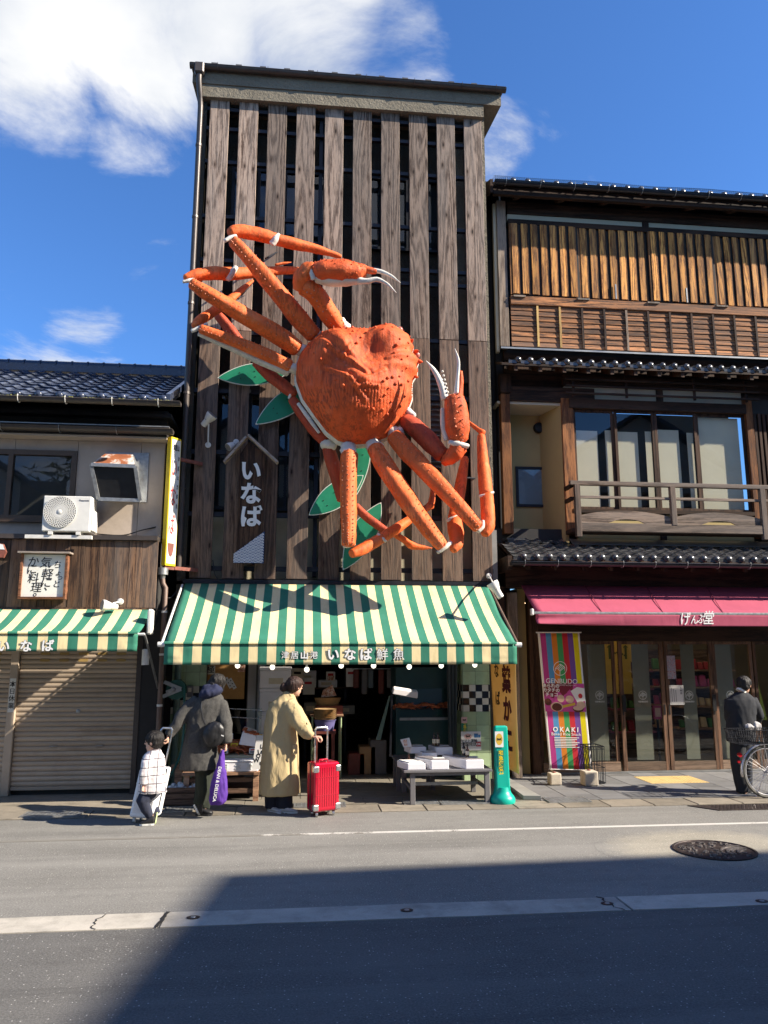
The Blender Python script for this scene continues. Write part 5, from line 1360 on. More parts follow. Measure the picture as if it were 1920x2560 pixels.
striped_awning(aw,AX0,AX1,11.69,2.95,AYF,2.062,Z(850,1661,AYF),39)
MB().tube([(AX0-.09,AYF,2.045),(AX1+.07,AYF,2.045)],.022,8).build('front_bar',M.white_paint,aw,smooth=1)
for x in (AX0-.04,AX1+.03):
    MB().tube([(x,11.69,2.93),(x,AYF+.02,2.06)],.017,8).build('side_bar',M.white_paint if x < 0 else M.pipe_brown,aw,smooth=1)
    MB().tube([(x-.045,AYF,2.045),(x+.045,AYF,2.045)],.034,10).build('end_cap',M.white_paint,aw,smooth=1)
for x in (-1.2,2.4): MB().bar((x,11.7,2.35),(x,AYF+.05,2.03),.03,.03).build('folding_arm',M.galv,aw)
for x0,px_,py_,ch,s in [(0,713,1639,'津',.108),(0,737,1639,'居',.108),(0,761,1639,'山',.108),(0,785,1639,'港',.108),(0,833,1638,'い',.165),(0,875,1638,'な',.16),(0,915,1638,'ば',.165),(0,956,1638,'鮮',.165),(0,997,1638,'魚',.165)]:
    p = at(px_,py_,AYF-.037); kj = ch in '津居港鮮魚'
    text(ch,s,M.black_ink,aw,p,bold=.022 if kj else .062,name='character',depth=.001); text(ch,s*(.96 if kj else 1),M.white_ink,aw,p+V(0,-.003,0),bold=.002 if kj else .034,name='character',depth=.001)
la = thing('striped_awning','small faded green and cream striped awning over the roller shutters','awning',(-3,10.8,2.2))
lx1 = X(345,1600,10.35); pit = .1235; nst = 33
xs = [lx1-pit*(nst-i) for i in range(nst+1)]
striped_awning(la,xs[0],lx1,11.12,2.53,10.35,2.19,Z(200,1628,10.35),nst,xs=xs)
MB().tube([(xs[0],10.35,2.175),(lx1+.08,10.35,2.175)],.018,8).build('front_bar',M.white_paint,la,smooth=1)
MB().tube([(lx1+.075,10.35,2.175),(lx1+.085,10.42,2.12),(lx1+.09,11.45,1.45)],.016,8).build('crank_arm',M.galv,la,smooth=1)
MB().box(lx1+.03,lx1+.10,10.7,10.85,2.18,2.52).build('motor_cover',M.white_plastic,la,bevel=.02)
MB().lathe([(.05,0),(.05,.2),(.03,.21)],12,(lx1+.03,10.75,1.78)).build('end_cap',M.white_plastic,la,smooth=1)
for px_,py_,ch in ((9,1617,'い'),(65,1617,'な'),(119,1616,'ば')):
    p = at(px_,py_,10.313); text(ch,.155,M.black_ink,la,p,bold=.05,name='character',depth=.001); text(ch,.155,M.white_ink,la,p+V(0,-.003,0),bold=.028,name='character',depth=.001)
pk = thing('rose_awning','rose red retractable awning with white brush lettering over the glass doors','awning',(6,11.8,2.8))
PX0,PX1,PYF = 3.56,8.3,11.25
pzf = Z(1500,1531,PYF); pzv = Z(1400,1565,PYF); zt_ = 3.06
PXF = X(1340,1525,PYF)
def pk_top(u,v): return (PX0+(PXF-PX0)*v+u*(PX1-PX0-(PXF-PX0)*v),12.28+(PYF-12.28)*v,zt_+(pzf-zt_)*v-.02*math.sin(math.pi*v))
MB().sheet(pk_top,40,8).build('canopy',M.awn_pink,pk,smooth=1,solid=.005)
M.pink_seam = plain('rose_seam',(.22,.03,.06),.8,.1,9,.03)
for px_ in (1459,1612,1762):
    xa_ = X(px_,1475,12.28); xb_ = X(px_+45,1520,PYF)
    MB().bar((xa_,12.28-.03,zt_-.008),(xb_,PYF,pzf+.004),.012,.005,up=(0,0,1)).build('seam',M.pink_seam,pk)
MB().box(PXF-.05,PX1,PYF-.045,PYF+.01,pzf-.035,pzf+.005).build('front_bar',M.galv,pk,bevel=.008)
MB().box(PXF-.09,PXF-.045,PYF-.05,PYF+.02,pzf-.05,pzf+.05).build('end_cap',M.white_plastic,pk,bevel=.012)
MB().tube([(PX0-.1,12.25,zt_+.05),(PX1,12.25,zt_+.05)],.05,10).build('roller',M.awn_pink,pk,smooth=1)
def pk_val(u,v):
    x = PXF-.02+u*(PX1-PXF); e = math.exp(-(x-PXF)/.7)
    fold = math.sin((x-PXF)*2.4+v*4.2+.4)*.05*e*v+.004*nz(V(x*1.7,v,5))*v
    return (x,PYF-.05+fold,pzf-.035+(pzv-pzf+.035)*v+.03*e*v)
MB().sheet(pk_val,90,10).build('valance',M.awn_pink,pk,smooth=1,solid=.005)
for px_,ch,s,dz in ((1712,'げ',.21,0),(1735,'ん',.15,-.01),(1752,'ぶ',.16,0),(1771,'堂',.22,.012)):
    p = at(px_,1549,PYF-.060); text(ch,s,M.white_ink,pk,p+V(0,0,dz),bold=.012,shear=.18,name='character',sx=.8)
for x in (4.4,5.2,7.4): MB().bar((x,12.3,2.9),(x+.1,PYF+.02,pzf-.02),.035,.035).build('folding_arm',M.white_paint,pk)

# ------------------------------------------------------------------ boards and signs
sg = thing('name_board','carved wooden name board with a little roof and three white characters','sign',(-1.1,11.6,4.6))
YS_ = 11.60
M.board = wood('name_board_wood',(.080,.042,.024),(.024,.013,.009),'Z',contour=10,knots=.2,bump=.5)
M.pale_wood = wood('pale_roof_wood',(.36,.29,.235),(.17,.12,.09),'X',contour=6,knots=0,grey=(.34,.31,.29),grey_amt=.6)
b0,b1 = cv(292,1660,YS_),cv(428,1150,YS_); ap = cv(352,1085,YS_)
MB().prism([(b0.x,YS_,b0.z),(b1.x,YS_,b0.z),(b1.x,YS_,b1.z),(ap.x,YS_,ap.z),(b0.x,YS_,b1.z)],(0,.05,0)).build('board',M.board,sg,bevel=.004)
for x in (b0.x+.012,b1.x-.012): MB().box(x-.014,x+.014,YS_-.014,YS_-.002,b0.z,b1.z).build('edge_strip',M.board,sg)
r0,r1,rt_ = cv(238,1190,YS_),cv(487,1192,YS_),cv(352,1056,YS_)
MB().bar((rt_.x+.02,YS_+.0,rt_.z-.03),(r0.x,YS_+.0,r0.z),.16,.032,up=(0,-1,0)).build('roof_board',M.pale_wood,sg) if False else None
def roof_board(a,b):
    d = (b-a).normalized(); n = V(-d.z,0,d.x); n = n if n.z > 0 else -n
    return MB().prism([a,b,b+n*.034,a+n*.034],(0,.15,0)).build('roof_board',M.pale_wood,sg)
roof_board(V(rt_.x-.02,YS_-.10,rt_.z-.035),V(r1.x,YS_-.10,r1.z-.015)); roof_board(V(r0.x,YS_-.10,r0.z-.015),V(rt_.x-.022,YS_-.10,rt_.z-.06))
for cyy,ch in ((1235,'い'),(1346,'な'),(1456,'ば')):
    p = cv(361,cyy,YS_-.006)
    text(ch,.345,M.black_ink,sg,p,bold=.052,depth=.006,name='character',sx=.95); text(ch,.345,M.white_ink,sg,p+V(0,-.012,0),bold=.036,depth=.016,name='character',sx=.95)
# wave pattern panel: overlapping rings, one behind the other
w0,w1,wt_,wl_ = cv(277,1673,YS_-.02),cv(427,1520,YS_-.02),0,cv(277,1628,YS_-.02)
M.wave_blue = plain('wave_blue',(.030,.075,.20),.6,.15,9,.03)
pan = MB().prism([(w0.x,YS_-.016,w0.z),(w1.x,YS_-.016,w0.z),(w1.x,YS_-.016,w1.z),(w0.x,YS_-.016,wl_.z)],(0,.012,0)).build('wave_panel',M.wave_blue,sg)
def in_panel(x,z): return w0.x <= x <= w1.x and w0.z <= z <= wl_.z+(w1.z-wl_.z)*(x-w0.x)/(w1.x-w0.x)
pw = (w1.x-w0.x)/5.5; rr = pw/2; row = 0; z = w1.z+rr; wb = MB(); ww = MB(); yy = YS_-.0165
while z > w0.z-rr:
    x = w0.x+(rr if row % 2 else 0)-rr
    while x < w1.x+rr:
        for q,(f0,mb_) in enumerate(((1.0,wb),(.86,ww),(.62,wb),(.46,ww),(.22,wb))):
            y = yy-q*.0002; n = 12; pts = [(x+math.cos(math.pi*k/n)*rr*f0,z+math.sin(math.pi*k/n)*rr*f0) for k in range(n+1)]
            for k in range(n):
                tri = [(x,z),pts[k],pts[k+1]]
                if all(in_panel(a,b) for a,b in tri[1:]) and in_panel(x,max(z,w0.z+.0001)) : mb_.add([(a,y,max(b,w0.z)) for a,b in tri],[(0,1,2)])
        x += pw
    z -= rr*.5; row += 1; yy -= .0012
wb.build('wave_rings',M.wave_blue,pan); ww.build('wave_rings',M.white_ink,pan)
# yellow edged sign projecting from the corner
ys = thing('projecting_sign','tall projecting sign with yellow edge, white face and red characters','sign',(-1.95,11.2,4.1))
M.sign_yellow = plain('sign_yellow',(.80,.56,.015),.45,.06,5,.03,dirt=(.5,.35,.03),dirt_amt=.4)
M.sign_white = plain('sign_white_face',(.78,.77,.70),.4,.03,5,.02)
yz0,yz1 = Z(400,1410,11.1),Z(424,1083,11.1); YA_,YB2 = 11.27,11.43
f0 = V(X(413,1408,YA_),YA_,0); f1 = V(X(439,1412,YB2),YB2,0); fd = (f1-f0).normalized(); fn = V(fd.y,-fd.x,0); fw_ = (f1-f0).length; e0 = f0-fn*.088; e1 = f1-fn*.088
def sp_(u,z,o=.0): p = f0+fd*fw_*u+fn*o; return V(p.x,p.y,z)
MB().prism([V(p.x,p.y,yz0) for p in (e0,f0,f1,e1)],(0,0,yz1-yz0)).build('case',M.sign_yellow,ys,bevel=.006)
MB().prism([sp_(.08,yz0+.035,.001),sp_(.92,yz0+.035,.001),sp_(.92,yz1-.035,.001),sp_(.08,yz1-.035,.001)],fn*.003).build('face',M.sign_white,ys)
SB = (fd,V(0,0,1)); zm_ = (yz0+yz1)/2
text('いなば',.34,M.red_ink,ys,sp_(.38,zm_+.05,.006),basis=SB,bold=.008,vertical=True,pitch=1.25,name='character',depth=.001,sx=.36)
text('津居山',.10,M.black_ink,ys,sp_(.5,yz1-.16,.006),basis=SB,bold=.03,depth=.001,sx=.42)
text('津居山港鮮魚',.075,M.black_ink,ys,sp_(.78,zm_+.28,.006),basis=SB,bold=.01,vertical=True,pitch=1.9,depth=.001,sx=.45)
MB().prism([sp_(.42+math.cos(R(180+18*k))*.3,yz0+.33+math.sin(R(180+18*k))*.2,.0045) for k in range(11)],fn*.002).build('bowl_print',M.rust,ys)
for a_ in (0,.15): MB().bar(sp_(.3+a_,yz0+.48,.006),sp_(.6+a_,yz0+.62,.006),.004,.008,up=fn).build('chopstick_print',M.black_ink,ys)
for zz in (yz0-.02,yz1-.30): MB().bar((f1.x-.02,YB2+.02,zz),(-1.55,11.72,zz),.04,.05).build('bracket',M.rust,ys)
MB().bar((f0.x-.03,YA_+.05,yz0-.026),(f1.x-.03,YB2+.03,yz0-.026),.05,.045).build('bracket',M.rust,ys)
# framed white board with brush lettering on the plank fascia
wbd = thing('framed_board','white framed board with black brush characters on the plank fascia','sign',(-3.2,11.1,3.1))
YF_ = 11.06
def z5(x,y,Y): return at(x*.30750,880+y*.30742,Y)
a,b = z5(168,1990,YF_),z5(540,1650,YF_)
M.frame_wood = wood('sign_frame_wood',(.22,.095,.05),(.09,.04,.022),'X',contour=5,knots=0)
MB().box(a.x,b.x,YF_,YF_+.02,a.z,b.z).build('panel',M.sign_white,wbd)
fr = MB(); fr.box(a.x-.03,a.x,YF_-.03,YF_+.075,a.z-.03,b.z+.01).box(b.x,b.x+.03,YF_-.03,YF_+.075,a.z-.03,b.z+.01).box(a.x,b.x,YF_-.03,YF_+.075,a.z-.03,a.z); fr.build('frame',M.frame_wood,wbd)
MB().box(a.x-.06,b.x+.07,YF_-.09,YF_+.08,b.z+.012,b.z+.035).build('cover_board',M.pale_wood,wbd)
for colm,s,pit_,x5,ys5 in ((('ち','ょ','っ','と'),.125,0,(465,473,485,458),(1733,1800,1835,1890)),(('気','軽','に','、'),.17,0,(370,382,372,402),(1718,1810,1880,1910)),(('か','に','料','理','。'),.165,0,(268,255,268,292,312),(1710,1772,1845,1920,1955))):
    for ch,xx,yy5 in zip(colm,x5,ys5):
        small = ch in 'ょっ'; text(ch,s*(.75 if small else .92),M.black_ink,wbd,z5(xx,yy5,YF_-.002),bold=.004,shear=.12,name='character',rot=R(runi(-6,6)),depth=.001)
c0,c1 = at(-10,1375,11.0),at(14,1375,11.0)
rc = thing('crab_cutout','tip of a red and white crab cut-out at the left edge of the planks','sign',(c0.x,11.05,c0.z))
MB().prism([(c0.x-.5,11.02,c0.z-.1),(c1.x-.03,11.02,c0.z-.10),(c1.x,11.02,c0.z-.02),(c1.x-.05,11.02,c0.z+.09),(c0.x-.5,11.02,c0.z+.2)],(0,.05,0)).build('board',M.rust,rc)
MB().prism([(c0.x-.4,11.015,c0.z+.03),(c1.x-.02,11.015,c0.z+.01),(c1.x-.05,11.015,c0.z+.08),(c0.x-.4,11.015,c0.z+.17)],(0,.004,0)).build('white_band',M.white_ink,rc)

# ------------------------------------------------------------------ machines and lamps on the fronts
ac = thing('outdoor_unit','white air conditioner outdoor unit with a round fan grille on the ledge','air conditioner',(-3.2,11.1,3.58))
YA0,YA1 = 10.98,11.30
a,b = z5(335,1455,YA0),z5(768,1175,YA0); b = V(z5(745,1175,YA0).x,0,b.z)
MB().box(a.x,b.x,YA0,YA1,a.z,b.z).build('casing',M.white_plastic,ac,bevel=.012,seg=2)
MB().box(b.x+.001,b.x+.03,YA0+.05,YA1-.02,a.z+.02,a.z+.32).build('valve_cover',M.white_plastic,ac,bevel=.01)
fc = z5(489,1300,YA0); fr_ = (z5(622,1300,YA0).x-z5(357,1300,YA0).x)/2
MB().lathe([(fr_,-.012),(fr_*.97,-.02),(fr_*.95,-.012),(fr_*.95,.0)],40,(fc.x,YA0-.001,fc.z),'Y',caps=False).build('fan_ring',M.white_plastic,ac,smooth=1) if False else None
MB().lathe([(fr_*.97,.0),(fr_*.97,.004),(0,.004)],40,(fc.x,YA0-.001,fc.z),'Y').build('fan_opening',M.black_plastic,ac)
g = MB()
for rq in [fr_*q for q in (1.0,.9,.8,.7,.6,.5,.4,.3)]:
    n = 36; pts = [V(fc.x+math.cos(2*math.pi*k/n)*rq,YA0-.014,fc.z+math.sin(2*math.pi*k/n)*rq) for k in range(n+1)]
    for p,q in zip(pts[:-1],pts[1:]): g.bar(p,q,.008,.008,up=(0,1,0))
for k in range(36):
    pr = None
    for s in range(7):
        rq = fr_*(.15+.85*s/6); an = 2*math.pi*k/36+.9*(s/6)**.8
        p = V(fc.x+math.cos(an)*rq,YA0-.016,fc.z+math.sin(an)*rq)
        if pr is not None: g.bar(pr,p,.009,.007,up=(0,1,0))
        pr = p
tag(g.build('fan_grille',M.white_plastic,ac),kind='stuff')
MB().lathe([(fr_*.16,0),(fr_*.16,.014),(fr_*.1,.02)],16,(fc.x,YA0-.008,fc.z),'Y').build('hub',M.white_plastic,ac,smooth=1)
tp = z5(686,1208,YA0); M.grey_ink = plain('grey_ink',(.12,.12,.14),.6,.1,9,.02); text('Panasonic',.034,M.grey_ink,ac,(tp.x,YA0-.002,tp.z),bold=.02)
for x in (a.x+.12,b.x-.15): MB().box(x-.03,x+.03,YA0+.0,YA1+.1,a.z-.045,a.z-.002).build('foot',M.white_plastic,ac)
MB().box(a.x-.22,b.x+.03,YA0+.02,YA0+.08,a.z-.10,a.z-.05).build('base_bar',M.white_paint,ac); MB().box(a.x-.22,b.x+.03,YA1,YA1+.06,a.z-.10,a.z-.05).build('base_bar',M.white_paint,ac)
hd = thing('exhaust_hood','square galvanised exhaust hood with a rusty top projecting from the wall','exhaust hood',(-2.6,11.3,4.4))
p0,p1 = z5(775,1215,YL),z5(1215,825,YL)
MB().box(p0.x+.1,p1.x,YL-.02,YL-.002,p0.z,p1.z).build('wall_plate',M.galv,hd)
q = [z5(742,915,11.0),z5(1100,930,11.0),z5(1140,1208,11.12),z5(800,1196,11.12)]
bk = [V(p0.x+.16,YL-.022,z5(0,850,YL).z),V(p1.x-.18,YL-.022,z5(0,850,YL).z),V(p1.x-.18,YL-.022,p0.z+.04),V(p0.x+.16,YL-.022,p0.z+.04)]
tp_ = [bk[0]+V(0,-.25,.01),bk[1]+V(0,-.25,.01)]
hm = MB().add(q+bk+tp_,[(1,2,6,5),(3,0,4,7),(2,3,7,6),(0,8,4),(1,5,9)]); hm.build('side_sheet',M.galv,hd,solid=.008)
t_ = NT('rusted_sheet'); v_ = t_.coord(); n_ = t_.noise(v_,5,6,.65); M.rusty_top = t_.done(t_.ramp(n_,[(.40,(.62,.60,.55)),(.50,(.34,.12,.05)),(.7,(.24,.08,.04))]),.7,t_.bump(n_,.3,.01),.1,.3)
MB().add([q[0],q[1],tp_[1],tp_[0],bk[0],bk[1]],[(0,1,2,3),(3,2,5,4)]).build('top_sheet',M.rusty_top,hd,solid=.008)
fm = MB()
for i in range(4): fm.bar(q[i],q[(i+1) % 4],.05,.03,up=(0,1,0))
fm.build('mouth_frame',M.galv,hd); MB().add([p+V(0,.02,0) for p in q],[(0,1,2,3)]).build('mouth',M.black_plastic,hd,solid=.005)
# loudspeaker horn lamp under the fascia: a white floodlight on a swivel
def floodlight(lab,base,head,aim,r=.07,back=.16,m='white_paint',arm=True,disc=True,group='white floodlights on the fronts'):
    base,head,aim = Vector(base),Vector(head),Vector(aim).normalized(); t = thing('floodlight',lab,'floodlight',tuple(head),group)
    if disc: MB().lathe([(.045,0),(.045,.015),(.03,.02)],14,base,'Y').build('base_plate',M[m],t)
    if arm: MB().tube([base+V(0,-.02,0),base.lerp(head,.5)+V(0,-.01,.01),head],.012,6).build('arm',M[m],t,smooth=1)
    s,u = frame_of(aim); prof = [(-back,r*.42),(-back*.95,r*.55),(-.04,r*.58),(-.02,r*.72),(.05,r*1.0),(.085,r*1.02)]
    P = [head+aim*d for d,_ in prof]; MB().tube(P,[q for _,q in prof],14).build('lamp_body',M[m],t,smooth=1,ang=50)
    MB().tube([head+aim*.0851,head+aim*.087],[r*.93,r*.93],14).build('lens',M.galv,t)
    MB().bar(head-s*r*.7-aim*.02,head+s*r*.7-aim*.02,.02,.03).build('yoke',M.galv,t)
    return t
floodlight('white floodlight swivelled sideways from a round base below the plank fascia',z5(980,2030,11.14),z5(880,2065,10.95),(-.8,-.5,.1),.075,.13)
floodlight('white floodlight on the right end of the big striped awning, pointing up',at(1222,1440,11.74),at(1238,1470,10.66),(-.45,.1,.8),.085,.16)
floodlight('white floodlight on a bent stalk on the leftmost board',cv(155,1105,11.74),cv(158,978,11.55),(.6,-.3,.65),.085,.14)
floodlight('white floodlight tilted down beside the roof of the wooden name board',cv(290,1090,11.74),cv(270,1105,11.6),(-.6,-.45,-.5),.06,.13)
# pipes in the gap between the two left fronts
gp = thing('rain_pipe','brown rain pipe with a hopper in the gap beside the striped awning','drain pipe',(-1.95,11.4,0))
xg = X(407,1500,11.35)
MB().lathe([(.075,.0),(.075,.10),(.04,-.02),(.035,-.06)][::-1],12,(xg-.02,11.35,Z(405,1437,11.35))).build('hopper',M.galv,gp,smooth=1)
MB().tube([(xg-.02,11.35,3.0),(xg-.01,11.35,2.92),(xg+.03,11.35,2.86),(xg+.03,11.35,.05)],.035,10).build('pipe',M.pipe_brown,gp,smooth=1)
for zz in (2.5,1.9,1.2): MB().tube([(xg+.03,11.35,zz),(xg+.03,11.35,zz+.03)],.041,10).build('clip',M.white_paint,gp)
gq = thing('rain_pipe','tall pale green pipe running up the corner of the boarded building','drain pipe',(-1.8,12,0))
MB().tube([(-1.80,11.98,.05),(-1.80,11.98,4.6)],.05,10).build('pipe',M.pipe_green,gq,smooth=1)
for zz in (2.7,3.5,1.5): MB().tube([(-1.80,11.98,zz),(-1.80,11.98,zz+.05)],.057,10).build('clip',M.black_plastic,gq)
def cable(name,pts,r,m,lab,cat='cable',grp=None):
    P,Q = smooth_path([Vector(p) for p in pts],[r]*len(pts),6); o = MB().tube(P,Q,6).build(name,m,smooth=1); return tag(o,lab,cat,grp)
cable('cable',[z5(790,1480,11.4),z5(1000,1490,11.4),z5(1150,1450,11.4),z5(1320,1410,11.5),z5(1500,1360,11.75)],.009,M.black_plastic,'thin dark cable running from the outdoor unit to the boarded corner')
cable('cable',[at(460,1460,11.72),at(440,1480,11.6),at(425,1495,11.5),at(405,1488,11.4)],.008,M.black_plastic,'black cable looping beside the top left corner of the big awning')
cable('cable',[at(532,1400,11.72),at(536,1430,11.7),at(545,1450,11.68),at(552,1455,11.66)],.008,M.black_plastic,'black cable hanging between the first two boards above the awning')
# bulbs strung under the awning
t_ = NT('lit_bulb'); M.bulb = t_.done((.8,.78,.7),.3,None,0,.5,**{'Emission Color': (1,.93,.75,1),'Emission Strength': .9})
bl = [(594,1664,10.36),(681,1668,10.30),(767,1674,10.27),(853,1664,10.36),(934,1664,10.36),(1023,1667,10.30),(1103,1664,10.34),(1187,1662,10.36)]
first = None
bw_ = ['first and leftmost, beside the cork board','second from the left, above the grey-coated person','third from the left, hanging lowest','fourth from the left, under the lettered valance','fifth from the left, above the dark doorway','sixth from the left, hanging a little lower','seventh from the left, above the grey table','last and rightmost, before the tiled pier']
for (px_,py_,y),wds in zip(bl,bw_):
    p = at(px_,py_,y); lab = 'round white bulb under the striped awning, '+wds
    if first is None:
        first = thing('light_bulb',lab,'light bulb',tuple(p),'white bulbs hung under the striped awning')
        MB().ball(p,(.034,.034,.036),12,8).build('globe',M.bulb,first,smooth=1); MB().tube([p+V(0,0,.03),p+V(0,0,.075)],.014,8).build('socket',M.white_plastic,first,smooth=1); p_first = p
    else: copy_tree(first,tuple(p),lab)
cable('bulb_cable',[V(-1.65,10.36,p_first.z+.10),V(-.5,10.34,p_first.z+.075),V(.6,10.33,p_first.z+.08),V(1.8,10.33,p_first.z+.08),V(2.8,10.36,p_first.z+.10)],.006,M.black_plastic,'black flex that the white bulbs hang from under the striped awning')
# ------------------------------------------------------------------ fish shop: goods out in front and inside
M.trestle = plain('grey_trestle',(.15,.145,.15),.6,.12,8,.1,dirt=(.3,.28,.26),dirt_amt=.3)
M.cardboard = plain('brown_cardboard',(.36,.23,.12),.85,.1,6,.1)
M.lid_film = plain('clear_lid',(.30,.27,.27),.2,.1,10,.05,spec=.6)
M.bottle = plain('brown_bottle',(.035,.014,.008),.15,.2,9,.02,spec=.7)
M.label_paper = plain('bottle_label',(.62,.55,.42),.7,.1,18,.03)
M.raw_wood = wood('raw_timber',(.44,.26,.16),(.2,.11,.07),'X',contour=7,knots=.1)
M.wet_wood = wood('wet_timber',(.15,.09,.06),(.05,.03,.02),'X',contour=7,knots=.1)
M.teal_case = plain('teal_case',(.012,.05,.055),.35,.2,4,.05,spec=.5)
M.paper = plain('white_paper',(.70,.69,.66),.8,.04,9,.03)
M.photo_print = None
def print_mat(name,stops,scale=9):
    t = NT(name); v = t.coord(); n = t.noise(v,scale,3,.6); return t.done(t.ramp(n,stops),.55,None,0,.3)
M.food_print = print_mat('food_print',[(.35,(.30,.10,.06)),(.48,(.58,.30,.20)),(.58,(.70,.62,.55)),(.7,(.35,.08,.10))],22)
M.crab_food = plain('boiled_crab',(.46,.13,.05),.55,.35,26,.5,bdist=.01,dirt=(.2,.06,.03),dirt_amt=.6)
M.purple_tub = plain('violet_tub',(.12,.11,.26),.5,.1,5,.05)
M.cork = plain('cork_board',(.42,.22,.07),.85,.12,20,.1)
M.crate_red = plain('dark_red_crate',(.16,.04,.03),.55,.2,7,.1)
tb = thing('trestle_table','low grey trestle table set with foam boxes before the tiled pier','table',(1.95,10.7,.012))
tx0,tx1 = X(1010,1925,10.27),X(1231,1925,10.27); tz = Z(1120,1925,10.27); ty0,ty1 = 10.27,11.25
for i in range(5): MB().box(tx0+(0 if i else 0),tx1,ty0+i*.196+.003,ty0+(i+1)*.196-.003,tz-.03,tz).build('top_board',M.trestle,tb,bevel=.003)
for x in (tx0+.12,tx1-.06):
    for y in (ty0+.07,ty1-.08): MB().box(x-.032,x+.032,y-.03,y+.03,.013,tz-.031).build('leg',M.trestle,tb,bevel=.004)
    MB().box(x-.018,x+.018,ty0+.101,ty1-.111,tz-.27,tz-.23).build('rail',M.trestle,tb)
MB().box(tx0+.153,tx1-.093,ty0+.45,ty0+.49,tz-.26,tz-.22).build('stretcher',M.galv,tb)
MB().box(tx0+.12,tx1-.06,ty0+.05,ty0+.075,tz-.075,tz-.031).build('apron',M.trestle,tb)
tb2 = thing('bench','second grey bench half hidden behind the left end of the trestle table','bench',(1.2,11.4,.012))
bx0,bx1 = X(988,1880,11.3),X(1090,1880,11.3)
MB().box(bx0,bx1,11.3,11.75,tz-.02,tz+.01).build('top_board',M.trestle,tb2)
for x in (bx0+.05,bx1-.05):
    for y in (11.34,11.7): MB().box(x-.03,x+.03,y-.03,y+.03,.013,tz-.021).build('leg',M.trestle,tb2)
def foam_box(lab,p0,p1,Y,depth,lid=True,skew=0.0,z=None,film=True,txt=None):
    """Box with its front face between two photograph pixels at depth Y."""
    a,b = at(*p0,Y),at(*p1,Y); z0 = (max(a.z,tz+.001) if Y > 10.7 else tz+.001) if z is None else z; h = max(.08,b.z-a.z); w = b.x-a.x
    t = thing('foam_box',lab,'foam box',((a.x+b.x)/2,Y,z0),'pinkish white foam boxes on the trestle table')
    X0,X1 = a.x,b.x
    bm_ = MB().add([(X0,Y,z0),(X1,Y,z0),(X1+skew,Y+depth,z0),(X0+skew,Y+depth,z0),(X0,Y,z0+h),(X1,Y,z0+h),(X1+skew,Y+depth,z0+h),(X0+skew,Y+depth,z0+h)],
             [(3,2,1,0),(4,5,6,7),(0,1,5,4),(1,2,6,5),(2,3,7,6),(3,0,4,7)])
    bm_.build('tub',M.foam,t,bevel=.008,seg=2)
    k = .022
    MB().add([(X0+k,Y+k,z0+h+.001),(X1-k,Y+k,z0+h+.001),(X1+skew-k,Y+depth-k,z0+h+.001),(X0+skew+k,Y+depth-k,z0+h+.001),(X0+k,Y+k,z0+h+.012),(X1-k,Y+k,z0+h+.012),(X1+skew-k,Y+depth-k,z0+h+.012),(X0+skew+k,Y+depth-k,z0+h+.012)],
             [(4,5,6,7),(0,1,5,4),(1,2,6,5),(2,3,7,6),(3,0,4,7)]).build('lid',M.lid_film if film else M.paper,t)
    MB().box(X0+w*.2,X1-w*.15,Y+depth*.25,Y+depth*.5,z0+h+.0125,z0+h+.015).build('price_card',M.paper,t)
    return t
def c8(x,y): return (860+x*.26522,1660+y*.26522)
MB().box(X(*c8(640,850),10.95),X(*c8(1020,850),10.95),10.80,11.24,tz+.001,min(Z(*c8(700,900),10.78),Z(*c8(700,845),10.92))-.002).build('riser',M.trestle,tb)
foam_box('small white wrapped package at the front left corner of the trestle table',c8(600,990),c8(770,925),10.30,.32,skew=-.10,film=False)
foam_box('pinkish foam box in the front middle of the trestle table',c8(822,995),c8(990,905),10.30,.40,skew=-.16)
foam_box('pinkish foam box directly behind the middle front one on the trestle table',c8(735,900),c8(880,838),10.78,.30,skew=-.05)
foam_box('pinkish foam box at the back left of the trestle table',c8(625,845),c8(775,782),10.92,.28,skew=-.05)
foam_box('pinkish foam box at the back middle carrying two small bottles',c8(868,860),c8(1025,785),10.90,.32,skew=-.06)
foam_box('pinkish foam box at the right end of the trestle table, nearest the pier',c8(1148,990),c8(1318,900),10.30,.52,skew=-.22)
def bottle(lab,px,Y,z0,h=.17,r=.026,lean=None):
    x = X(*px,Y); t = thing('sauce_bottle',lab,'bottle',(x,Y,z0),'small brown sauce bottles on the trestle table')
    d = V(0,0,1) if lean is None else V(*lean).normalized(); c = V(x,Y,z0+(0 if lean is None else r))
    prof = [(r*.9,0),(r,.02),(r,h*.58),(r*.45,h*.74),(r*.42,h*.9)]
    MB().tube([c+d*q for _,q in prof],[a for a,_ in prof],10).build('glass',M.bottle,t,smooth=1,ang=50)
    MB().tube([c+d*h*.2,c+d*h*.52],[r*1.02]*2,10,caps=False).build('label',M.label_paper,t,smooth=1)
    MB().tube([c+d*h*.9,c+d*h],[r*.5]*2,8).build('cap',M.black_plastic,t,smooth=1)
zbk = Z(*c8(1025,785),10.9)+.016
bottle('left one of two sauce bottles standing on the back middle foam box',c8(850,740),10.98,zbk); bottle('right one of two sauce bottles standing on the back middle foam box',c8(884,740),10.98,zbk)
zfr = tz+.001+(at(*c8(1318,900),10.3).z-at(*c8(1148,990),10.3).z)+.018
bottle('taller sauce bottle standing on the right end foam box',c8(1130,800),10.60,zfr,.17); bottle('shorter sauce bottle standing near the front of the right end foam box',c8(1164,850),10.45,zfr,.15)
bottle('sauce bottle standing upright behind the white wrapped package',c8(608,840),10.66,tz+.002,.17)
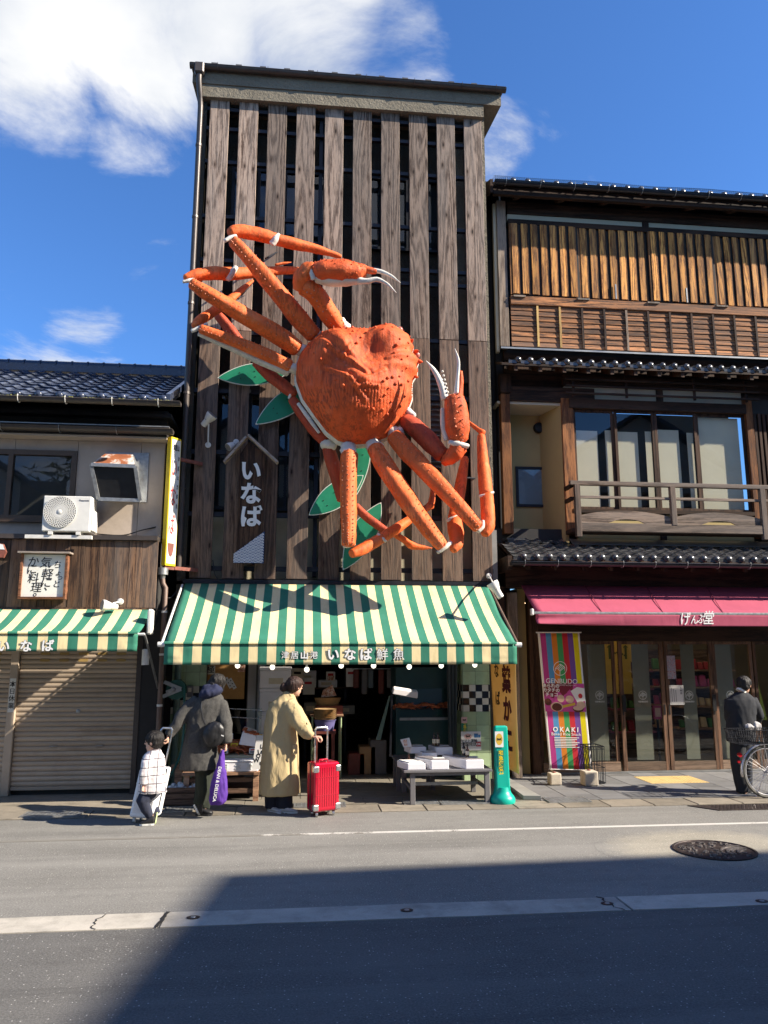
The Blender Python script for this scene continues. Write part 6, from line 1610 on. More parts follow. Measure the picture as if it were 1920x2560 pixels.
bottle('sauce bottle lying with its base to the left behind the white package',c8(545,830),10.72,tz+.002,.15,lean=(1,.3,.25)); bottle('sauce bottle lying nearest the white wrapped package',c8(548,865),10.64,tz+.002,.15,lean=(1,.1,.05)); bottle('sauce bottle lying between the package and the middle foam box',c8(655,860),10.66,tz+.002,.15,lean=(-1,.2,.1))
pc = thing('price_stand','white price card with a food picture propped on the trestle table','price card',(X(*c8(595,780),10.85),10.85,tz))
a,b = at(*c8(548,785),10.85),at(*c8(640,705),10.85); MB().add([(a.x+.02,10.85,a.z),(b.x,10.85,a.z+.008),(b.x-.03,10.90,b.z+.01),(a.x-.02,10.90,b.z-.015)],[(0,1,2,3)]).build('card',M.paper,pc,solid=.004)
MB().add([(a.x+.03,10.850,a.z+.02),(b.x-.06,10.850,a.z+.025),(b.x-.07,10.868,a.z+.10),(a.x+.015,10.868,a.z+.095)],[(0,1,2,3)]).build('picture',M.food_print,pc,solid=.001)
# plate with delivery notices on the pier and the green strip above it
YP = 12.125
dp = thing('delivery_notice','white delivery notice with a cat emblem, blue truck and OK on the pier','notice',(X(1177,1850,YP),YP,.9))
a,b = at(*c8(1105,815),YP),at(*c8(1290,635),YP); MB().box(a.x,b.x,YP-.002,YP+.002,a.z,b.z).build('plate',M.paper,dp)
def cat_emblem(parent,c,s,ring=True,face='-Y'):
    """A running cat, flat print, in an oval."""
    body = [(-.78,-.05),(-.62,.22),(-.66,.42),(-.50,.34),(-.38,.42),(-.34,.24),(.30,.26),(.55,.34),(.80,.60),(.88,.52),(.66,.20),(.62,-.02),(.80,-.40),(.66,-.42),(.44,-.12),(.18,-.10),(.02,-.44),(-.12,-.42),(-.10,-.12),(-.30,-.14),(-.56,-.46),(-.66,-.38),(-.48,-.06)]
    if ring:
        n = 28; MB().add([(c[0]+math.cos(6.283*k/n)*s*1.22,c[1],c[2]+math.sin(6.283*k/n)*s*.86) for k in range(n)],[tuple(range(n))]).build('emblem_ground',ring,parent)
    return MB().add([(c[0]+x*s,c[1]-.0008,c[2]+y*s) for x,y in body],[tuple(range(len(body)))]).build('emblem',M.black_ink,parent)
M.pale_pink = plain('pale_pink_print',(.66,.42,.38),.7,.04,9,.02); M.truck_blue = plain('truck_blue_print',(.05,.17,.36),.7,.1,9,.02)
e = at(*c8(1168,683),YP); cat_emblem(dp,(e.x,YP-.003,e.z),.05,M.pale_pink)
e = at(*c8(1256,680),YP); MB().box(e.x-.05,e.x+.012,YP-.0035,YP-.0025,e.z-.02,e.z+.04).box(e.x+.015,e.x+.05,YP-.0035,YP-.0025,e.z-.02,e.z+.022).build('truck_print',M.truck_blue,dp)
e = at(*c8(1178,725),YP); text('ヤマト運輸',.052,M.black_ink,dp,(e.x,YP-.003,e.z),bold=.012,depth=.0006)
e = at(*c8(1180,757),YP); text('全国発送',.062,M.black_ink,dp,(e.x-.005,YP-.003,e.z),bold=.015,depth=.0006)
e = at(*c8(1267,755),YP); MB().box(e.x-.035,e.x+.04,YP-.003,YP-.0024,e.z-.035,e.z+.035).build('red_square',M.red_ink,dp); text('OK',.05,M.white_ink,dp,(e.x,YP-.0042,e.z),bold=.03,depth=.0006)
gs = thing('delivery_strip','narrow green delivery strip with a black cat emblem high on the pier','notice',(X(1160,1800,YP),YP,1.2))
a,b = at(*c8(1107,628),YP-.01),at(*c8(1160,500),YP-.01); M.strip_green = plain('strip_green',(.02,.20,.12),.6,.08,9,.02)
MB().box(a.x,b.x,YP-.014,YP-.010,a.z,b.z).build('plate',M.strip_green,gs); MB().box(a.x,b.x,YP-.0155,YP-.0142,b.z-.09,b.z).build('white_field',M.pale_pink,gs)
cat_emblem(gs,((a.x+b.x)/2,YP-.0165,b.z-.045),.038,None); text('宅急便',.055,M.sign_yellow,gs,((a.x+b.x)/2+.01,YP-.0150,(a.z+b.z)/2-.045),vertical=True,pitch=1.05,bold=.02,depth=.0006)

# ---- left half: crab stall
st = thing('crab_stall','timber fish stall with a pale ledge between the grey-coated person and the woman','stall',(-.65,11.0,.012))
sx0,sx1 = X(455,1930,10.75),X(650,1930,10.75); szl = Z(600,1930,10.75)
MB().box(sx0,sx1,10.72,11.7,szl-.035,szl).build('ledge',M.raw_wood,st)
for x in (sx0+.06,sx1-.05):
    for y in (10.78,11.6): MB().box(x-.035,x+.035,y-.035,y+.035,.013,szl-.036).build('leg',M.raw_wood,st)
for zz in (.16,.30): MB().box(sx0+.096,sx1-.086,10.77,10.80,zz-.04,zz+.02).build('cross_board',M.wet_wood,st)
MB().box(sx0+.03,sx1-.02,10.9,11.72,.10,.14).build('shelf',M.wet_wood,st)
zz1 = Z(600,1887,11.05)
MB().box(sx0+.35,sx1,10.98,11.75,szl+.001,zz1).build('pale_upstand',M.cream_wall,st)
fb = thing('fish_box','long white foam fish box with embossed characters on the stall ledge','foam box',(X(600,1915,10.76),10.8,szl))
a,b = at(540,1929,10.76),at(646,1903,10.76); MB().box(a.x,b.x,10.74,10.965,szl+.002,szl+(b.z-a.z)).build('tub',M.foam,fb,bevel=.01)
MB().box(a.x-.01,b.x+.01,10.732,10.97,szl+(b.z-a.z)+.001,szl+(b.z-a.z)+.022).build('rim',M.foam,fb,bevel=.005)
for ch,q in (('日',.22),('水',.52),('冷',.80)): text(ch,.085,M.white_plastic,fb,(a.x+(b.x-a.x)*q,10.737,szl+(b.z-a.z)*.52),bold=.03,depth=.006,name='character')
def crab_heap(lab,x0,x1,y0,y1,z0,h,n,seed):
    t = thing('crab_heap',lab,'crab display',((x0+x1)/2,(y0+y1)/2,z0),'boiled crabs laid out on the stall'); rg = random.Random(seed); mb = MB()
    for k in range(n):
        c = V(rg.uniform(x0,x1),rg.uniform(y0,y1),z0+rg.uniform(.01,h)); s = rg.uniform(.045,.07); mb.ball(c,(s,s*.9,s*.5),8,5)
        for q in range(6):
            a_ = rg.uniform(0,6.28); e_ = c+V(math.cos(a_)*.14,math.sin(a_)*.12,rg.uniform(-.02,.04)); e2 = e_+V(math.cos(a_+1.2)*.1,math.sin(a_+1.2)*.08,-.03)
            mb.tube([c,e_,e2],[.014,.012,.004],5)
    return tag(mb.build('crabs',M.crab_food,t,smooth=1),kind='stuff')
crab_heap('heap of reddish boiled crabs on the stall behind the white fish box',X(548,1870,11.3),X(640,1870,11.3),11.1,11.7,zz1,.13,26,5)
fx = thing('foam_tray','tilted pinkish foam tray full of crabs on the stall next to the woman','foam tray',(X(620,1860,11.0),11.0,zz1))
p_ = [at(597,1862,11.0),at(640,1868,11.0),at(640,1840,11.0),at(607,1830,11.0)]; MB().prism(p_,(0,.30,.05)).build('tub',M.foam,fx,bevel=.01)
mb = MB(); rg = random.Random(9)
for k in range(26): mb.ball(p_[3].lerp(p_[2],rg.random())+V(0,rg.uniform(.03,.27),rg.uniform(-.005,.04)),(.035,.03,.02),6,4)
tag(mb.build('crabs',M.crab_food,fx,smooth=1),kind='stuff')
ws = thing('hanging_cloth','white cloth with black letters hanging from the stall beside the beige coat','cloth sign',(X(650,1880,10.66),10.66,.5))
q = [at(630,1921,10.66),at(668,1926,10.66),at(668,1838,10.66),at(642,1838,10.66)]
MB().add(q,[(0,1,2,3)]).build('cloth',M.paper,ws,solid=.006)
for ch,x_,y_ in (('い',656,1868),('J',646,1880),('A',654,1882),('O',646,1890),('W',641,1901),('t',651,1908)): text(ch,.075,M.black_ink,ws,at(x_,y_,10.655),bold=.02,rot=R(runi(-20,20)),depth=.001,name='character')
# low shelf at the left with a shallow box of ice
ls = thing('low_shelf','dark wet timber crate with white packing on top, behind the child','crate',(X(450,2000,10.6),10.7,.012))
a,b = X(408,1990,10.6),X(492,1990,10.6); zt2 = Z(450,1968,10.6)
for i in range(3): MB().box(a,b,10.56,10.60,.02+i*(zt2-.02)/3+.004,.02+(i+1)*(zt2-.02)/3-.004).build('side_board',M.wet_wood,ls)
MB().box(a,b,10.601,11.2,.013,zt2-.06).build('tray',M.wet_wood,ls)
mb = MB(); rg = random.Random(4)
for k in range(60): mb.ball((rg.uniform(a+.05,b-.05),rg.uniform(10.63,11.0),zt2-.05+rg.uniform(0,.05)),(.035,.03,.02),5,4)
tag(mb.build('packing',M.paper,ls),kind='stuff')
pt = thing('post_rack','raw timber post with a small cap beside the hose, under the tiled wall','post',(X(447,1930,11.3),11.3,.012))
a = X(447,1930,11.3); MB().box(a-.05,a+.05,11.27,11.33,.013,Z(447,1926,11.3)).build('post',M.raw_wood,pt); MB().box(a-.10,a+.18,11.25,11.36,Z(447,1926,11.3)+.001,Z(447,1911,11.3)).build('cap',M.raw_wood,pt)
# hose reel on the left wall
def c4(x,y): return (320+x*.18987,1660+y*.18987)
hr = thing('hose_reel','dark green hose reel in a grey bracket with its hose hanging down','hose reel',(X(430,1725,11.6),11.6,1.4))
hc = at(*c4(640,335),11.6); M.hose = plain('green_hose',(.02,.10,.075),.4,.15,12,.05)
MB().lathe([(.14,0),(.14,.02),(.10,.02),(.10,.11),(.14,.11),(.14,.13)],24,(hc.x,11.66,hc.z),'Y').build('drum',M.hose,hr,smooth=1,ang=40)
bp_ = [at(*c4(475,235),11.5),at(*c4(700,330),11.5),at(*c4(455,430),11.5)]; hub = at(*c4(595,335),11.5)
MB().bar(bp_[0],bp_[1],.05,.012,up=(0,-1,0)).bar(bp_[2],bp_[1]+V(0,.0,0),.05,.014,up=(0,-1,0)).bar(at(*c4(500,365),11.49),hub+V(.03,-.01,.01),.035,.012,up=(0,-1,0)).build('bracket',M.galv,hr)
MB().lathe([(.035,0),(.03,.02),(.012,.025)],12,(hub.x,11.49,hub.z),'Y').build('hub',M.galv,hr)
P,Q = smooth_path([hc+V(.12,-.05,.06),at(*c4(745,420),11.5),at(*c4(740,800),11.4),at(*c4(700,1150),11.3),at(*c4(600,1400),11.15),at(*c4(520,1560),11.0),at(*c4(530,1680),10.95)],[.016]*7,6); MB().tube(P,Q,8).build('hose',M.hose,hr,smooth=1)
sb = thing('switch_box','small grey switch box on the tiled wall beside the hose reel','switch box',(X(475,1730,12.1),12.1,1.3)); a,b = at(*c4(775,435),12.1),at(*c4(860,285),12.1)
MB().box(a.x,b.x,12.06,12.13,a.z,b.z).build('box',M.trestle,sb,bevel=.006); MB().box(a.x+.02,b.x-.02,12.056,12.06,b.z-.09,b.z-.03).build('window',M.label_paper,sb)
# cork board with papers, cabinets, shelves
cb = thing('cork_board','brown notice board with pinned papers and one large character above the grey coat','notice board',(X(560,1700,12.3),12.3,1.5))
YC = 12.3; a,b = at(510,1748,YC),at(613,1655,YC); MB().box(a.x,b.x,YC,YC+.03,a.z,b.z+.1).build('board',M.cork,cb)
p = at(527,1675,YC-.003); MB().box(p.x-.065,p.x+.065,YC-.004,YC-.001,p.z-.065,p.z+.065).build('character_card',M.tile_white,cb); text('極',.12,M.black_ink,cb,(p.x,YC-.0055,p.z),bold=.01,depth=.001)
p = at(604,1668,YC); MB().box(p.x-.055,p.x+.055,YC-.004,YC-.001,p.z-.07,p.z+.09).build('picture',M.food_print,cb)
for px_,py_ in ((571,1707),(581,1709)):
    p = at(px_,py_,YC); d = V(.045,0,-.075); n = V(.024,0,.0145); MB().add([p-d-n+V(0,-.003,0),p+d-n+V(0,-.003,0),p+d+n+V(0,-.003,0),p-d+n+V(0,-.003,0)],[(0,1,2,3)]).build('paper_strip',M.paper,cb,solid=.002)
    for q in (-.6,0,.6): MB().box(p.x+d.x*q-.008,p.x+d.x*q+.008,YC-.006,YC-.0045,p.z+d.z*q-.008,p.z+d.z*q+.008).build('mark',M.black_ink,cb)
# white showcase with glass front, the back shelf with clutter, stacked baskets, tubs
def case(name,lab,cat,px0,px1,Y,depth,m,grp=None,z0=None):
    a,b = at(*px0,Y),at(*px1,Y); z0 = a.z if z0 is None else z0
    t = thing(name,lab,cat,((a.x+b.x)/2,Y,z0),grp); MB().box(a.x,b.x,Y,Y+depth,z0,b.z).build('body',m,t,bevel=.004); return t,a,b
wc,a,b = case('cabinet','tall pale cabinet with two doors behind the stall','cabinet',(615,1800),(668,1655),12.7,.5,M.grey_panel,z0=.02)
for q in (.25,.75): MB().box(a.x+(b.x-a.x)*(q-.2),a.x+(b.x-a.x)*(q+.2),12.68,12.699,.1,b.z-.04).build('door',M.foam,wc)
gc = thing('glass_cover','low clear glass display cover on the stall behind the crabs','display cover',(X(600,1790,11.75),11.75,.9))
a,b = at(555,1835,11.78),at(655,1770,11.78); MB().box(a.x,b.x,11.78,11.786,a.z,b.z).build('pane',M.glass_shop,gc)
for z_ in (b.z,b.z-.12): MB().bar((a.x,11.775,z_),(b.x,11.775,z_-.03),.012,.012).build('rail',M.chrome,gc)
# cluttered shelves at the back
rk = thing('back_shelf','dark shelving at the back of the fish shop loaded with cartons and trays','shelf',(.5,13.6,.02))
rx0,rx1 = X(655,1700,13.6),X(870,1700,13.6)
for z_ in (.9,1.35,1.8,2.2): MB().box(rx0,rx1,13.55,14.0,z_-.02,z_).build('shelf_board',M.wet_wood,rk)
for x in (rx0,rx1-.04,(rx0+rx1)/2): MB().box(x,x+.04,14.001,14.04,.03,2.6).build('upright',M.steel_dark,rk)
rg = random.Random(21); k = 0
stuffm = [M.foam,M.grey_panel,M.cardboard,M.cream_wall,M.trestle,M.crate_red]
names = ['carton','carton','carton','tray','tray','crate']
words_ = ['pale foam','grey','brown','cream','dark grey','dark red']; done_ = {}
for zi,z_ in enumerate((.9,1.35,1.8,2.2)):
    x = rx0+.05
    while x < rx1-.2:
        w = rg.uniform(.16,.36); h = rg.uniform(.10,.30); mi = rg.randrange(6); key = (zi,mi); done_[key] = done_.get(key,0)+1
        lab = '%s %s on the %s back shelf of the fish shop' % (words_[mi],names[mi],('lowest','second lowest','second highest','highest')[zi])
        lab += ('' if done_[key] == 1 else ', further right' if done_[key] == 2 else ', furthest right')
        t = thing(names[mi],lab,names[mi],(x+w/2,13.7,z_+.001),'boxes on the back shelf')
        MB().box(x,x+w,13.58,13.9,z_+.001,z_+h).build('body',stuffm[mi],t,bevel=.006); MB().box(x+w*.15,x+w*.7,13.574,13.579,z_+h*.3,z_+h*.7).build('label',M.label_paper,t)
        x += w+rg.uniform(.02,.12)
ps = thing('poster','red and white framed price poster high on the back shelving','poster',(X(826,1690,13.5),13.5,1.7)); a,b = at(815,1704,13.5),at(838,1679,13.5)
MB().box(a.x,b.x,13.49,13.51,a.z,b.z).build('sheet',M.paper,ps); MB().box(a.x+.02,b.x-.02,13.486,13.489,a.z+.02,a.z+.10).build('picture',M.food_print,ps); MB().box(a.x+.03,b.x-.03,13.486,13.489,b.z-.07,b.z-.03).build('red_print',M.red_ink,ps)
bt = thing('side_table','small pale metal table in the doorway carrying a stack of round baskets','table',(X(815,1850,12.6),12.6,.02))
a,b = X(775,1800,12.6),X(858,1800,12.6); zt3 = Z(815,1786,12.6)
MB().box(a,b,12.5,13.0,zt3-.025,zt3).build('top',M.raw_wood,bt)
for x in (a+.04,b-.04):
    for y in (12.53,12.96): MB().tube([(x,y,.02),(x,y,zt3-.026)],.014,8).build('leg',M.tile_green,bt)
tub = thing('plastic_tub','violet plastic tub on a wooden stool under the stack of baskets','tub',(X(812,1815,12.42),12.42,.6))
c_ = at(812,1826,12.36); MB().lathe([(.13,0),(.165,.16),(.175,.165),(.17,.15)],20,c_).build('tub',M.purple_tub,tub,smooth=1,ang=50)
so = thing('stool','dark red wooden stool carrying the violet tub','stool',(c_.x,12.4,.02)); MB().box(c_.x-.17,c_.x+.17,12.22,12.52,c_.z-.04,c_.z-.002).build('seat',M.crate_red,so)
for x in (-.13,.13):
    for y in (12.25,12.48): MB().box(c_.x+x-.02,c_.x+x+.02,y-.02,y+.02,.02,c_.z-.041).build('leg',M.crate_red,so)
M.basket = plain('bamboo_basket',(.34,.22,.10),.8,.2,30,.3)
for i,wd in enumerate(('lowest','second','third','fourth','topmost')):
    tag(MB().lathe([(.155,0),(.18,.03),(.188,.035),(.18,.028)],22,(c_.x,12.36,c_.z+.17+i*.03)).build('basket',M.basket,smooth=1,ang=40),'%s round bamboo basket in the stack above the violet tub' % wd,'basket','stacked round baskets')
cr = thing('wicker_basket','wide dark wicker basket with bagged food on a red crate by the doorway','basket',(X(815,1760,12.7),12.7,1.1)); a,b = at(790,1765,12.62),at(850,1740,12.62)
MB().lathe([(.17,0),(.22,.12),(.23,.12)],18,((a.x+b.x)/2,12.8,a.z),sy=.7).build('rim',M.basket,cr,smooth=1); MB().prism([(a.x+.08,12.72,b.z-.03),(b.x-.05,12.72,b.z),(b.x-.12,12.76,b.z+.17),(a.x+.11,12.76,b.z+.08)],(0,.06,0)).build('food_bag',M.food_print,cr)
cr2 = thing('crate','dark red wooden crate under the wicker basket by the doorway','crate',((a.x+b.x)/2,12.8,zt3)); MB().box(a.x,b.x+.05,12.62,12.95,zt3+.001,a.z-.002).build('body',M.crate_red,cr2)
fl = thing('foam_board','cream foam lid propped up in mid air beside the dark showcase','foam lid',(X(1000,1735,11.9),11.9,1.4))
q = [at(*c8(455,285),11.9),at(*c8(695,328),11.9),at(*c8(698,265),11.9),at(*c8(470,228),11.9)]; MB().prism(q,(0,.10,.03)).build('lid',M.foam,fl,bevel=.012); MB().bar(q[0]+V(.0,.05,0),V(q[0].x-.02,12.0,.4),.03,.03).build('prop',M.steel_dark,fl)
lb = thing('leaning_board','tall dark teal board leaning beside the doorway','board',(X(960,1800,12.3),12.3,.02)); q = [at(*c8(300,715),12.2),at(*c8(345,715),12.2),at(*c8(440,300),12.4),at(*c8(425,300),12.4)]; MB().prism(q,(0,.03,0)).build('board',M.pipe_green,lb)
sc_,a,b = case('fish_showcase','dark teal glass fronted fish showcase behind the trestle table','showcase',(990,1860),(1128,1668),12.5,.8,M.teal_case,z0=.02)
MB().box(a.x+.06,b.x-.04,12.49,12.499,a.z+.42,a.z+.85).build('window',M.glass_shop,sc_); MB().box(a.x+.06,b.x-.04,12.485,12.499,a.z+.36,a.z+.40).build('trim',M.galv,sc_); MB().box(a.x+.06,b.x-.04,12.4,12.499,1.05,1.07).build('ledge',M.steel_dark,sc_)
crab_heap('row of boiled crabs along the ledge of the dark showcase',a.x+.1,b.x-.06,12.42,12.48,1.07,.07,9,8)
cu = thing('plastic_curtain','grey vinyl curtain gathered beside the tiled pier','curtain',(X(1138,1750,12.2),12.2,1.5)); a,b = at(1120,1850,12.2),at(1146,1660,12.2); M.vinyl = plain('grey_vinyl',(.10,.12,.13),.35,.1,5,.05,spec=.5)
MB().sheet(lambda u,v: (a.x+(b.x-a.x)*(u*(.65+.35*v)+.35*(1-v)*.3),12.25+.03*math.sin(u*19),.35+(b.z+.3-.35)*v),24,8).build('sheet',M.vinyl,cu,smooth=1,solid=.003)
# hanging bits in the dark: bags on a rail
hg = thing('hanging_rail','thin rail with hanging bags in the dark doorway','rail',(X(930,1700,13.2),13.2,2.1)); a,b = at(880,1672,13.2),at(985,1672,13.2); MB().bar(a,b,.015,.015).build('rail',M.galv,hg)
for i,q in enumerate((.1,.3,.45,.7,.9)): p = a.lerp(b,q); MB().box(p.x-.05,p.x+.05,13.18,13.24,p.z-.32-.1*(i % 2),p.z-.01).build('bag',(M.crate_red,M.trestle,M.vinyl)[i % 3],hg,bevel=.02)
# a few more things that fill the stall and the doorway
for k,(px_,py_,Y_,c_n) in enumerate(((560,1885,11.0,'paper'),(585,1872,11.15,'sign_yellow'),(632,1884,11.0,'paper'),(573,1848,11.4,'paper'),(646,1850,11.3,'sign_yellow'))):
    p = at(px_,py_,Y_); t = thing('price_card',('small white price card at the left front of the crab heap','yellow price card in the middle of the crab heap','small white price card below the tilted foam tray','small white price card at the back of the crab heap','yellow price card right of the tilted foam tray')[k],'price card',tuple(p),'price cards on the crab stall')
    MB().add([p+V(-.05,0,0),p+V(.05,0,.004),p+V(.05,.03,.075),p+V(-.05,.03,.07)],[(0,1,2,3)]).build('card',M[c_n],t,solid=.003); MB().tube([p+V(0,.02,.03),p+V(0,.04,-.06)],.003,5).build('stick',M.black_plastic,t)
    for q in range(2): MB().add([p+V(-.035,-.004+.011*q,.015+.027*q),p+V(.03,-.004+.011*q,.016+.027*q),p+V(.03,.002+.011*q,.029+.027*q),p+V(-.035,.002+.011*q,.028+.027*q)],[(0,1,2,3)]).build('print_line',M.red_ink if q else M.black_ink,t)
xk = X(688,1750,12.35); zk_ = .05
for k,wd in enumerate(('lowest','second lowest','middle','second highest','topmost')):
    t = thing('foam_box',wd+' white foam box in the stack behind the woman in beige','foam box',(xk,12.4,zk_),'stacked foam boxes behind the woman'); h_ = .27+.03*(k % 2); dx = runi(-.02,.02)
    MB().box(xk-.24+dx,xk+.24+dx,12.3,12.62,zk_,zk_+h_).build('tub',M.foam,t,bevel=.012); MB().box(xk-.25+dx,xk+.25+dx,12.29,12.63,zk_+h_+.001,zk_+h_+.05).build('lid',M.foam,t,bevel=.01); MB().box(xk-.1+dx,xk+.12+dx,12.292,12.298,zk_+.06,zk_+.15).build('label',M.label_paper,t); zk_ += h_+.053
for k,(px_,py_,c_n,lab) in enumerate(((745,1690,'label_paper','cream sheet'),(772,1715,'paper','white sheet'),(700,1672,'cardboard','brown sheet'),(880,1690,'paper','tall white sheet'))):
    p = at(px_,py_,13.3); t = thing('paper_notice',lab+' pinned up in the dark behind the woman and the doorway','notice',tuple(p)); MB().box(p.x-.10,p.x+.10,13.3,13.306,p.z-.14-.04*(k == 3),p.z+.13).build('sheet',M[c_n],t); MB().box(p.x-.07,p.x+.05,13.296,13.299,p.z+.03,p.z+.07).build('print',M.red_ink if k % 2 else M.black_ink,t)
for k in range(7):
    p = at(905+k*13,1930-(k % 3)*4,11.6); t = thing('crate',('dark red','brown','grey')[k % 3]+' crate on the dark floor behind the red suitcase, '+('first','second','third','fourth','fifth','sixth','seventh')[k]+' from the left','crate',(p.x,12.9,.02),'crates on the dark floor') if k < 3 else None
    if t: MB().box(p.x+k*.1-.12,p.x+k*.1+.14,12.8,13.2,.021,.35+.1*k).build('body',M[('crate_red','cardboard','trestle')[k]],t,bevel=.008)
# tea-towel like paving flags on the shop floor
fl_ = None
for j in range(6):
    for i in range(8):
        x0 =-1.2+i*.52+(.2 if j % 2 else 0); y0 = 10.44+j*.42
        if x0+.5 > 2.4: continue
        if fl_ is None: fl_ = MB().box(.004,.516,.004,.414,0,.010).build('floor_flag',M.apron,bpy.data.objects['shop_floor'],bevel=.003); o = fl_
        else: o = fl_.copy(); COL.objects.link(o)
        o.location = (x0,y0,.0105+runi(0,.003))
# ------------------------------------------------------------------ street furniture in front
bo = thing('plastic_bollard','turquoise plastic marker post on a round weighted base with a cat emblem','marker post',(X(1262,2000,10.27),10.27,0.012))
M.turq = plain('turquoise_plastic',(.0,.36,.27),.38,.06,5,.03,spec=.5)
c_ = gnd(1262,2013); c_ = V(c_.x,c_.y+.12,.012)
MB().lathe([(.165,0),(.17,.015),(.167,.06),(.15,.09),(.125,.115),(.11,.15),(.10,.20),(.0,.20)],26,c_).build('base',M.turq,bo,smooth=1,ang=50)
zt4 = Z(1250,1815,10.3); q0,q1 = .085,.088
MB().add([(c_.x+sx*w,c_.y+sy*d,z) for z,w,d in ((c_.z+.15,.095,.08),(c_.z+.5,.088,.06),(zt4-.02,.088,.04),(zt4,.078,.03)) for sx,sy in ((-1,-1),(1,-1),(1,1),(-1,1))],
         [(3,2,1,0)]+[(4*i+k,4*i+(k+1) % 4,4*i+4+(k+1) % 4,4*i+4+k) for i in range(3) for k in range(4)]+[(12,13,14,15)]).build('post',M.turq,bo,bevel=.018,seg=3)
lz = zt4-.07; yb = c_.y-.056
MB().box(c_.x-.093,c_.x+.02,yb-.006,yb-.003,lz-.20,lz).build('emblem_card',M.paper,bo); n = 20
M.emblem_yellow = plain('emblem_yellow',(.62,.40,.05),.6,.05,9,.02)
MB().add([(c_.x-.037+math.cos(6.283*k/n)*.047,yb-.0065,lz-.10+math.sin(6.283*k/n)*.075) for k in range(n)],[tuple(range(n))]).build('emblem_ground',M.emblem_yellow,bo); cat_emblem(bo,(c_.x-.037,yb-.0075,lz-.10),.042,None)
MB().box(c_.x-.06,c_.x+.02,yb-.010,yb-.007,lz-.66,lz-.23).build('lettered_strip',M.strip_green,bo); text('宅急便受付所',.062,M.sign_yellow,bo,(c_.x-.02,yb-.0115,lz-.445),vertical=True,pitch=1.1,bold=.02,depth=.001)
MB().box(c_.x-.045,c_.x+.02,yb-.016,yb-.012,lz-.80,lz-.70).build('small_label',M.paper,bo)
# yellow cloth banner at the right end of the striped awning
yb_ = thing('hanging_banner','yellow cloth banner with dark red and black characters behind the turquoise post','banner',(2.75,11.1,1.1))
t_ = NT('banner_yellow'); t_.t.nodes.remove(t_.b); c_n = t_.ramp(t_.noise(t_.coord(),2.5,4,.6),[(.3,(.62,.43,.17)),(.7,(.70,.50,.22))]); d1,d2,mx_ = t_.n('ShaderNodeBsdfDiffuse'),t_.n('ShaderNodeBsdfTranslucent'),t_.n('ShaderNodeMixShader')
t_.l(c_n,d1.inputs[0]); t_.l(c_n,d2.inputs[0]); mx_.inputs[0].default_value = .32; t_.l(d1.outputs[0],mx_.inputs[1]); t_.l(d2.outputs[0],mx_.inputs[2]); t_.l(mx_.outputs[0],t_.out.inputs[0]); M.banner_yellow = t_.m
pa_,pb_ = at(1229,1700,11.45),at(1290,1700,10.34)
def bn(u,v):
    w = .03*math.sin(v*5+u*2)*(1-v)+.05*math.sin(v*3.2+1)*(1-u)
    return V(pa_.x+(pb_.x-pa_.x)*u+w*.5,pa_.y+(pb_.y-pa_.y)*u+w,.36+(2.0-.36)*v)
MB().sheet(bn,14,22).build('cloth',M.banner_yellow,yb_,smooth=1,solid=.004)
dX = (pb_-pa_); dX.z = 0; dXn = dX.normalized(); M.dark_red_ink = plain('dark_red_ink',(.09,.006,.010),.7,.1,9,.02)
def bpos(u,v,o=.012): p = bn(u,v); n = V(dXn.y,-dXn.x,0); n = n if n.y < 0 else -n; return p+n*o
for ch,v in (('松',.93),('葉',.72),('か',.48),('に',.23)): text(ch,.36,M.dark_red_ink,yb_,bpos(.66,v),bold=.045,basis=(dXn,V(0,0,1)),name='character',depth=.002)
for ch,v in (('い',.97),('な',.80),('ば',.56)): text(ch,.22,M.black_ink,yb_,bpos(.27,v),bold=.02,basis=(dXn,V(0,0,1)),name='character',depth=.002)
MB().tube([bn(-.03,1.0)+V(0,0,.01),bn(1.03,1.0)+V(0,0,.01)],.012,8).build('top_rod',M.white_paint,yb_)
rp = thing('metal_ramp','pale metal step plate at the foot of the timber post beside the turquoise marker post','ramp',(3.1,11,0)); MB().prism([(3.0,10.5,.018),(3.22,10.45,.018),(3.2,12.0,.018),(3.05,12.0,.018)],(0,0,.05)).build('plate',M.grey_panel,rp)
wt = thing('concrete_weight','grey concrete foot block under the yellow cloth banner','weight',(2.8,11.0,.012)); MB().box(pb_.x-.28,pb_.x-.05,10.6,10.77,.013,.25).build('block',M.grey_panel,wt,bevel=.01)
# striped snack banner tied to two blocks
sb_ = thing('striped_banner','tall vertical banner in rainbow stripes with white lettering and a sweets picture','banner',(4.0,11.9,.3))
B = [at(1374,1923,11.95),at(1480,1925,11.95),at(1448,1581,11.75),at(1344,1581,11.75)]
bu = (B[1]-B[0]); bv = (B[3]-B[0]); bN = bu.cross(bv).normalized(); bN = bN if bN.y < 0 else -bN
def bq(u,v,o=0.0): return B[0]+bu*u+(bv+(B[2]-B[3]-bu)*u)*v+bN*(o+.002*math.sin(v*6.0+u*2))
bcols = [(.055,'paper',None),(.13,'b_magenta',(.42,.045,.22)),(.13,'b_blue',(.08,.26,.50)),(.13,'b_orange',(.62,.20,.025)),(.13,'b_green',(.055,.30,.10)),(.13,'b_red',(.52,.03,.045)),(.13,'b_violet',(.16,.07,.30)),(.125,'b_yellow',(.66,.56,.01)),(.05,'paper',None)]
ms = []; bounds = []; u = 0
for w,nm,c in bcols:
    if c and nm not in M: M[nm] = fabric(nm,c,.7,.04,stain_amt=0)
    ms.append(M[nm]); bounds += [(u+w*k/2) for k in range(2)]; u += w
bounds.append(1.0)
MB().sheet(lambda u,v: bq(bounds[int(round(u*(len(bounds)-1)))],v),len(bounds)-1,24,cols=lambda i,j: i // 2).build('cloth',ms,sb_,smooth=1,solid=.003)
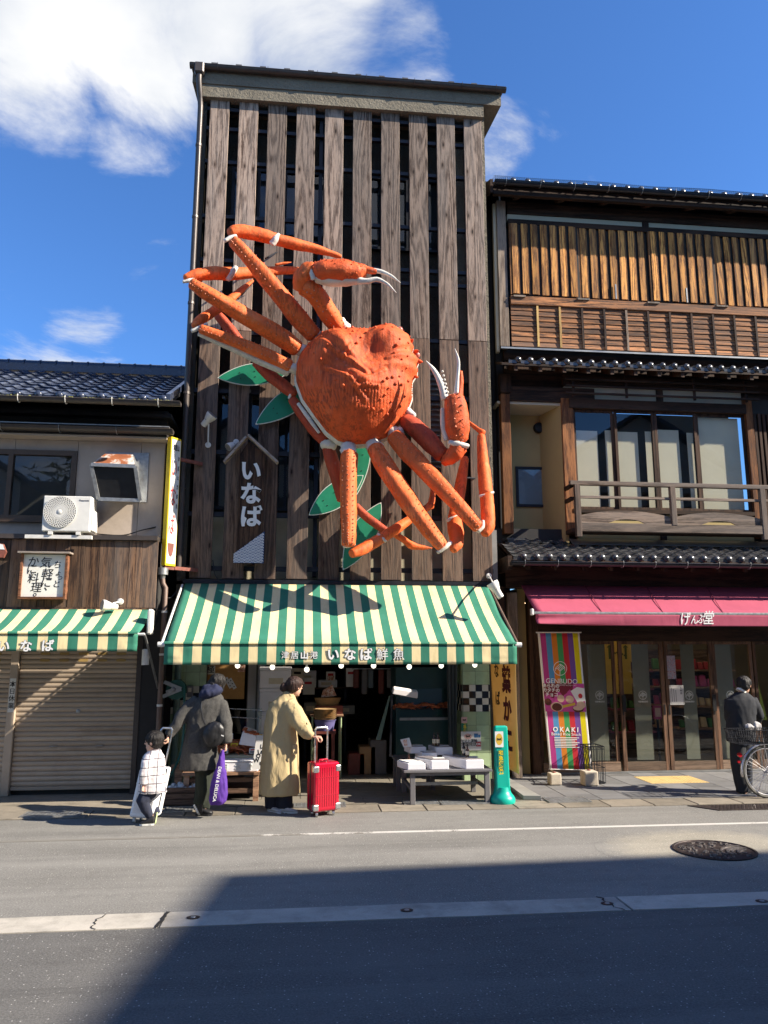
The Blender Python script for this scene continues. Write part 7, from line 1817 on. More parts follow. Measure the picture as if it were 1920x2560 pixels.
BX = bu.normalized(); BU = (bv-BX*bv.dot(BX)).normalized(); BL = bv.length; BW = bu.length
def bt_(s,size,u,v,m='white_ink',bold=0.0,o=.006,sx=1.0): return text(s,size,M[m],sb_,bq(u,v,o),bold=bold,basis=(BX,BX.cross(bN)*-1 if (BX.cross(bN)).z < 0 else BX.cross(bN)),depth=.0012,sx=sx)
# ring emblem
em = MB(); n = 32
def bs(p,q,c=(.46,.735),r=.105,w=.008):
    a = bq(*c,.006)+BX*p[0]*r+BU*p[1]*r; b = bq(*c,.006)+BX*q[0]*r+BU*q[1]*r; d = (b-a).normalized(); nn = d.cross(bN)*w/2; em.add([a+nn,b+nn,b-nn,a-nn],[(0,1,2,3)])
for k in range(n): bs((math.cos(6.283*k/n),math.sin(6.283*k/n)),(math.cos(6.283*(k+1)/n),math.sin(6.283*(k+1)/n)))
for p,q in (((-.72,.02),(0,.66)),((0,.66),(.72,.2)),((-.72,.02),(-.72,-.4)),((.72,.2),(.72,-.3)),((0,-.38),(0,-.92)),((-.72,.02),(-.5,-.08)),((0,-.38),(.72,.2)),((0,-.38),(-.3,-.14)),((-.5,-.08),(.2,.52)),((-.3,-.14),(.38,.42)),((-.12,-.3),(.55,.32)),((0,.66),(0,.35))): bs(p,q)
em.build('emblem',M.white_ink,sb_)
bt_('GENBUDO',.105,.47,.640); bt_('O K A K I',.098,.46,.288,bold=.03); bt_('Baked Rice Snack',.062,.46,.255,sx=1.08)
for i in range(7):
    v_ = .228-i*.0115; MB().add([bq(.17,v_,.006),bq(.76-.05*(i % 3),v_,.006),bq(.76-.05*(i % 3),v_+.005,.006),bq(.17,v_+.005,.006)],[(0,1,2,3)]).build('print_line',M.white_ink,sb_)
M.maroon = plain('maroon_print',(.17,.012,.03),.6,.05,9,.02); M.pink_print = plain('pink_print',(.50,.06,.27),.6,.12,12,.02); M.choc = plain('chocolate_print',(.10,.025,.015),.5,.4,40,.1); M.cream_print = plain('cream_print',(.62,.42,.30),.6,.15,14,.05)
def bpoly(pts,m,o,nm): return MB().add([bq(u,v,o) for u,v in pts],[tuple(range(len(pts)))]).build(nm,m,sb_)
def bell(u,v,ru,rv,m,o,nm='sweet_print'): return bpoly([(u+math.cos(6.283*k/18)*ru,v+math.sin(6.283*k/18)*rv) for k in range(18)],m,o,nm)
bpoly([(.02,.42),(.99,.42),(.99,.625),(.02,.625)],M.pink_print,.008,'picture_ground')
bpoly([(.02,.53)]+[(.02+.68*k/12,.53+.025*math.sin(k*1.3)+.03*k/12) for k in range(13)]+[(.74,.625),(.02,.625)],M.maroon,.0095,'picture_title')
bpoly([(.66,.57),(.82,.60),(.99,.59),(.99,.50),(.80,.485)],M.paper,.010,'packet_print'); bell(.88,.535,.05,.018,M.red_ink,.0115)
bell(.41,.515,.085,.028,M.cream_print,.0105); bell(.62,.51,.10,.028,M.cream_print,.0105); bell(.10,.49,.085,.026,M.choc,.0105); bell(.30,.455,.15,.034,M.cream_print,.0105); bell(.30,.453,.12,.028,M.choc,.0115)
bell(.88,.47,.11,.026,M.cream_print,.0105); bell(.80,.44,.13,.024,M.choc,.0115); bell(.80,.447,.12,.017,M.cream_print,.0125); bpoly([(.44,.447),(.74,.468),(.74,.487),(.44,.466)],M.emblem_yellow,.0115,'ribbon_print')
for s_,v in (('あられの',.606),('カタチの',.574),('チョコ',.542)): bt_(s_,.068,.20,v,bold=.02,o=.0115)
bt_('あられのチョコレート？',.030,.58,.612,o=.0115)
MB().tube([bq(-.04,1.0,.0),bq(1.05,1.0,.0)],.010,8).build('top_rod',M.white_paint,sb_); MB().tube([bq(-.02,0,.0),bq(1.02,0,.0)],.008,8).build('bottom_rod',M.white_paint,sb_)
M.rope = plain('straw_rope',(.46,.36,.22),.9,.15,30,.2)
for (pl_,pr_,pb,lab),tie in zip((((1377,1406,1964,'square concrete weight on the left, below the magenta edge of the striped banner')),((1463,1499,1966,'square concrete weight on the right, below the yellow edge of the striped banner'))),(0.0,1.0)):
    g0,g1 = gnd(pl_,pb,.02),gnd(pr_,pb,.02); w = g1.x-g0.x; h = w*.98
    t = thing('concrete_weight',lab,'weight',((g0.x+g1.x)/2,g0.y,.02),'concrete weights of the striped banner')
    MB().box(g0.x,g1.x,g0.y,g0.y+w,.021,.021+h).build('block',M.block,t,bevel=.016,seg=2)
    MB().tube([bq(tie,.0),V((g0.x+g1.x)/2,g0.y+w/2,h+.03)],.006,6).build('rope',M.rope,t)
    MB().lathe([(.03,0),(.02,.02),(.0,.02)],8,((g0.x+g1.x)/2,g0.y+w/2,.021+h)).build('eye',M.rust,t)
# black wire rack beside it
wr = thing('wire_rack','black wire umbrella rack standing beside the striped banner','wire rack',(4.6,12.0,.02))
ra,rb_ = gnd(1476,1960,.02),gnd(1521,1962,.02); rz = Z(1500,1866,ra.y); rx0_,rx1_ = ra.x,rb_.x; ry0,ry1 = ra.y,ra.y+.34; m = MB()
for z_ in (.03,.25,.55,rz-.04,rz):
    for p,q in (((rx0_,ry0),(rx1_,ry0)),((rx1_,ry0),(rx1_,ry1)),((rx1_,ry1),(rx0_,ry1)),((rx0_,ry1),(rx0_,ry0))): m.bar((*p,z_),(*q,z_),.008,.008)
frame_w = m.build('frame',M.steel_dark,wr); m = MB()
for k in range(7):
    for y in (ry0,ry1): x = rx0_+(rx1_-rx0_)*k/6; m.bar((x,y,.03),(x,y,rz),.006,.006)
for k in range(1,5):
    for x in (rx0_,rx1_): y = ry0+(ry1-ry0)*k/5; m.bar((x,y,.03),(x,y,rz),.006,.006)
tag(m.build('wires',M.steel_dark,wr),kind='stuff'); MB().box(rx0_+.01,rx1_-.01,ry0+.01,ry1-.01,.021,.028).build('tray',M.steel_dark,wr)
# ------------------------------------------------------------------ snack shop behind the glass
def pt_at(px,py,Y): p = at(px,py,Y); return p
sc2 = thing('wall_scroll','tall yellow scroll with a bridge drawing and brush characters inside the snack shop','scroll',(X(1550,1680,13.4),13.4,1.2)); a,b = at(1518,1735,13.4),at(1574,1612,13.4)
M.scroll_yellow = plain('scroll_yellow',(.66,.42,.09),.8,.06,6,.03)
MB().box(a.x,b.x,13.4,13.41,a.z,b.z+.15).build('sheet',M.scroll_yellow,sc2); mb = MB(); cx_,cz_ = (a.x+b.x)/2,b.z-.17
for k in range(8): mb.box(cx_-.13+k*.034,cx_-.13+k*.034+.028,13.396,13.399,cz_+.05*math.sin(math.pi*k/7)-.03,cz_+.05*math.sin(math.pi*k/7))
for q in (-.15,.15): mb.box(cx_+q-.02,cx_+q+.02,13.396,13.399,cz_-.08,cz_+.12); mb.prism([(cx_+q-.05,13.396,cz_+.122),(cx_+q+.05,13.396,cz_+.122),(cx_+q,13.396,cz_+.17)],(0,.003,0))
M.olive_ink = plain('olive_ink',(.10,.11,.03),.7,.1,9,.02); mb.build('bridge_print',M.olive_ink,sc2); text('城崎きのさき',.105,M.black_ink,sc2,(cx_+.03,13.398,cz_-.48),vertical=True,pitch=1.05,depth=.001)
pp = thing('chocolate_picture','yellow picture board with a dark chocolate heart inside the snack shop','picture',(X(1595,1680,13.6),13.6,1.5)); a,b = at(1560,1708,13.6),at(1582,1640,13.6)
MB().box(a.x,b.x+.12,13.6,13.61,a.z,b.z+.3).build('board',M.scroll_yellow,pp); hc = (b.x,13.596,(a.z+b.z)/2); MB().add([(hc[0]+.16*math.sin(t)**3,13.597,hc[2]+.013*(13*math.cos(t)-5*math.cos(2*t)-2*math.cos(3*t)-math.cos(4*t))) for t in [6.2832*k/32 for k in range(32)]],[tuple(range(32))]).build('heart_print',M.choc,pp)
for i,(px0,px1,Y,lab) in enumerate(((1530,1640,13.7,'pink fronted counter behind the middle glass doors'),(1700,1850,14.2,'shelf unit of green and red pouches behind the man in the suit'),(1640,1690,14.6,'narrow shelf unit of snack bags behind the door notice'))):
    a,b = X(px0,1800,Y),X(px1,1800,Y); t = thing('display_shelf',lab,'shelf',((a+b)/2,Y,.03)); rg = random.Random(30+i)
    MB().box(a,b,Y+.38,Y+.40,.031,2.0).build('back_panel',M.wet_wood,t); pk_ = [('pouch_red',(.30,.02,.03)),('pouch_green',(.06,.16,.03)),('pouch_cream',(.5,.36,.2)),('pouch_pink',(.42,.06,.18))]
    for nm,c in pk_:
        if nm not in M: M[nm] = plain(nm,c,.35,.15,12,.08)
    for j,z in enumerate((.55,.95,1.3,1.62)):
        MB().box(a,b,Y,Y+.379,z-.03,z).build('shelf_board',M.raw_wood if i else M.rose_lac if 'rose_lac' in M else M.setdefault('rose_lac',plain('rose_lacquer',(.30,.07,.10),.4,.08,6,.03)),t); x = a+.03
        while x < b-.12:
            w = rg.uniform(.10,.15); h = rg.uniform(.13,.22); m_ = M[pk_[(j+i+(rg.random() < .3)) % 4][0]]; MB().prism([(x,Y+.05,z+.001),(x+w,Y+.05,z+.001),(x+w*.93,Y+.09,z+h),(x+w*.07,Y+.09,z+h)],(0,.07,0)).build('pouch',m_,t,bevel=.012); x += w+.02
rs = thing('leaflet_stand','small bright pink leaflet stand inside the right hand glass door','stand',(X(1646,1780,13.0),13.0,.9)); a,b = at(1636,1798,13.0),at(1653,1764,13.0); MB().box(a.x,b.x,13.0,13.05,a.z,b.z).build('holder',M.pouch_pink,rs); MB().box(a.x+.02,b.x-.02,12.996,12.999,a.z+.04,b.z-.04).build('leaflet',M.pale_pink,rs); MB().box((a.x+b.x)/2-.015,(a.x+b.x)/2+.015,13.01,13.04,.031,a.z-.001).build('post',M.steel_dark,rs)
M.print_strip = print_mat('sticker_print',[(.36,(.55,.55,.55)),(.46,(.12,.14,.3)),(.54,(.5,.5,.52)),(.62,(.45,.08,.1)),(.7,(.06,.06,.08))],60)
YN = 12.562; ns = thing('payment_stickers','narrow strip of small coloured stickers high on the glass door','stickers',(X(1678,1670,YN),YN,1.8)); a,b = at(1670,1697,YN),at(1687,1639,YN); MB().box(a.x,b.x,YN,YN+.002,a.z,b.z).build('strip',M.print_strip,ns)
nt_ = thing('door_notice','white notice sheet with grey characters stuck on the glass door','notice',(X(1692,1738,YN),YN,1.4)); a,b = at(1676,1762,YN),at(1708,1713,YN); MB().box(a.x,b.x,YN,YN+.003,a.z,b.z).build('sheet',M.paper,nt_); fr = MB(); g = .012
for q in ((a.x+g,b.x-g,a.z+g,a.z+g+.004),(a.x+g,b.x-g,b.z-g-.004,b.z-g),(a.x+g,a.x+g+.004,a.z+g+.004,b.z-g-.004),(b.x-g-.004,b.x-g,a.z+g+.004,b.z-g-.004)): fr.box(q[0],q[1],YN-.0012,YN-.0002,q[2],q[3])
fr.build('border',M.grey_ink,nt_); text('自動扉',.04,M.grey_ink,nt_,(b.x-.045,YN-.001,b.z-.09),vertical=True,pitch=1.1,depth=.0006,bold=.01)
for k in range(3): MB().box(a.x+.035+k*.035,a.x+.043+k*.035,YN-.0012,YN-.0002,a.z+.05,b.z-.04-.02*k).build('print_line',M.grey_ink,nt_)
yf_ = thing('yellow_flag','slanting yellow green cloth flag inside the glass beside the man in the suit','flag',(X(1890,1750,13.0),13.0,.8)); M.lime_cloth = fabric('lime_cloth',(.42,.42,.08),.8,.05,stain_amt=0); a,b,c,d = at(1873,1655,13.0),at(1882,1655,13.0),at(1918,1800,13.0),at(1895,1800,13.0); MB().add([a,b,c,d],[(3,2,1,0)]).build('cloth',M.lime_cloth,yf_,solid=.01)
for px0,px1,lab in ((1476,1520,'pale roller blind behind the first shop window, beside the striped banner'),(1588,1630,'pale roller blind behind the left sliding door'),(1712,1745,'pale roller blind behind the right sliding door'),(1800,1840,'pale roller blind behind the window left of the man')):
    a,b = X(px0,1800,12.82),X(px1,1800,12.82); t = thing('roller_blind',lab,'blind',((a+b)/2,12.82,.2),'roller blinds behind the shop glass'); M.setdefault('blind_taupe',fabric('blind_taupe',(.30,.27,.23),.9,.04,stain_amt=0)); MB().box(a,b,12.82,12.824,.18,2.3).build('fabric',M.blind_taupe,t)
# ------------------------------------------------------------------ people, luggage, bicycle
M.skin = plain('skin',(.56,.33,.235),.55,.06,14,.04,spec=.35,**{'Subsurface Weight': .12,'Subsurface Radius': (.03,.012,.008)})
M.skin_boy = plain('skin_child',(.60,.37,.27),.55,.05,14,.03,**{'Subsurface Weight': .12,'Subsurface Radius': (.03,.012,.008)})
def hair_mat(name,col):
    t = NT(name); v = t.coord((1,1,.22)); n = t.noise(v,90,4,.7); c = t.ramp(n,[(.3,tuple(x*.5 for x in col)),(.7,tuple(x*1.7 for x in col))]); return t.done(c,.5,t.bump(n,.9,.012),0,.3)
M.hair_black = hair_mat('hair_black',(.013,.011,.010)); M.hair_brown = hair_mat('hair_brown',(.034,.017,.013))
M.fleece = plain('grey_fleece',(.072,.070,.066),.95,.25,40,.8,bscale=150,bdist=.012,spec=.1)
M.navy = plain('navy_hood',(.016,.020,.050),.9,.2,20,.3); M.trousers_green = plain('dark_green_trousers',(.017,.022,.015),.9,.2,12,.2)
M.beige = fabric('beige_coat',(.43,.335,.18),.85,.06,stain_amt=0,wr=.55,wscale=7); M.navy_trousers = plain('navy_trousers',(.010,.012,.022),.9,.2,12,.2)
M.suit = plain('dark_suit',(.016,.018,.023),.85,.15,12,.15,bscale=200); M.denim = plain('dark_denim',(.022,.026,.046),.9,.25,14,.3)
M.shoe_black = plain('black_shoe',(.014,.014,.016),.5,.2,20,.1); M.sole_white = plain('white_sole',(.62,.62,.58),.6,.06,20,.05); M.sole_green = plain('pale_green_sole',(.50,.60,.30),.6,.08,20,.05); M.shoe_grey = plain('pale_grey_shoe',(.42,.41,.39),.7,.1,20,.1)
M.lip = plain('lip',(.40,.14,.12),.5,.05,20,.02)
def plaid():
    t = NT('plaid_shirt'); v = t.coord(); s = t.n('ShaderNodeSeparateXYZ'); t.l(v,s.inputs[0])
    def lines(o,k,ph,w): f = t.math('FRACT',t.math('ADD',t.math('MULTIPLY',o,k),ph)); return t.mapr(t.math('ABSOLUTE',t.math('SUBTRACT',f,.5)),w,w+.02,1,0)
    a = lines(s.outputs[0],11,.1,.05); b = lines(s.outputs[2],11,.35,.05); c2 = lines(s.outputs[0],11,.45,.12); d2 = lines(s.outputs[2],11,.72,.12)
    c = t.mix((.74,.70,.68),(.56,.48,.50),t.math('MULTIPLY',t.math('MAXIMUM',c2,d2),.6)); c = t.mix(c,(.055,.05,.075),t.math('MULTIPLY',t.math('MAXIMUM',a,b),.88))
    return t.done(c,.9,t.bump(t.noise(v,120,3,.6),.35,.004),0,.15)
M.plaid = plaid()
def fuse(mb,name,m,parent,voxel=.012,smooth=4,wrinkle=None,factor=.5):
    """Join overlapping volumes into one continuous skin, relax it, then crease it."""
    me = bpy.data.meshes.new(name); me.from_pydata(mb.v,[],mb.f); o = bpy.data.objects.new(name,me); TMP.collection.objects.link(o)
    r = o.modifiers.new('r','REMESH'); r.mode = 'VOXEL'; r.voxel_size = voxel; s = o.modifiers.new('s','SMOOTH'); s.iterations = smooth; s.factor = factor
    TMP.view_layers[0].update(); dg = TMP.view_layers[0].depsgraph; me2 = bpy.data.meshes.new_from_object(o.evaluated_get(dg)); bpy.data.objects.remove(o); bpy.data.meshes.remove(me)
    if wrinkle:
        for v in me2.vertices: v.co = v.co+v.normal*wrinkle(v.co)
    me2.materials.clear(); me2.materials.append(m); me2.polygons.foreach_set('use_smooth',[True]*len(me2.polygons)); me2.update(); me2.name = name
    return link(name,me2,parent)
def loft(mb,rings,n=28,p=2.3):
    vs = []
    for c,a,b,rot in rings:
        for k in range(n):
            t = 2*math.pi*k/n; x = abs(math.cos(t))**(2/p)*math.copysign(1,math.cos(t))*a; y = abs(math.sin(t))**(2/p)*math.copysign(1,math.sin(t))*b
            cr,sr = math.cos(rot),math.sin(rot); vs.append(Vector(c)+V(x*cr-y*sr,x*sr+y*cr,0))
    m = len(rings); fs = [(i*n+k,i*n+(k+1) % n,(i+1)*n+(k+1) % n,(i+1)*n+k) for i in range(m-1) for k in range(n)]
    fs += [tuple(range(n-1,-1,-1)),tuple((m-1)*n+k for k in range(n))]
    return mb.add(vs,fs)
def xf_ball(mb,c,r,X_,Y_,Z_,nu=14,nv=10):
    t = MB().ball((0,0,0),r,nu,nv); return mb.add([Vector(c)+X_*v[0]+Y_*v[1]+Z_*v[2] for v in t.v],t.f)
def head(mb,c,h,fwd,up=(0,0,1)):
    """Skull, jaw, nose, brow, ears round centre c; h is the height of the head, fwd the way the face looks."""
    f = Vector(fwd).normalized(); u = Vector(up).normalized(); u = (u-f*u.dot(f)).normalized(); s = f.cross(u); c = Vector(c)
    xf_ball(mb,c+u*h*.10-f*h*.03,(h*.36,h*.43,h*.40),s,f,u); xf_ball(mb,c-u*h*.17+f*h*.08,(h*.28,h*.30,h*.33),s,f,u)
    mb.tube([c+u*h*.06+f*h*.36,c-u*h*.06+f*h*.46,c-u*h*.085+f*h*.38],[h*.035,h*.06,h*.05],8)
    xf_ball(mb,c+u*h*.09+f*h*.33,(h*.24,h*.08,h*.05),s,f,u); xf_ball(mb,c-u*h*.24+f*h*.335,(h*.10,h*.05,h*.035),s,f,u); xf_ball(mb,c-u*h*.40+f*h*.25,(h*.11,h*.10,h*.09),s,f,u)
    for q in (-1,1): xf_ball(mb,c+s*h*.355*q-f*h*.03-u*h*.02,(h*.045,h*.085,h*.12),s,f,u)
    return f,u,s
def face(parent,c,h,f,u,s,hair):
    for q in (-1,1):
        p = Vector(c)+s*h*.15*q+f*h*.355+u*h*.02
        xf_ball(MB(),p,(h*.05,h*.03,h*.026),s,f,u,8,6).build('eye',M.black_ink,parent,smooth=1); xf_ball(MB(),p+u*h*.085+f*h*.008,(h*.075,h*.02,h*.014),s,f,u,8,5).build('eyebrow',hair,parent,smooth=1)
    xf_ball(MB(),Vector(c)+f*h*.385-u*h*.245,(h*.085,h*.02,h*.02),s,f,u,8,5).build('mouth',M.lip,parent,smooth=1)
def hair_cap(mb,c,h,f,u,s,low=.0,vol=1.0,back=1.0):
    c = Vector(c); xf_ball(mb,c+u*h*.16-f*h*.07,(h*.42*vol,h*.45*vol,h*.40*vol),s,f,u,18,12)
    xf_ball(mb,c-u*h*(.02+low)-f*h*.16,(h*.40*vol,h*.33*vol*back,h*.33),s,f,u,16,10)
def strands(k=60,amp=.006,d=(0,0,1)):
    d = Vector(d)
    return lambda p: amp*nz(V(p.x*k,p.y*k,p.z*k*.28))+amp*1.2*nz(V(p.x*16,p.y*16,p.z*8))
def folds(amp=.012,k=6,kz=2.2,seed=0): return lambda p: amp*nz(V(p.x*k+seed,p.y*k,p.z*kz))+amp*.5*nz(V(p.x*k*2.4,p.y*k*2.4+seed,p.z*k*1.3)) 
def hand(parent,wrist,d,palm_n,size=.17,curl=1.0,m=None,thumb=1,name='hand'):
    """Palm, four unequal bent fingers and a thumb leaving the side of the palm."""
    d = Vector(d).normalized(); n = Vector(palm_n); n = (n-d*n.dot(d)).normalized(); s = d.cross(n); mb = MB(); w = Vector(wrist)
    mb.tube([w-d*size*.12,w+d*size*.05,w+d*size*.28,w+d*size*.46],[size*.15,size*.17,size*.22,size*.21],10,squash=.55,ref=n)
    for i,ln in enumerate((.42,.50,.46,.36)):
        o = (i-1.5)*size*.115; b = w+d*size*.44+s*o; r = size*.055; p = [b]; ang = 0; L_ = ln*size
        for k,fr in enumerate((.42,.33,.25)):
            ang += curl*(.75 if k == 0 else .85); p.append(p[-1]+(d*math.cos(ang)+n*math.sin(ang))*L_*fr)
        mb.tube([p[0]-d*size*.1]+p,[r*1.1,r*1.05,r,r*.9,r*.7],7)
    b = w+d*size*.12+s*size*.2*-thumb; mb.tube([b,b+(d*.6-s*.6*thumb+n*.4).normalized()*size*.2,b+(d*.8-s*.3*thumb+n*.9).normalized()*size*.38],[size*.075,size*.065,size*.045],7)
    return mb.build(name,m or M.skin,parent,smooth=1,ang=70)
def shoe(parent,heel,toe,w,h,m,ms,name='shoe'):
    heel,toe = Vector(heel),Vector(toe); d = (toe-heel); L_ = d.length; d.normalize(); s = d.cross(V(0,0,1)).normalized(); u = s.cross(d).normalized(); mb = MB()
    prof = [(0,.75,1.0),(.15,.9,1.05),(.35,.85,.9),(.55,.95,.62),(.78,1.0,.45),(.95,.72,.34),(1.0,.4,.25)]; n = 12; vs = []
    for t,a,b in prof:
        for k in range(n):
            an = 2*math.pi*k/n; vs.append(heel+d*L_*t+s*math.cos(an)*w/2*a+u*(h*.12+max(-.0,(math.sin(an)*.5+.5))*h*b))
    fs = [(i*n+k,i*n+(k+1) % n,(i+1)*n+(k+1) % n,(i+1)*n+k) for i in range(len(prof)-1) for k in range(n)]+[tuple(range(n-1,-1,-1)),tuple((len(prof)-1)*n+k for k in range(n))]
    o = mb.add(vs,fs).build(name,m,parent,smooth=1,ang=60); pts = [heel+d*L_*t+s*w/2*a*1.04 for t,a,b in prof]+[heel+d*L_*t-s*w/2*a*1.04 for t,a,b in prof[::-1]]
    MB().prism(pts,u*h*.22).build('sole',ms,o); return o

# ---- the child
YB_ = 9.55
def b4(x,y,Y=YB_): return at(*c4(x,y),Y)
boy = thing('person','small child in a white checked shirt walking left past the roller shutter','person',(-1.68,YB_,0))
hc_ = b4(338,1030); H_ = .235; fwd = V(-1,.25,-.06); mb = MB(); f,u,s = head(mb,hc_,H_,fwd)
mb.tube([b4(350,1080),b4(355,1180)],[.05,.055],10); mb.tube([b4(350,1190),b4(335,1420),b4(310,1640)],[.10,.11,.10],12)
mb.tube([b4(285,1660),b4(200,1800,YB_-.04),b4(290,2000),b4(285,2060)],[.075,.06,.04,.035],10); mb.tube([b4(320,1660,YB_+.1),b4(275,1830,YB_+.1),b4(370,1960,YB_+.1)],[.075,.06,.04],10)
mb.tube([b4(270,1230,YB_-.09),b4(215,1420,YB_-.14),b4(195,1590,YB_-.13)],[.045,.038,.03],8)
fuse(mb,'body',M.skin_boy,boy,.008,3); face(boy,hc_,H_,f,u,s,M.hair_black)
mb = MB(); hair_cap(mb,hc_,H_,f,u,s,.0,1.03); xf_ball(mb,hc_+u*H_*.22+f*H_*.2,(H_*.33,H_*.2,H_*.14),s,f,u); fuse(mb,'hair',M.hair_black,boy,.008,3,strands(70,.007))
mb = MB(); loft(mb,[(b4(330,1690),.158,.13,0),(b4(320,1600),.155,.13,0),(b4(328,1450),.148,.125,0),(b4(330,1300),.14,.12,0),(b4(335,1215),.125,.105,0),(b4(345,1160),.08,.075,0),(b4(352,1120),.058,.058,0)])
mb.tube([b4(285,1225,YB_-.07),b4(235,1330,YB_-.13),b4(213,1450,YB_-.15),b4(200,1590,YB_-.14)],[.065,.062,.058,.045],12); mb.tube([b4(375,1220,YB_+.09),b4(395,1400,YB_+.14),b4(380,1560,YB_+.12)],[.065,.06,.048],12)
fuse(mb,'checked_shirt',M.plaid,boy,.010,3,folds(.010,9,4)); mb = MB(); mb.tube([b4(352,1150),b4(362,1118)],[.062,.058],12); fuse(mb,'collar',M.plaid,boy,.008,1)
mb = MB(); mb.tube([b4(290,1620),b4(265,1700,YB_-.02),b4(190,1810,YB_-.05),b4(235,1900,YB_-.03),b4(292,2010,YB_)],[.10,.098,.075,.062,.042],14); mb.tube([b4(325,1630,YB_+.1),b4(290,1760,YB_+.1),b4(280,1840,YB_+.1),b4(360,1950,YB_+.1),b4(385,1985,YB_+.1)],[.09,.08,.07,.055,.045],14)
fuse(mb,'jeans',M.denim,boy,.010,3,folds(.006,12,8,3)); hand(boy,b4(198,1605,YB_-.14),(-.05,-.1,-1),(1,-.2,0),.10,.9,M.skin_boy)
g = b4(300,2130); shoe(boy,V(b4(345,2120).x,YB_-.03,.004),V(b4(160,2120).x,YB_-.03,.004),.075,.085,M.shoe_black,M.sole_white); shoe(boy,b4(385,1950,YB_+.08),b4(352,2118,YB_+.07),.07,.06,M.shoe_black,M.sole_green)

# ---- adult in the grey fleece coat
YG = 9.98
def g4(x,y,Y=YG): return at(*c4(x,y),Y)
gr = thing('person','person in a long dark grey fleece coat with a navy hood','person',(-1.0,YG,0))
hc_ = g4(1172,275,YG+.02); H_ = .235; fwd = V(.72,.62,-.42); mb = MB(); f,u,s = head(mb,hc_,H_,fwd,(.25,0,1))
mb.tube([g4(1160,300),g4(1090,440)],[.06,.065],10); mb.tube([g4(1080,460),g4(1020,800),g4(970,1250)],[.13,.13,.13],12)
mb.tube([g4(960,1300),g4(980,1600),g4(930,1880)],[.085,.065,.045],10); mb.tube([g4(1040,1300,YG+.14),g4(1050,1620,YG+.12),g4(1000,1930,YG+.05)],[.085,.065,.045],10)
mb.tube([g4(880,500),g4(660,740,YG-.05),g4(535,940,YG-.10)],[.05,.045,.033],8); mb.tube([g4(1240,530,YG+.03),g4(1275,790,YG-.06),g4(1290,1050,YG-.12)],[.05,.045,.033],8)
fuse(mb,'body',M.skin,gr,.009,3); face(gr,hc_,H_,f,u,s,M.hair_black)
mb = MB(); hair_cap(mb,hc_,H_,f,u,s,.12,1.06,1.1); xf_ball(mb,hc_+s*H_*.28-u*H_*.12,(H_*.16,H_*.3,H_*.34),s,f,u); fuse(mb,'hair',M.hair_black,gr,.009,3,strands(60,.010))
mb = MB(); loft(mb,[(g4(935,1385),.235,.19,0),(g4(940,1300),.232,.19,0),(g4(950,1100),.215,.18,0),(g4(975,850),.195,.165,0),(g4(1025,640),.205,.16,0),(g4(1062,520),.20,.15,0),(g4(1085,450),.155,.12,0),(g4(1105,395),.10,.09,0)])
mb.tube([g4(925,490),g4(830,560,YG-.02),g4(690,720,YG-.06),g4(600,850,YG-.09),g4(530,945,YG-.10)],[.09,.088,.078,.07,.055],14); mb.tube([g4(1205,510),g4(1250,640,YG-.03),g4(1285,800,YG-.09),g4(1300,950,YG-.12),g4(1298,1040,YG-.13)],[.095,.092,.085,.075,.058],14)
fuse(mb,'fleece_coat',M.fleece,gr,.013,4,folds(.022,7,3,2)); mb = MB(); xf_ball(mb,g4(1085,375,YG-.06),(.15,.12,.075),V(1,0,.25).normalized(),V(0,1,0),V(-.25,0,1).normalized()); mb.tube([g4(985,400,YG),g4(1030,320,YG-.06),g4(1140,300,YG-.08),g4(1225,350,YG)],[.04,.055,.05,.035],10)
fuse(mb,'hood',M.navy,gr,.010,3,folds(.014,11,9,5))
mb = MB(); mb.tube([g4(965,1250),g4(985,1450),g4(985,1640),g4(935,1850)],[.115,.10,.085,.07],14); mb.tube([g4(1045,1250,YG+.1),g4(1055,1480,YG+.1),g4(1040,1680,YG+.09),g4(990,1900,YG+.06)],[.115,.10,.088,.075],14)
fuse(mb,'trousers',M.trousers_green,gr,.011,3,folds(.012,9,6,8))
hand(gr,g4(525,955,YG-.11),(-.05,-.2,-1),(-1,-.3,0),.15,1.1); hand(gr,g4(1290,1060,YG-.14),(-.1,-.1,-1),(-1,-.2,0),.15,1.2,thumb=-1)
sh_ = g4(880,1960); shoe(gr,g4(868,1850,YG-.02),g4(940,1985,YG-.03),.10,.10,M.shoe_black,M.sole_white); gz = gnd(*c4(980,2035)); shoe(gr,V(g4(890,2010).x,YG+.05,.004),V(g4(1090,2010).x+.02,YG+.02,.004),.10,.11,M.shoe_black,M.shoe_black)
bg = thing('shoulder_bag','black crossbody bag on the back of the grey-coated person','bag',tuple(g4(1130,930,YG-.22))); mb = MB(); xf_ball(mb,g4(1130,925,YG-.20),(.135,.065,.155),V(.97,.05,-.22).normalized(),V(0,1,0),V(.22,0,.97).normalized()); xf_ball(mb,g4(1120,800,YG-.19),(.07,.04,.03),V(1,0,-.1).normalized(),V(0,1,0),V(.1,0,1).normalized())
fuse(mb,'pouch',M.black_plastic,bg,.009,2,folds(.008,14,10,4)); P,Q = smooth_path([g4(1025,800,YG-.2),g4(985,700,YG-.19),g4(965,560,YG-.17),g4(985,440,YG-.08)],[.013]*4,6); MB().tube(P,Q,6).build('strap',M.black_plastic,bg,smooth=1)
p = g4(1228,937,YG-.285); MB().bar(p,p+V(.03,0,-.012),.012,.004,up=(0,-1,0)).build('tag',M.paper,bg)
pb_g = thing('shopping_bag','purple cloth shopping bag hanging from the hand of the grey-coated person','bag',tuple(g4(1200,1600,YG-.15))); YQ = YG-.18; M.purple = fabric('purple_cloth',(.085,.032,.24),.75,.08,stain_amt=0,wr=.3,wscale=9)
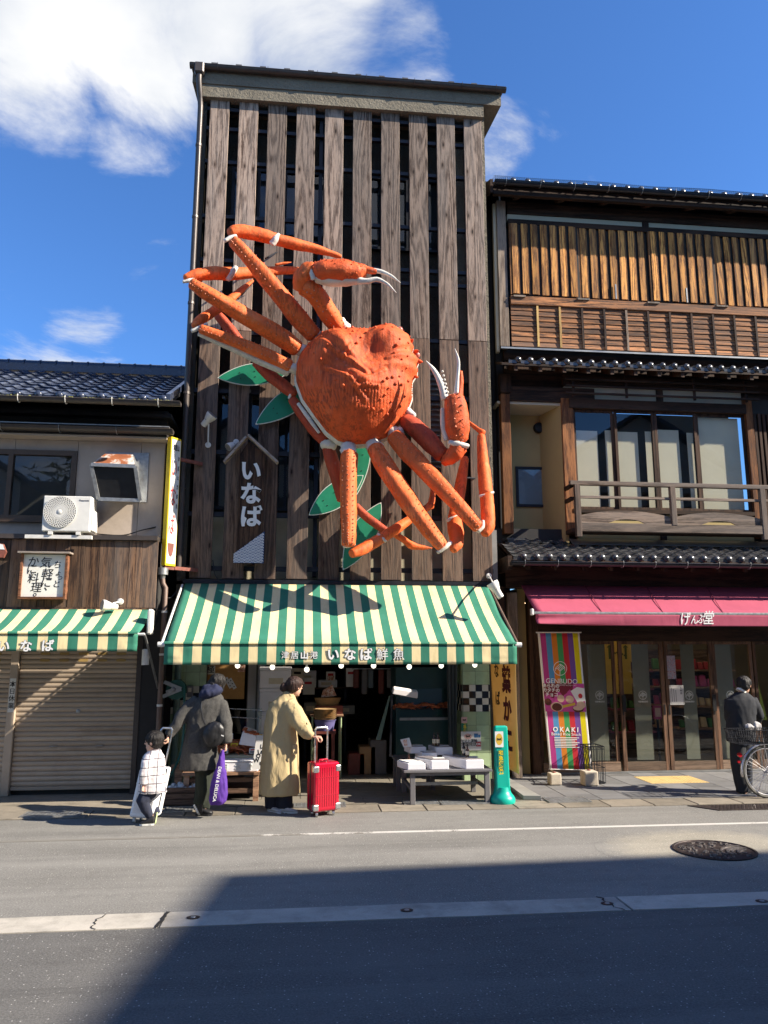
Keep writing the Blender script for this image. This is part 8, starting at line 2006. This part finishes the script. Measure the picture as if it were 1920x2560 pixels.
mb = MB(); oq = [(1225,1350,.045,.035),(1220,1420,.07,.05),(1205,1560,.095,.065),(1190,1700,.105,.07),(1180,1800,.10,.07),(1175,1855,.075,.05)]
loft(mb,[(g4(x,y,YQ),a,b,.0) for x,y,a,b in oq[::-1]],24); mb.tube([g4(1250,1130,YQ),g4(1225,1240,YQ-.02),g4(1205,1360,YQ)],[.022,.026,.04],8); mb.tube([g4(1252,1130,YQ),g4(1258,1260,YQ+.03),g4(1240,1370,YQ)],[.022,.022,.035],8)
fuse(mb,'bag_cloth',M.purple,pb_g,.009,2,folds(.014,13,5,6)); d_ = (g4(1150,1720,YQ)-g4(1205,1400,YQ)).normalized(); text('DEAN & DELUCA',.052,M.white_ink,pb_g,g4(1172,1580,YQ-.097),bold=.02,basis=(d_,V(-d_.z,0,d_.x) if -d_.z*0+d_.x > 0 else V(-d_.z,0,d_.x)),depth=.002)

# ---- suitcases
def suitcase(name,lab,base,w,d,h,ang,m,mcorner,hh,handle_m,tilt=(0,0),ribs=9,corners=True,hw=.115):
    t = thing(name,lab,'suitcase',tuple(base)); cr,sr = math.cos(ang),math.sin(ang); B_ = Vector(base); tx,ty = tilt
    def W(x,y,z): return B_+V(x*cr-y*sr+z*tx,x*sr+y*cr+z*ty,z)
    def tbox(x0,x1,y0,y1,z0,z1,nm,mm,bev=0.0,seg=1,par=None):
        vs = [W(x,y,z) for x in (x0,x1) for y in (y0,y1) for z in (z0,z1)]; return MB().add(vs,[(0,1,3,2),(4,6,7,5),(0,4,5,1),(2,3,7,6),(0,2,6,4),(1,5,7,3)]).build(nm,mm,par or t,bevel=bev,seg=seg)
    z0 = .06; body = tbox(-w/2,w/2,-d/2,d/2,z0,z0+h,'shell',m,.035,4)
    for i in range(ribs):
        x =-w/2+.05+(w-.10)*i/(ribs-1); tbox(x-.007,x+.007,-d/2-.005,-d/2+.002,z0+.06,z0+h-.06,'rib',m,.002,1,body)
    for zz in (.34,.70): tbox(-w/2+.015,w/2-.015,-d/2-.007,-d/2-.001,z0+h*zz-.004,z0+h*zz+.004,'band',m,0,1,body)
    tbox(-w/2-.003,w/2+.003,-.012,.012,z0+.012,z0+h-.012,'zip_band',M.black_plastic,.0,1,body)
    if corners:
        for x in (-1,1):
            for z in (0,1):
                xx = x*(w/2-.025); zz = z0+(.055 if z == 0 else h-.075); tbox(xx-.036,xx+.036,-d/2-.008,-d/2+.05,zz-.04,zz+.035,'corner_guard',mcorner,.012,2)
    for x in (-1,1):
        for y in (-1,1):
            c = W(x*(w/2-.06),y*(d/2-.05),.03); o = MB().tube([c+V(-.014,0,0),c+V(.014,0,0)],.03,14).build('wheel',mcorner,t,smooth=1,ang=40); MB().bar(c+V(0,0,.02),c+V(0,0,.045),.035,.03).build('fork',M.black_plastic,o)
    yb = d/2-.05
    for x in (-hw,hw): MB().tube([W(x,yb,z0+h-.02),W(x,yb,z0+h+hh)],.011,8).build('handle_bar',handle_m,t,smooth=1)
    MB().tube([W(-hw,yb,z0+h+hh-.005),W(-hw+.02,yb,z0+h+hh+.02),W(hw-.02,yb,z0+h+hh+.02),W(hw,yb,z0+h+hh-.005)],.014,8).build('grip',handle_m,t,smooth=1)
    MB().tube([W(-.06,0,z0+h),W(-.05,0,z0+h+.02),W(.05,0,z0+h+.02),W(.06,0,z0+h)],.010,8).build('carry_handle',m,t,smooth=1); return t
M.case_red = plain('glossy_red_shell',(.52,.006,.030),.16,.06,3,.03,.25,spec=.7,**{'Coat Weight': .6,'Coat Roughness': .08}); M.case_white = plain('white_shell',(.74,.74,.75),.3,.04,4,.03,spec=.5)
YSU = 9.83
def s5(x,y,Y): return at(620+x*.18081,1660+y*.18083,Y)
suitcase('suitcase','glossy red wheeled suitcase standing upright before the woman in beige',(gnd(806,2033).x,YSU+.05,.0),.345,.23,.57,R(25),M.case_red,M.chrome,.375,M.chrome,hw=.085)
xw = X(373,2040,9.66); suitcase('suitcase','white hard shell suitcase tilted behind the walking child',(gnd(366,2048).x,9.72,.0),.30,.24,.55,R(-22),M.case_white,M.white_plastic,.42,M.chrome,tilt=(.17,.0),corners=False,hw=.075)

# ---- woman in the beige coat
YWm = 10.16
def w5(x,y,Y=YWm): return s5(x,y,Y)
wo = thing('person','woman in a long beige coat with a low dark bun, behind the red suitcase','person',(-.2,YWm,0))
hc_ = w5(648,315); H_ = .24; fwd = V(.80,.58,-.12); mb = MB(); f,u,s = head(mb,hc_,H_,fwd,(.1,0,1))
mb.tube([w5(620,360),w5(570,470)],[.052,.058],10); mb.tube([w5(540,500),w5(470,1000),w5(440,1500)],[.12,.12,.13],12); mb.tube([w5(390,1500),w5(350,1750),w5(345,2000)],[.08,.06,.045],10); mb.tube([w5(480,1500,YWm-.05),w5(520,1750,YWm-.06),w5(520,1990,YWm-.06)],[.08,.06,.045],10)
mb.tube([w5(590,560,YWm-.08),w5(730,840,YWm-.18),w5(930,1005,YWm-.24)],[.05,.042,.03],8); fuse(mb,'body',M.skin,wo,.009,3); face(wo,hc_,H_,f,u,s,M.hair_brown)
mb = MB(); hair_cap(mb,hc_,H_,f,u,s,-.02,1.02,.9); xf_ball(mb,w5(505,325,YWm-.03),(.058,.05,.062),V(1,0,0),V(0,1,0),V(0,0,1)); mb.tube([w5(640,210,YWm),w5(715,240,YWm+.02),w5(752,290,YWm+.04)],[.05,.045,.025],8); fuse(mb,'hair',M.hair_brown,wo,.008,3,strands(70,.007))
mb = MB(); loft(mb,[(w5(430,1800),.262,.20,0),(w5(430,1700),.262,.20,0),(w5(435,1400),.245,.195,0),(w5(445,1100),.225,.18,0),(w5(455,850),.205,.165,0),(w5(475,650),.19,.15,0),(w5(500,540),.165,.135,0),(w5(525,465),.115,.10,0),(w5(545,410),.075,.072,0)])
mb.tube([w5(560,530,YWm-.06),w5(625,650,YWm-.11),w5(710,810,YWm-.17),w5(810,940,YWm-.21),w5(895,1010,YWm-.235)],[.10,.112,.105,.09,.06],16); mb.tube([w5(420,560,YWm+.08),w5(400,800,YWm+.16),w5(480,1000,YWm+.18)],[.10,.10,.08],14)
def wf(p): return .020*nz(V(p.x*7,p.y*7,p.z*1.1+3))+.009*nz(V(p.x*18,p.y*18,p.z*6))-.014*max(0,nz(V(p.x*9+p.z*4,p.y*5,p.z*5+8)))
fuse(mb,'beige_coat',M.beige,wo,.012,3,wf); mb = MB(); mb.tube([w5(520,440,YWm-.02),w5(545,392,YWm-.03),w5(598,450,YWm-.07)],[.03,.03,.022],8); mb.tube([w5(548,425),w5(560,385)],[.078,.070],14); fuse(mb,'collar',M.beige,wo,.009,2,folds(.004,20,10))
mb = MB(); mb.tube([w5(365,1500),w5(345,1800),w5(345,1990)],[.11,.105,.10],14); mb.tube([w5(480,1500,YWm-.05),w5(510,1800,YWm-.06),w5(510,1985,YWm-.06)],[.11,.10,.10],14); fuse(mb,'trousers',M.navy_trousers,wo,.012,3,folds(.008,10,4,1))
p_ = at(732,1866,YWm-.36); MB().prism([w5(615,1120,YWm-.2),w5(675,1110,YWm-.16),w5(680,1240,YWm-.16),w5(625,1260,YWm-.2)],(.0,-.012,0)).build('pocket',M.beige,wo,bevel=.006)
hand(wo,w5(925,1008,YWm-.245),(1,-.12,-.12),(0,0,-1),.165,1.25)
shoe(wo,V(w5(445,2020).x,YWm-.10,.006),V(w5(690,2020).x,YWm-.16,.006),.09,.075,M.shoe_grey,M.sole_white); shoe(wo,V(w5(290,2050).x,YWm-.02,.006),V(w5(470,2050).x,YWm-.16,.006),.09,.075,M.shoe_grey,M.sole_white)

# ---- man in the dark suit
YM = 10.62
def m6(x,y,Y=YM): return at(1700+x*.16272,1660+y*.16274,Y)
mn = thing('person','man in a dark suit looking down, standing behind the parked bicycle','person',(m6(960,1000).x,YM,0))
hc_ = m6(985,330); H_ = .238; fwd = V(.66,.62,-.30); mb = MB(); f,u,s = head(mb,hc_,H_,fwd,(.15,.1,1))
mb.tube([m6(975,390),m6(950,480)],[.055,.056],10); mb.tube([m6(940,540),m6(930,900),m6(930,1200)],[.085,.10,.10],12); mb.tube([m6(885,1200),m6(890,1600),m6(985,1990)],[.085,.065,.045],10); mb.tube([m6(985,1200,YM+.1),m6(1010,1600,YM+.1),m6(1010,1985,YM+.1)],[.085,.065,.045],10)
mb.tube([m6(1110,560),m6(1225,800,YM+.05),m6(1150,880,YM+.28)],[.05,.042,.03],8); mb.tube([m6(770,560),m6(745,820,YM+.08),m6(880,900,YM+.28)],[.05,.042,.03],8); fuse(mb,'body',M.skin,mn,.009,3); face(mn,hc_,H_,f,u,s,M.hair_black)
mb = MB(); hair_cap(mb,hc_,H_,f,u,s,.0,1.0,.95); fuse(mb,'hair',M.hair_black,mn,.008,3,strands(60,.009))
mb = MB(); loft(mb,[(m6(935,1190),.20,.15,0),(m6(935,1000),.195,.15,0),(m6(938,800),.195,.145,0),(m6(940,640),.215,.14,0),(m6(940,545),.205,.125,0),(m6(938,480),.13,.10,0),(m6(942,430),.072,.07,0)])
mb.tube([m6(1090,545),m6(1150,650,YM-.02),m6(1215,800,YM+.02),m6(1180,880,YM+.14),m6(1120,900,YM+.26)],[.085,.08,.068,.06,.048],14); mb.tube([m6(785,560),m6(755,700),m6(760,830,YM+.06),m6(860,900,YM+.24)],[.082,.075,.066,.05],14); fuse(mb,'jacket',M.suit,mn,.012,4,folds(.010,9,5,4))
MB().tube([m6(935,425),m6(950,395)],[.074,.07],14).build('shirt_collar',M.white_plastic,mn,smooth=1); mb = MB(); mb.tube([m6(885,1150),m6(890,1550),m6(965,1965)],[.11,.095,.085],14); mb.tube([m6(985,1150,YM+.08),m6(1005,1550,YM+.1),m6(1010,1970,YM+.1)],[.11,.095,.085],14); fuse(mb,'trousers',M.suit,mn,.012,3,folds(.008,9,5,2))
hand(mn,m6(1120,895,YM+.28),(-.6,.5,.1),(0,0,1),.16,1.0); hand(mn,m6(870,900,YM+.26),(.8,.4,.1),(0,0,1),.16,.9,thumb=-1)
shoe(mn,V(m6(960,1960).x-.02,YM-.02,.018),V(m6(1060,1960).x+.05,YM+.12,.018),.09,.09,M.shoe_black,M.shoe_black); shoe(mn,V(m6(990,1960).x+.04,YM+.14,.018),V(m6(1100,1960).x+.08,YM+.24,.018),.09,.09,M.shoe_black,M.shoe_black)
gb = thing('grey_pouch','crumpled pale grey bag at the waist of the man in the dark suit','bag',tuple(m6(1150,950,YM-.14))); mb = MB(); xf_ball(mb,m6(1165,955,YM-.10),(.08,.05,.07),V(1,0,0),V(0,1,0),V(0,0,1)); xf_ball(mb,m6(1060,970,YM-.14),(.07,.04,.05),V(1,0,0),V(0,1,0),V(0,0,1)); M.grey_bag = plain('grey_bag',(.34,.33,.33),.6,.1,10,.1); fuse(mb,'bag_cloth',M.grey_bag,gb,.008,2,folds(.012,20,14))

# ---- bicycle: rear half in view, front wheel beyond the frame
bk_ = thing('bicycle','silver city bicycle with a wire basket on its rear carrier, cut by the right edge','bicycle',(6.2,10.25,0)); YK = 10.26
M.bike_silver = plain('bicycle_silver',(.62,.61,.62),.25,.06,8,.02,.7); M.tyre = plain('tyre_rubber',(.10,.098,.085),.85,.15,30,.2); M.red_lens = plain('red_lens',(.42,.01,.015),.2,.05,9,.02,spec=.7)
c1 = m6(1330,1655,YK); Rw = .345; c1.z = Rw+.012; c2 = c1+V(1.10,0,0)
def ring(mb,c,r,rr,n=48,m=8):
    vs = [c+V(math.cos(6.2832*i/n)*(r+math.cos(6.2832*j/m)*rr),math.sin(6.2832*j/m)*rr,math.sin(6.2832*i/n)*(r+math.cos(6.2832*j/m)*rr)) for i in range(n) for j in range(m)]
    return mb.add(vs,[(i*m+j,((i+1) % n)*m+j,((i+1) % n)*m+(j+1) % m,i*m+(j+1) % m) for i in range(n) for j in range(m)])
for c in (c1,c2):
    w = ring(MB(),c,Rw-.018,.019).build('wheel',M.tyre,bk_,smooth=1); ring(MB(),c,Rw-.043,.011).build('rim',M.bike_silver,w,smooth=1); sp = MB()
    for k in range(36):
        a = 6.2832*k/36; a2 = a+(.35 if k % 2 else -.35); sp.tube([c+V(math.cos(a2)*.022,(.03 if k % 4 < 2 else -.03),math.sin(a2)*.022),c+V(math.cos(a)*(Rw-.05),0,math.sin(a)*(Rw-.05))],.0017,4)
    tag(sp.build('spokes',M.bike_silver,w),kind='stuff'); MB().tube([c+V(0,-.05,0),c+V(0,.05,0)],.024,12).build('hub',M.bike_silver,w,smooth=1,ang=40)
    fd = MB(); aa = [R(a) for a in range(-10,196,8)] if c is c1 else [R(a) for a in range(0,170,8)]; vs = []; mm_ = 5
    for a in aa:
        for j in range(mm_): t =-1+2*j/(mm_-1); vs.append(c+V(math.cos(a)*(Rw+.028-.02*t*t),t*.028,math.sin(a)*(Rw+.028-.02*t*t)))
    fd.add(vs,[(i*mm_+j,i*mm_+j+1,(i+1)*mm_+j+1,(i+1)*mm_+j) for i in range(len(aa)-1) for j in range(mm_-1)]).build('mudguard',M.bike_silver,bk_,smooth=1,solid=.002)
bb_ = c1+V(.45,0,-.06); sc2 = bb_+V(-.17,0,.42); hd_ = c2+V(-.20,0,.50); fr = MB()
for p,q,r in ((bb_,sc2,.016),(bb_,hd_,.019),(bb_+V(-.03,0,.09),hd_+V(-.02,0,.08),.017),(hd_+V(.03,0,-.08),hd_+V(-.05,0,.16),.02),(hd_+V(.03,0,-.08),c2+V(-.02,.05,.02),.012),(hd_+V(.03,0,-.08),c2+V(-.02,-.05,.02),.012)): fr.tube([p,q],r,8)
for y in (-.055,.055): fr.tube([c1+V(0,y,0),bb_+V(0,y*.4,0)],.010,7); fr.tube([c1+V(0,y,0),sc2+V(0,y*.3,-.02)],.009,7)
fr.build('frame',M.bike_silver,bk_,smooth=1,ang=50); MB().tube([sc2,sc2+V(-.05,0,.14)],.013,8).build('seat_post',M.bike_silver,bk_,smooth=1); mb = MB(); xf_ball(mb,sc2+V(-.09,0,.17),(.13,.085,.035),V(1,0,0),V(0,1,0),V(0,0,1)); fuse(mb,'saddle',M.black_plastic,bk_,.01,2)
MB().tube([hd_+V(-.05,-.26,.20),hd_+V(-.16,-.24,.22),hd_+V(-.05,-.05,.25),hd_+V(-.05,.05,.25),hd_+V(-.16,.24,.22),hd_+V(-.05,.26,.20)],.011,8).build('handlebar',M.bike_silver,bk_,smooth=1); MB().tube([bb_+V(0,-.04,0),bb_+V(.12,-.07,-.10)],.012,7).build('crank',M.bike_silver,bk_); ring(MB(),bb_+V(0,-.035,0),.085,.008,28,6).build('chain_wheel',M.bike_silver,bk_,smooth=1)
for y in (-.08,.08): MB().tube([c1+V(0,y,0),c1+V(-.06 if y < 0 else -.02,y,.45)],.006,6).build('carrier_stay',M.bike_silver,bk_)
cz_ = m6(1100,1215,YK).z; cg = MB()
for y in (-.07,0,.07): cg.bar((c1.x-.34,YK+y,cz_-.01),(c1.x+.22,YK+y,cz_-.01),.009,.009)
for k in range(4): cg.bar((c1.x-.30+k*.15,YK-.07,cz_-.016),(c1.x-.30+k*.15,YK+.07,cz_-.016),.008,.008)
cg.build('carrier',M.bike_silver,bk_); xb0,xb1 = m6(825,1200,YK).x,c1.x+.10; xt0,xt1 = m6(782,1000,YK).x,c1.x+.16; zt6 = m6(900,1005,YK).z; bm = MB()
for t_ in (0,.33,.66,1):
    z = cz_+(zt6-cz_)*t_; xa_ = xb0+(xt0-xb0)*t_; xb__ = xb1+(xt1-xb1)*t_; yw = .12+.05*t_
    for p,q in (((xa_,-yw),(xb__,-yw)),((xb__,-yw),(xb__,yw)),((xb__,yw),(xa_,yw)),((xa_,yw),(xa_,-yw))): bm.bar((p[0],YK+p[1],z),(q[0],YK+q[1],z),.006 if t_ < 1 else .010,.006 if t_ < 1 else .010)
for k in range(19):
    q = k/18
    for sy in (-1,1): bm.bar((xb0+(xb1-xb0)*q,YK+sy*.12,cz_),(xt0+(xt1-xt0)*q,YK+sy*.17,zt6),.005,.005)
for k in range(9):
    q =-1+2*k/8
    for (xb,xt) in ((xb0,xt0),(xb1,xt1)): bm.bar((xb,YK+q*.12,cz_),(xt,YK+q*.17,zt6),.005,.005)
    bm.bar((xb0,YK+q*.12,cz_),(xb1,YK+q*.12,cz_),.005,.005)
bm.build('basket',M.steel_dark,bk_); p = m6(908,1395,YK-.02)
MB().lathe([(.028,.03),(.03,0),(.015,-.02)],14,p,'Y').build('rear_light',M.red_lens,bk_,smooth=1); MB().bar(m6(902,1480,YK),m6(905,1520,YK),.035,.02).build('reflector',M.red_lens,bk_); MB().tube([c1+V(.02,-.06,0),c1+V(.10,-.12,-.30),c1+V(.14,-.13,-Rw)],.008,6).build('stand',M.bike_silver,bk_); MB().tube([c1+V(.02,.06,0),c1+V(-.06,.12,-.25),c1+V(-.10,.13,-Rw)],.008,6).build('stand',M.bike_silver,bk_)
# ------------------------------------------------------------------ the other side of the street: its shadow lies on the road, its fronts show in the glass
P0 = V(-.72,7.42,0)-SUNDIR/(-SUNDIR.z)*-0.0
k_ = 14.0; cx0 = P0.x+k_/.67*1.0; cy0 = P0.y-k_/.67*.33
ob = thing('apartment_block','tall plain block across the street that throws the wide shadow on the road','building',(cx0+10,cy0-5,0))
M.opp_wall = plain('opposite_plaster',(.46,.43,.38),.9,.1,1.5,.15); M.opp_white = plain('opposite_white',(.66,.64,.6),.9,.08,1.5,.1)
def pbox(name,pts,z0,z1,m,par): return MB().prism([(x,y,z0) for x,y in pts],(0,0,z1-z0)).build(name,m,par)
pbox('body',[(cx0,cy0),(cx0+34,cy0+1.7),(cx0+34,cy0-16),(cx0-.157*16,cy0-16)],.05,k_-.12,M.opp_wall,ob); pbox('roof_slab',[(cx0-.0,cy0+.0),(cx0+34,cy0+1.7),(cx0+34,cy0-16),(cx0-.157*16,cy0-16)],k_-.118,k_,M.roof_metal,ob)
for j in range(4):
    for i in range(8):
        x = cx0+1.5+i*3.0; MB().box(x,x+1.6,cy0-.17,cy0+.06+.05*(x+1.6-cx0),1.2+j*3.2,2.7+j*3.2).build('window',M.bronze,ob)
for i,(x0,w,h,rh,yv,m,lab) in enumerate(((-13,6.5,5.6,2.2,-2.0,'opp_white','white gabled house across the street, mirrored in the left window'),(-5.5,6.0,7.8,2.2,-2.6,'opp_wall','beige gabled house across the street behind the camera'),(2.0,6.5,8.4,2.3,-2.2,'opp_white','white stepped house across the street, mirrored in the balcony windows'),(9.5,6.5,8.8,2.0,-2.2,'opp_wall','taller beige house across the street, mirrored in the glass doors'))):
    t = thing('gabled_house',lab,'house',(x0+w/2,yv,.05)); MB().prism([(x0,yv,.05),(x0+w,yv,.05),(x0+w,yv,h),(x0+w/2,yv,h+rh),(x0,yv,h)],(0,-8,0)).build('wall',M[m],t)
    for q in (0,1):
        a = V(x0-.35,yv+.3,h-.05) if q == 0 else V(x0+w+.35,yv+.3,h-.05); b = V(x0+w/2,yv+.3,h+rh+.12); MB().add([a,b,b+V(0,-8.6,0),a+V(0,-8.6,0),a+V(0,0,.14),b+V(0,0,.14),b+V(0,-8.6,.14),a+V(0,-8.6,.14)],[(0,1,2,3),(4,7,6,5),(0,4,5,1),(2,6,7,3)]).build('roof',M.roof_tile,t)
    for j in range(3):
        for c in range(2): xx = x0+1.0+c*(w-3.4); MB().box(xx,xx+1.4,yv+.002,yv+.06,1.0+j*2.5,2.3+j*2.5).build('window',M.bronze,t)
tr = thing('pine_tree','dark pine tree behind the white house, mirrored in the left window','tree',(-10,-12,0)); M.bark = plain('bark',(.06,.045,.03),.9,.3,14,.5); M.needles = plain('pine_needles',(.03,.05,.02),.8,.4,9,.2)
MB().tube([(-10,-12,0),(-9.8,-12,4),(-10.3,-12,11.2)],[.35,.25,.08],9).build('trunk',M.bark,tr); mb = MB(); rg = random.Random(2)
for k in range(900):
    lvl = rg.choice((7,8.4,9.6,10.8,11.6)); a = rg.uniform(0,6.28); r = rg.random()**.5*(13-lvl)*.62; c = V(-10+math.cos(a)*r,-12+math.sin(a)*r,lvl+rg.uniform(-.3,.3)); d = V(rg.uniform(-1,1),rg.uniform(-1,1),rg.uniform(-.4,.7))*.32; e = V(rg.uniform(-1,1),rg.uniform(-1,1),rg.uniform(-.5,.5))*.22; mb.add([c-d,c+e,c+d],[(0,1,2)])
tag(mb.build('crown',M.needles,tr),kind='stuff')
bpy.data.scenes.remove(TMP)
